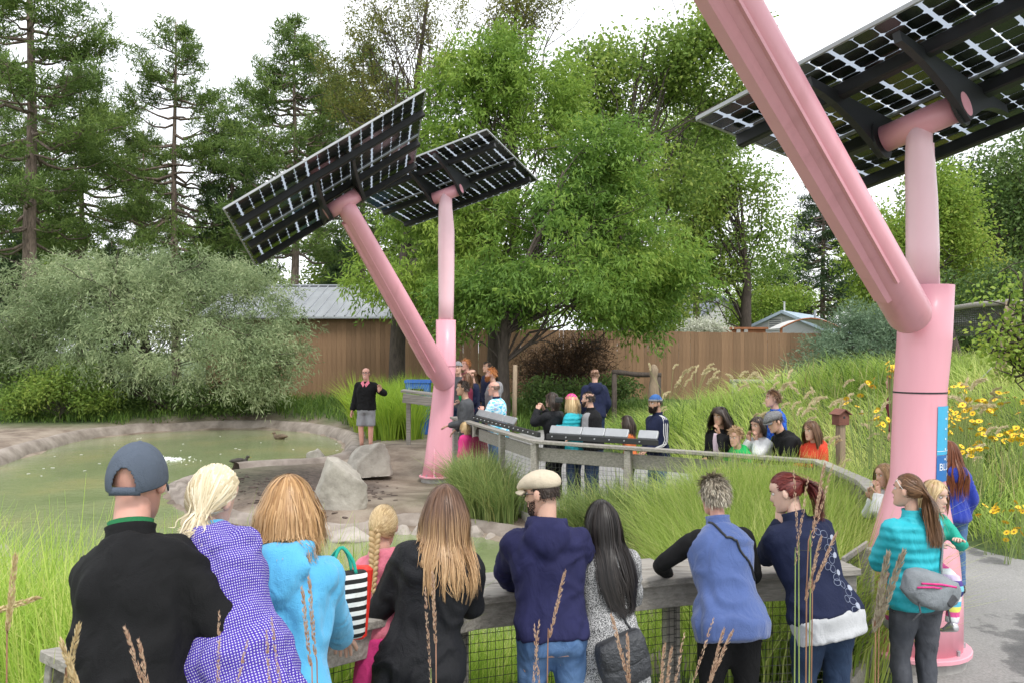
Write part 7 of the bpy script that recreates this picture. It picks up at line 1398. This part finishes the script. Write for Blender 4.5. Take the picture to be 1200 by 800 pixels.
# --- group by the far pole
person('balding man in a tie-dye shirt by the far railing', 579, 447, 15.4, 74, dict(lean=4, yaw=2, pitch=3, fat=1.14, hands=((-.08, .26, 1.30), (.14, .28, 1.15)), elbow=((-.8, 0, -1), None), skin='pink', group=FG, hair=dict(kind='ring', mat=H_shave, len=.012, n=260, low=-.3, w=.012), bottom=dict(mat=C_jeans), top=dict(mat=C_tie, infl=.03, hem=-.12, flare=.08, sleeve=.3, name='shirt'), under=dict(mat=C_navy, infl=.02, hem=.2, collar=.04)))
person('dark-haired boy in a grey shirt next to the pink pole', 543, 446, 15.6, 88, dict(lean=4, yaw=4, head=1.04, hands=((-.1, .3, 1.05), (.2, .22, .95)), skin='tan', group=FG, hair=dict(kind='short', mat=H_dk, len=.05, n=380, vol=1.04, w=.014), bottom=dict(mat=C_jeans), top=dict(mat=C_char, infl=.024, hem=-.06)))
person('ginger-bearded man in a grey hoodie with sunglasses on his head', 576, 431, 17.6, 98, dict(lean=2, yaw=0, skin='fair', beard=.03, group=FG, hair=dict(kind='short', mat=H_ging, len=.045, n=380, vol=1.05, w=.014), extra=[lambda P, r, k: glasses(M_black, True, .7)(P, r, k)], bottom=dict(mat=C_jeans), top=dict(mat=C_greygrey, infl=.034, hem=-.07, hood=1)))
person('brown-haired woman in navy with a green bundle on her arm', 553, 432, 18.3, 112, dict(lean=2, yaw=0, fem=1, hands=((-.05, .26, 1.15), (.1, .28, 1.1)), skin='fair', group=FG, hair=dict(kind='pony', mat=H_brown, len=.2, n=380, w=.014), bottom=dict(mat=C_djeans), top=dict(mat=C_navy, infl=.024, hem=-.06), extra=[lambda P, root, k: MB().tube([P.W[0], (P.W[0]+P.S[0])/2+P.f*.12*k, P.S[0]+P.f*.12*k], [.08, .12, .07], 10).build('green_bundle', C_kelly, root, True)]))
person('man in a grey knit cap and dark tee beside the pink pole', 537, 424, 18.9, 150, dict(lean=0, yaw=20, skin='fair', group=FG, hair=dict(kind='short', mat=H_dk, len=.02, n=200, w=.012), extra=[beanie(C_greygrey)], bottom=dict(mat=C_djeans), top=dict(mat=C_char, infl=.022, hem=-.06, sleeve=.3)))
person('ginger person standing behind the grey knit cap', 546, 421, 20.2, 130, dict(skin='pink', group=FG, hair=dict(kind='short', mat=H_ging, len=.06, n=300, mess=.3, vol=1.05, w=.014), bottom=dict(mat=C_djeans), top=dict(mat=C_maroon, infl=.024, hem=-.06)))
person('dark-haired man behind the ginger-bearded man', 571, 424, 19.3, 120, dict(skin='tan', group=FG, hair=dict(kind='short', mat=H_dk, len=.05, n=300, w=.014), bottom=dict(mat=C_djeans), top=dict(mat=C_navy, infl=.024, hem=-.06)))
person('small dark-haired child between the grey shirt and the navy woman', 547, 437, 17.4, 100, dict(h=1.45, head=1.12, fem=1, skin='fair', group=FG, hair=dict(kind='long', mat=H_brown, len=.25, n=300, w=.014), bottom=dict(mat=C_djeans), top=dict(mat=C_maroon, infl=.026, hem=-.06)))
person('small child in a magenta puffy jacket seen through the far mesh', 545, 494, 15.2, 60, dict(head=1.3, fat=1.15, fem=1, skin='fair', group=FG, hair=dict(kind='long', mat=H_honey, len=.12, n=260, w=.014), bottom=dict(mat=C_djeans), top=dict(mat=C_magenta, infl=.06, hem=-.1)))
person('toddler in a dark pink coat seen through the far mesh beside the tie-dye shirt', 561, 496, 14.9, 40, dict(head=1.3, fat=1.15, fem=1, skin='fair', group=FG, hair=dict(kind='long', mat=H_dk, len=.12, n=260, w=.014), bottom=dict(mat=C_char), top=dict(mat=C_maroon, infl=.05, hem=-.1)))
def tee_collar(P, root, k):
    g = MB(); V = []
    for sg in (-1, 1):
        g.add([P.neck+(P.r*sg*.06+P.f*.06+P.u*.035)*k, P.neck+(P.r*sg*.10+P.f*.10-P.u*.03)*k, P.neck+(P.r*sg*.035+P.f*.165-P.u*.12)*k, P.neck+(P.f*.150-P.u*.06)*k], [(0, 1, 2, 3)])
    g.build('pink_collar', C_pink, root)
person('smiling presenter in black pullover and grey shorts waving on the pond bank', 429, 431, 19.5, 174, dict(near=1, lean=-1, yaw=-4, fat=1.12, hands=((-.36, .28, 1.30), (.30, .06, .86)), elbow=((-1, -.3, -.7), None), hdir=((-.1, .15, 1), None), palm=((.1, 1, 0), None), curl=.15, spread=.25, skin='pink', smile=True, hair=dict(kind='ring', mat=H_dk, len=.014, n=260, low=-.1, w=.01), brow=H_dk, extra=[tee_collar, glasses(M_black)], bottom=dict(mat=C_khaki, frac=.5, infl=.018, top=.02, name='shorts'), top=dict(mat=C_black, infl=.028, hem=-.05, name='pullover')))
# --- things carried
def tote():
    q = at(400, 704, 3.62); root = thing('tote_bag', 'black and white striped tote bag hanging between the light blue hoodie and the black coat', 'bag', q); root.rotation_euler = (0, 0, .5); root.scale = (.8, .8, .85)
    m1 = custom('tote_stripes', _stripes([(.02, .02, .02), (.7, .7, .68)], 22)); b = MB()
    b.rings([sect(A3(0, 0, z), A3(1, 0, 0), A3(0, 1, 0), a, w_, 16, .5) for z, a, w_ in ((-.19, .11, .03), (-.17, .125, .05), (0, .135, .055), (.13, .14, .05), (.14, .135, .045))]).build('bag', m1, root, True)
    for y in (-.04, .04): MB().tube(spline(np.array([(-.07, y, .13), (-.05, y*.8, .21), (0, 0, .27), (.05, y*.8, .21), (.07, y, .13)]), 14), .009, 6, flat=.4).build('handle', C_tealg, root, True)
tote()
q = at(421, 705, 3.75); root = thing('red_folder', 'red folded bag beside the striped tote', 'bag', q); root.rotation_euler = (.06, .08, .5)
MB().box((0, 0, 0), (.09, .05, .32), ch=.012).build('cover', fab('red_vinyl', (.62, .03, .02), rough=.4, bump=.05), root)
q = at(730, 772, 4.33); root = thing('shoulder_bag', 'dark quilted shoulder bag on the tweed coat\'s hip', 'bag', q); root.rotation_euler = (0, -.28, .35)
mq = mat('embossed_leather', (.045, .048, .055), var=.2, rough=.45, bump=.9, bsc=45)
MB().rings([sect(A3(0, 0, z), A3(1, 0, 0), A3(0, 1, 0), a, w_, 20, .55) for z, a, w_ in ((-.13, .10, .03), (-.12, .125, .05), (-.03, .14, .06), (.08, .135, .05), (.12, .12, .035), (.125, .10, .02))]).build('bag', mq, root, True)
MB().rings([sect(A3(0, -.03, z), A3(1, 0, 0), A3(0, 1, 0), a, w_, 20, .6) for z, a, w_ in ((-.02, .09, .028), (0, .125, .036), (.08, .132, .036), (.127, .118, .03))]).build('flap', mq, root, True)
def sling():
    P = Pt; k = P.k; Rw = rotz(math.radians(14)); c = np.array(P.root.location)+Rw@(P.hip+(P.u*.11-P.f*.205-P.r*.06)*k); root = thing('sling_backpack', 'grey sling backpack with pink zips on the teal jacket', 'bag', c); root.rotation_euler = (0, .32, math.radians(14))
    mg = fab('grey_nylon', (.22, .24, .26), var=.14, rough=.6, bsc=120); g = MB(); g.rings([sect(A3(x, -.02, z0), A3(0, 0, 1), A3(0, 1, 0), a, b, 18, .7) for x, z0, a, b in ((-.20, .0, .03, .02), (-.18, .0, .075, .055), (-.08, -.01, .11, .085), (.04, -.01, .115, .09), (.13, .0, .09, .07), (.18, .01, .05, .04))])
    bo = obj('body', remesh(g, .011, 2, .006, 12, 5), mg, root)
    for z, x0, x1 in ((.045, -.14, .10), (.015, -.16, .02)): MB().tube([(x0, -.092, z-.03), ((x0+x1)/2, -.112, z-.0), (x1, -.096, z+.01)], .006, 5).build('zip', C_hotpink, bo, True)
    MB().box((.09, -.10, -.03), (.05, .02, .07), roty(.5), ch=.006).build('pocket_flap', C_char, bo)
    Rt = (rotz(math.radians(14))@roty(.32)).T
    sp_ = lambda v: Rt@(Rw@(P.hip+v*k)-Rw@(P.hip+(P.u*.11-P.f*.205-P.r*.06)*k))
    pts = snap(P, spline(np.array([P.hip+(P.u*.12+P.r*.14-P.f*.2)*k, P.hip+(P.u*.30+P.r*.17-P.f*.16)*k, P.hip+(P.u*.48+P.r*.15-P.f*.10)*k, P.neck+(P.r*.10+P.u*.03)*k, P.neck+(P.r*.08+P.f*.1-P.u*.04)*k]), 16), .008)
    MB().tube([sp_((q-P.hip)/k) for q in pts], .016, 8, flat=.45).build('strap', mg, root, True)
    for x in (-.10, .12): MB().tube([(x, -.06, -.09), (x+.01, -.09, -.15), (x-.01, -.07, -.21)], .006, 5).build('webbing', C_char, root)
sling()
q = at(655, 468, 13.0); root = thing('camera_device', 'small black camera held up by the person in black', 'camera', q); MB().box((0, 0, 0), (.12, .05, .075), ch=.01).build('body', M_black, root); MB().tube([(0, .02, 0), (0, .09, 0)], .028, 12).build('lens', M_black, root)
bpy.data.scenes.remove(TS)
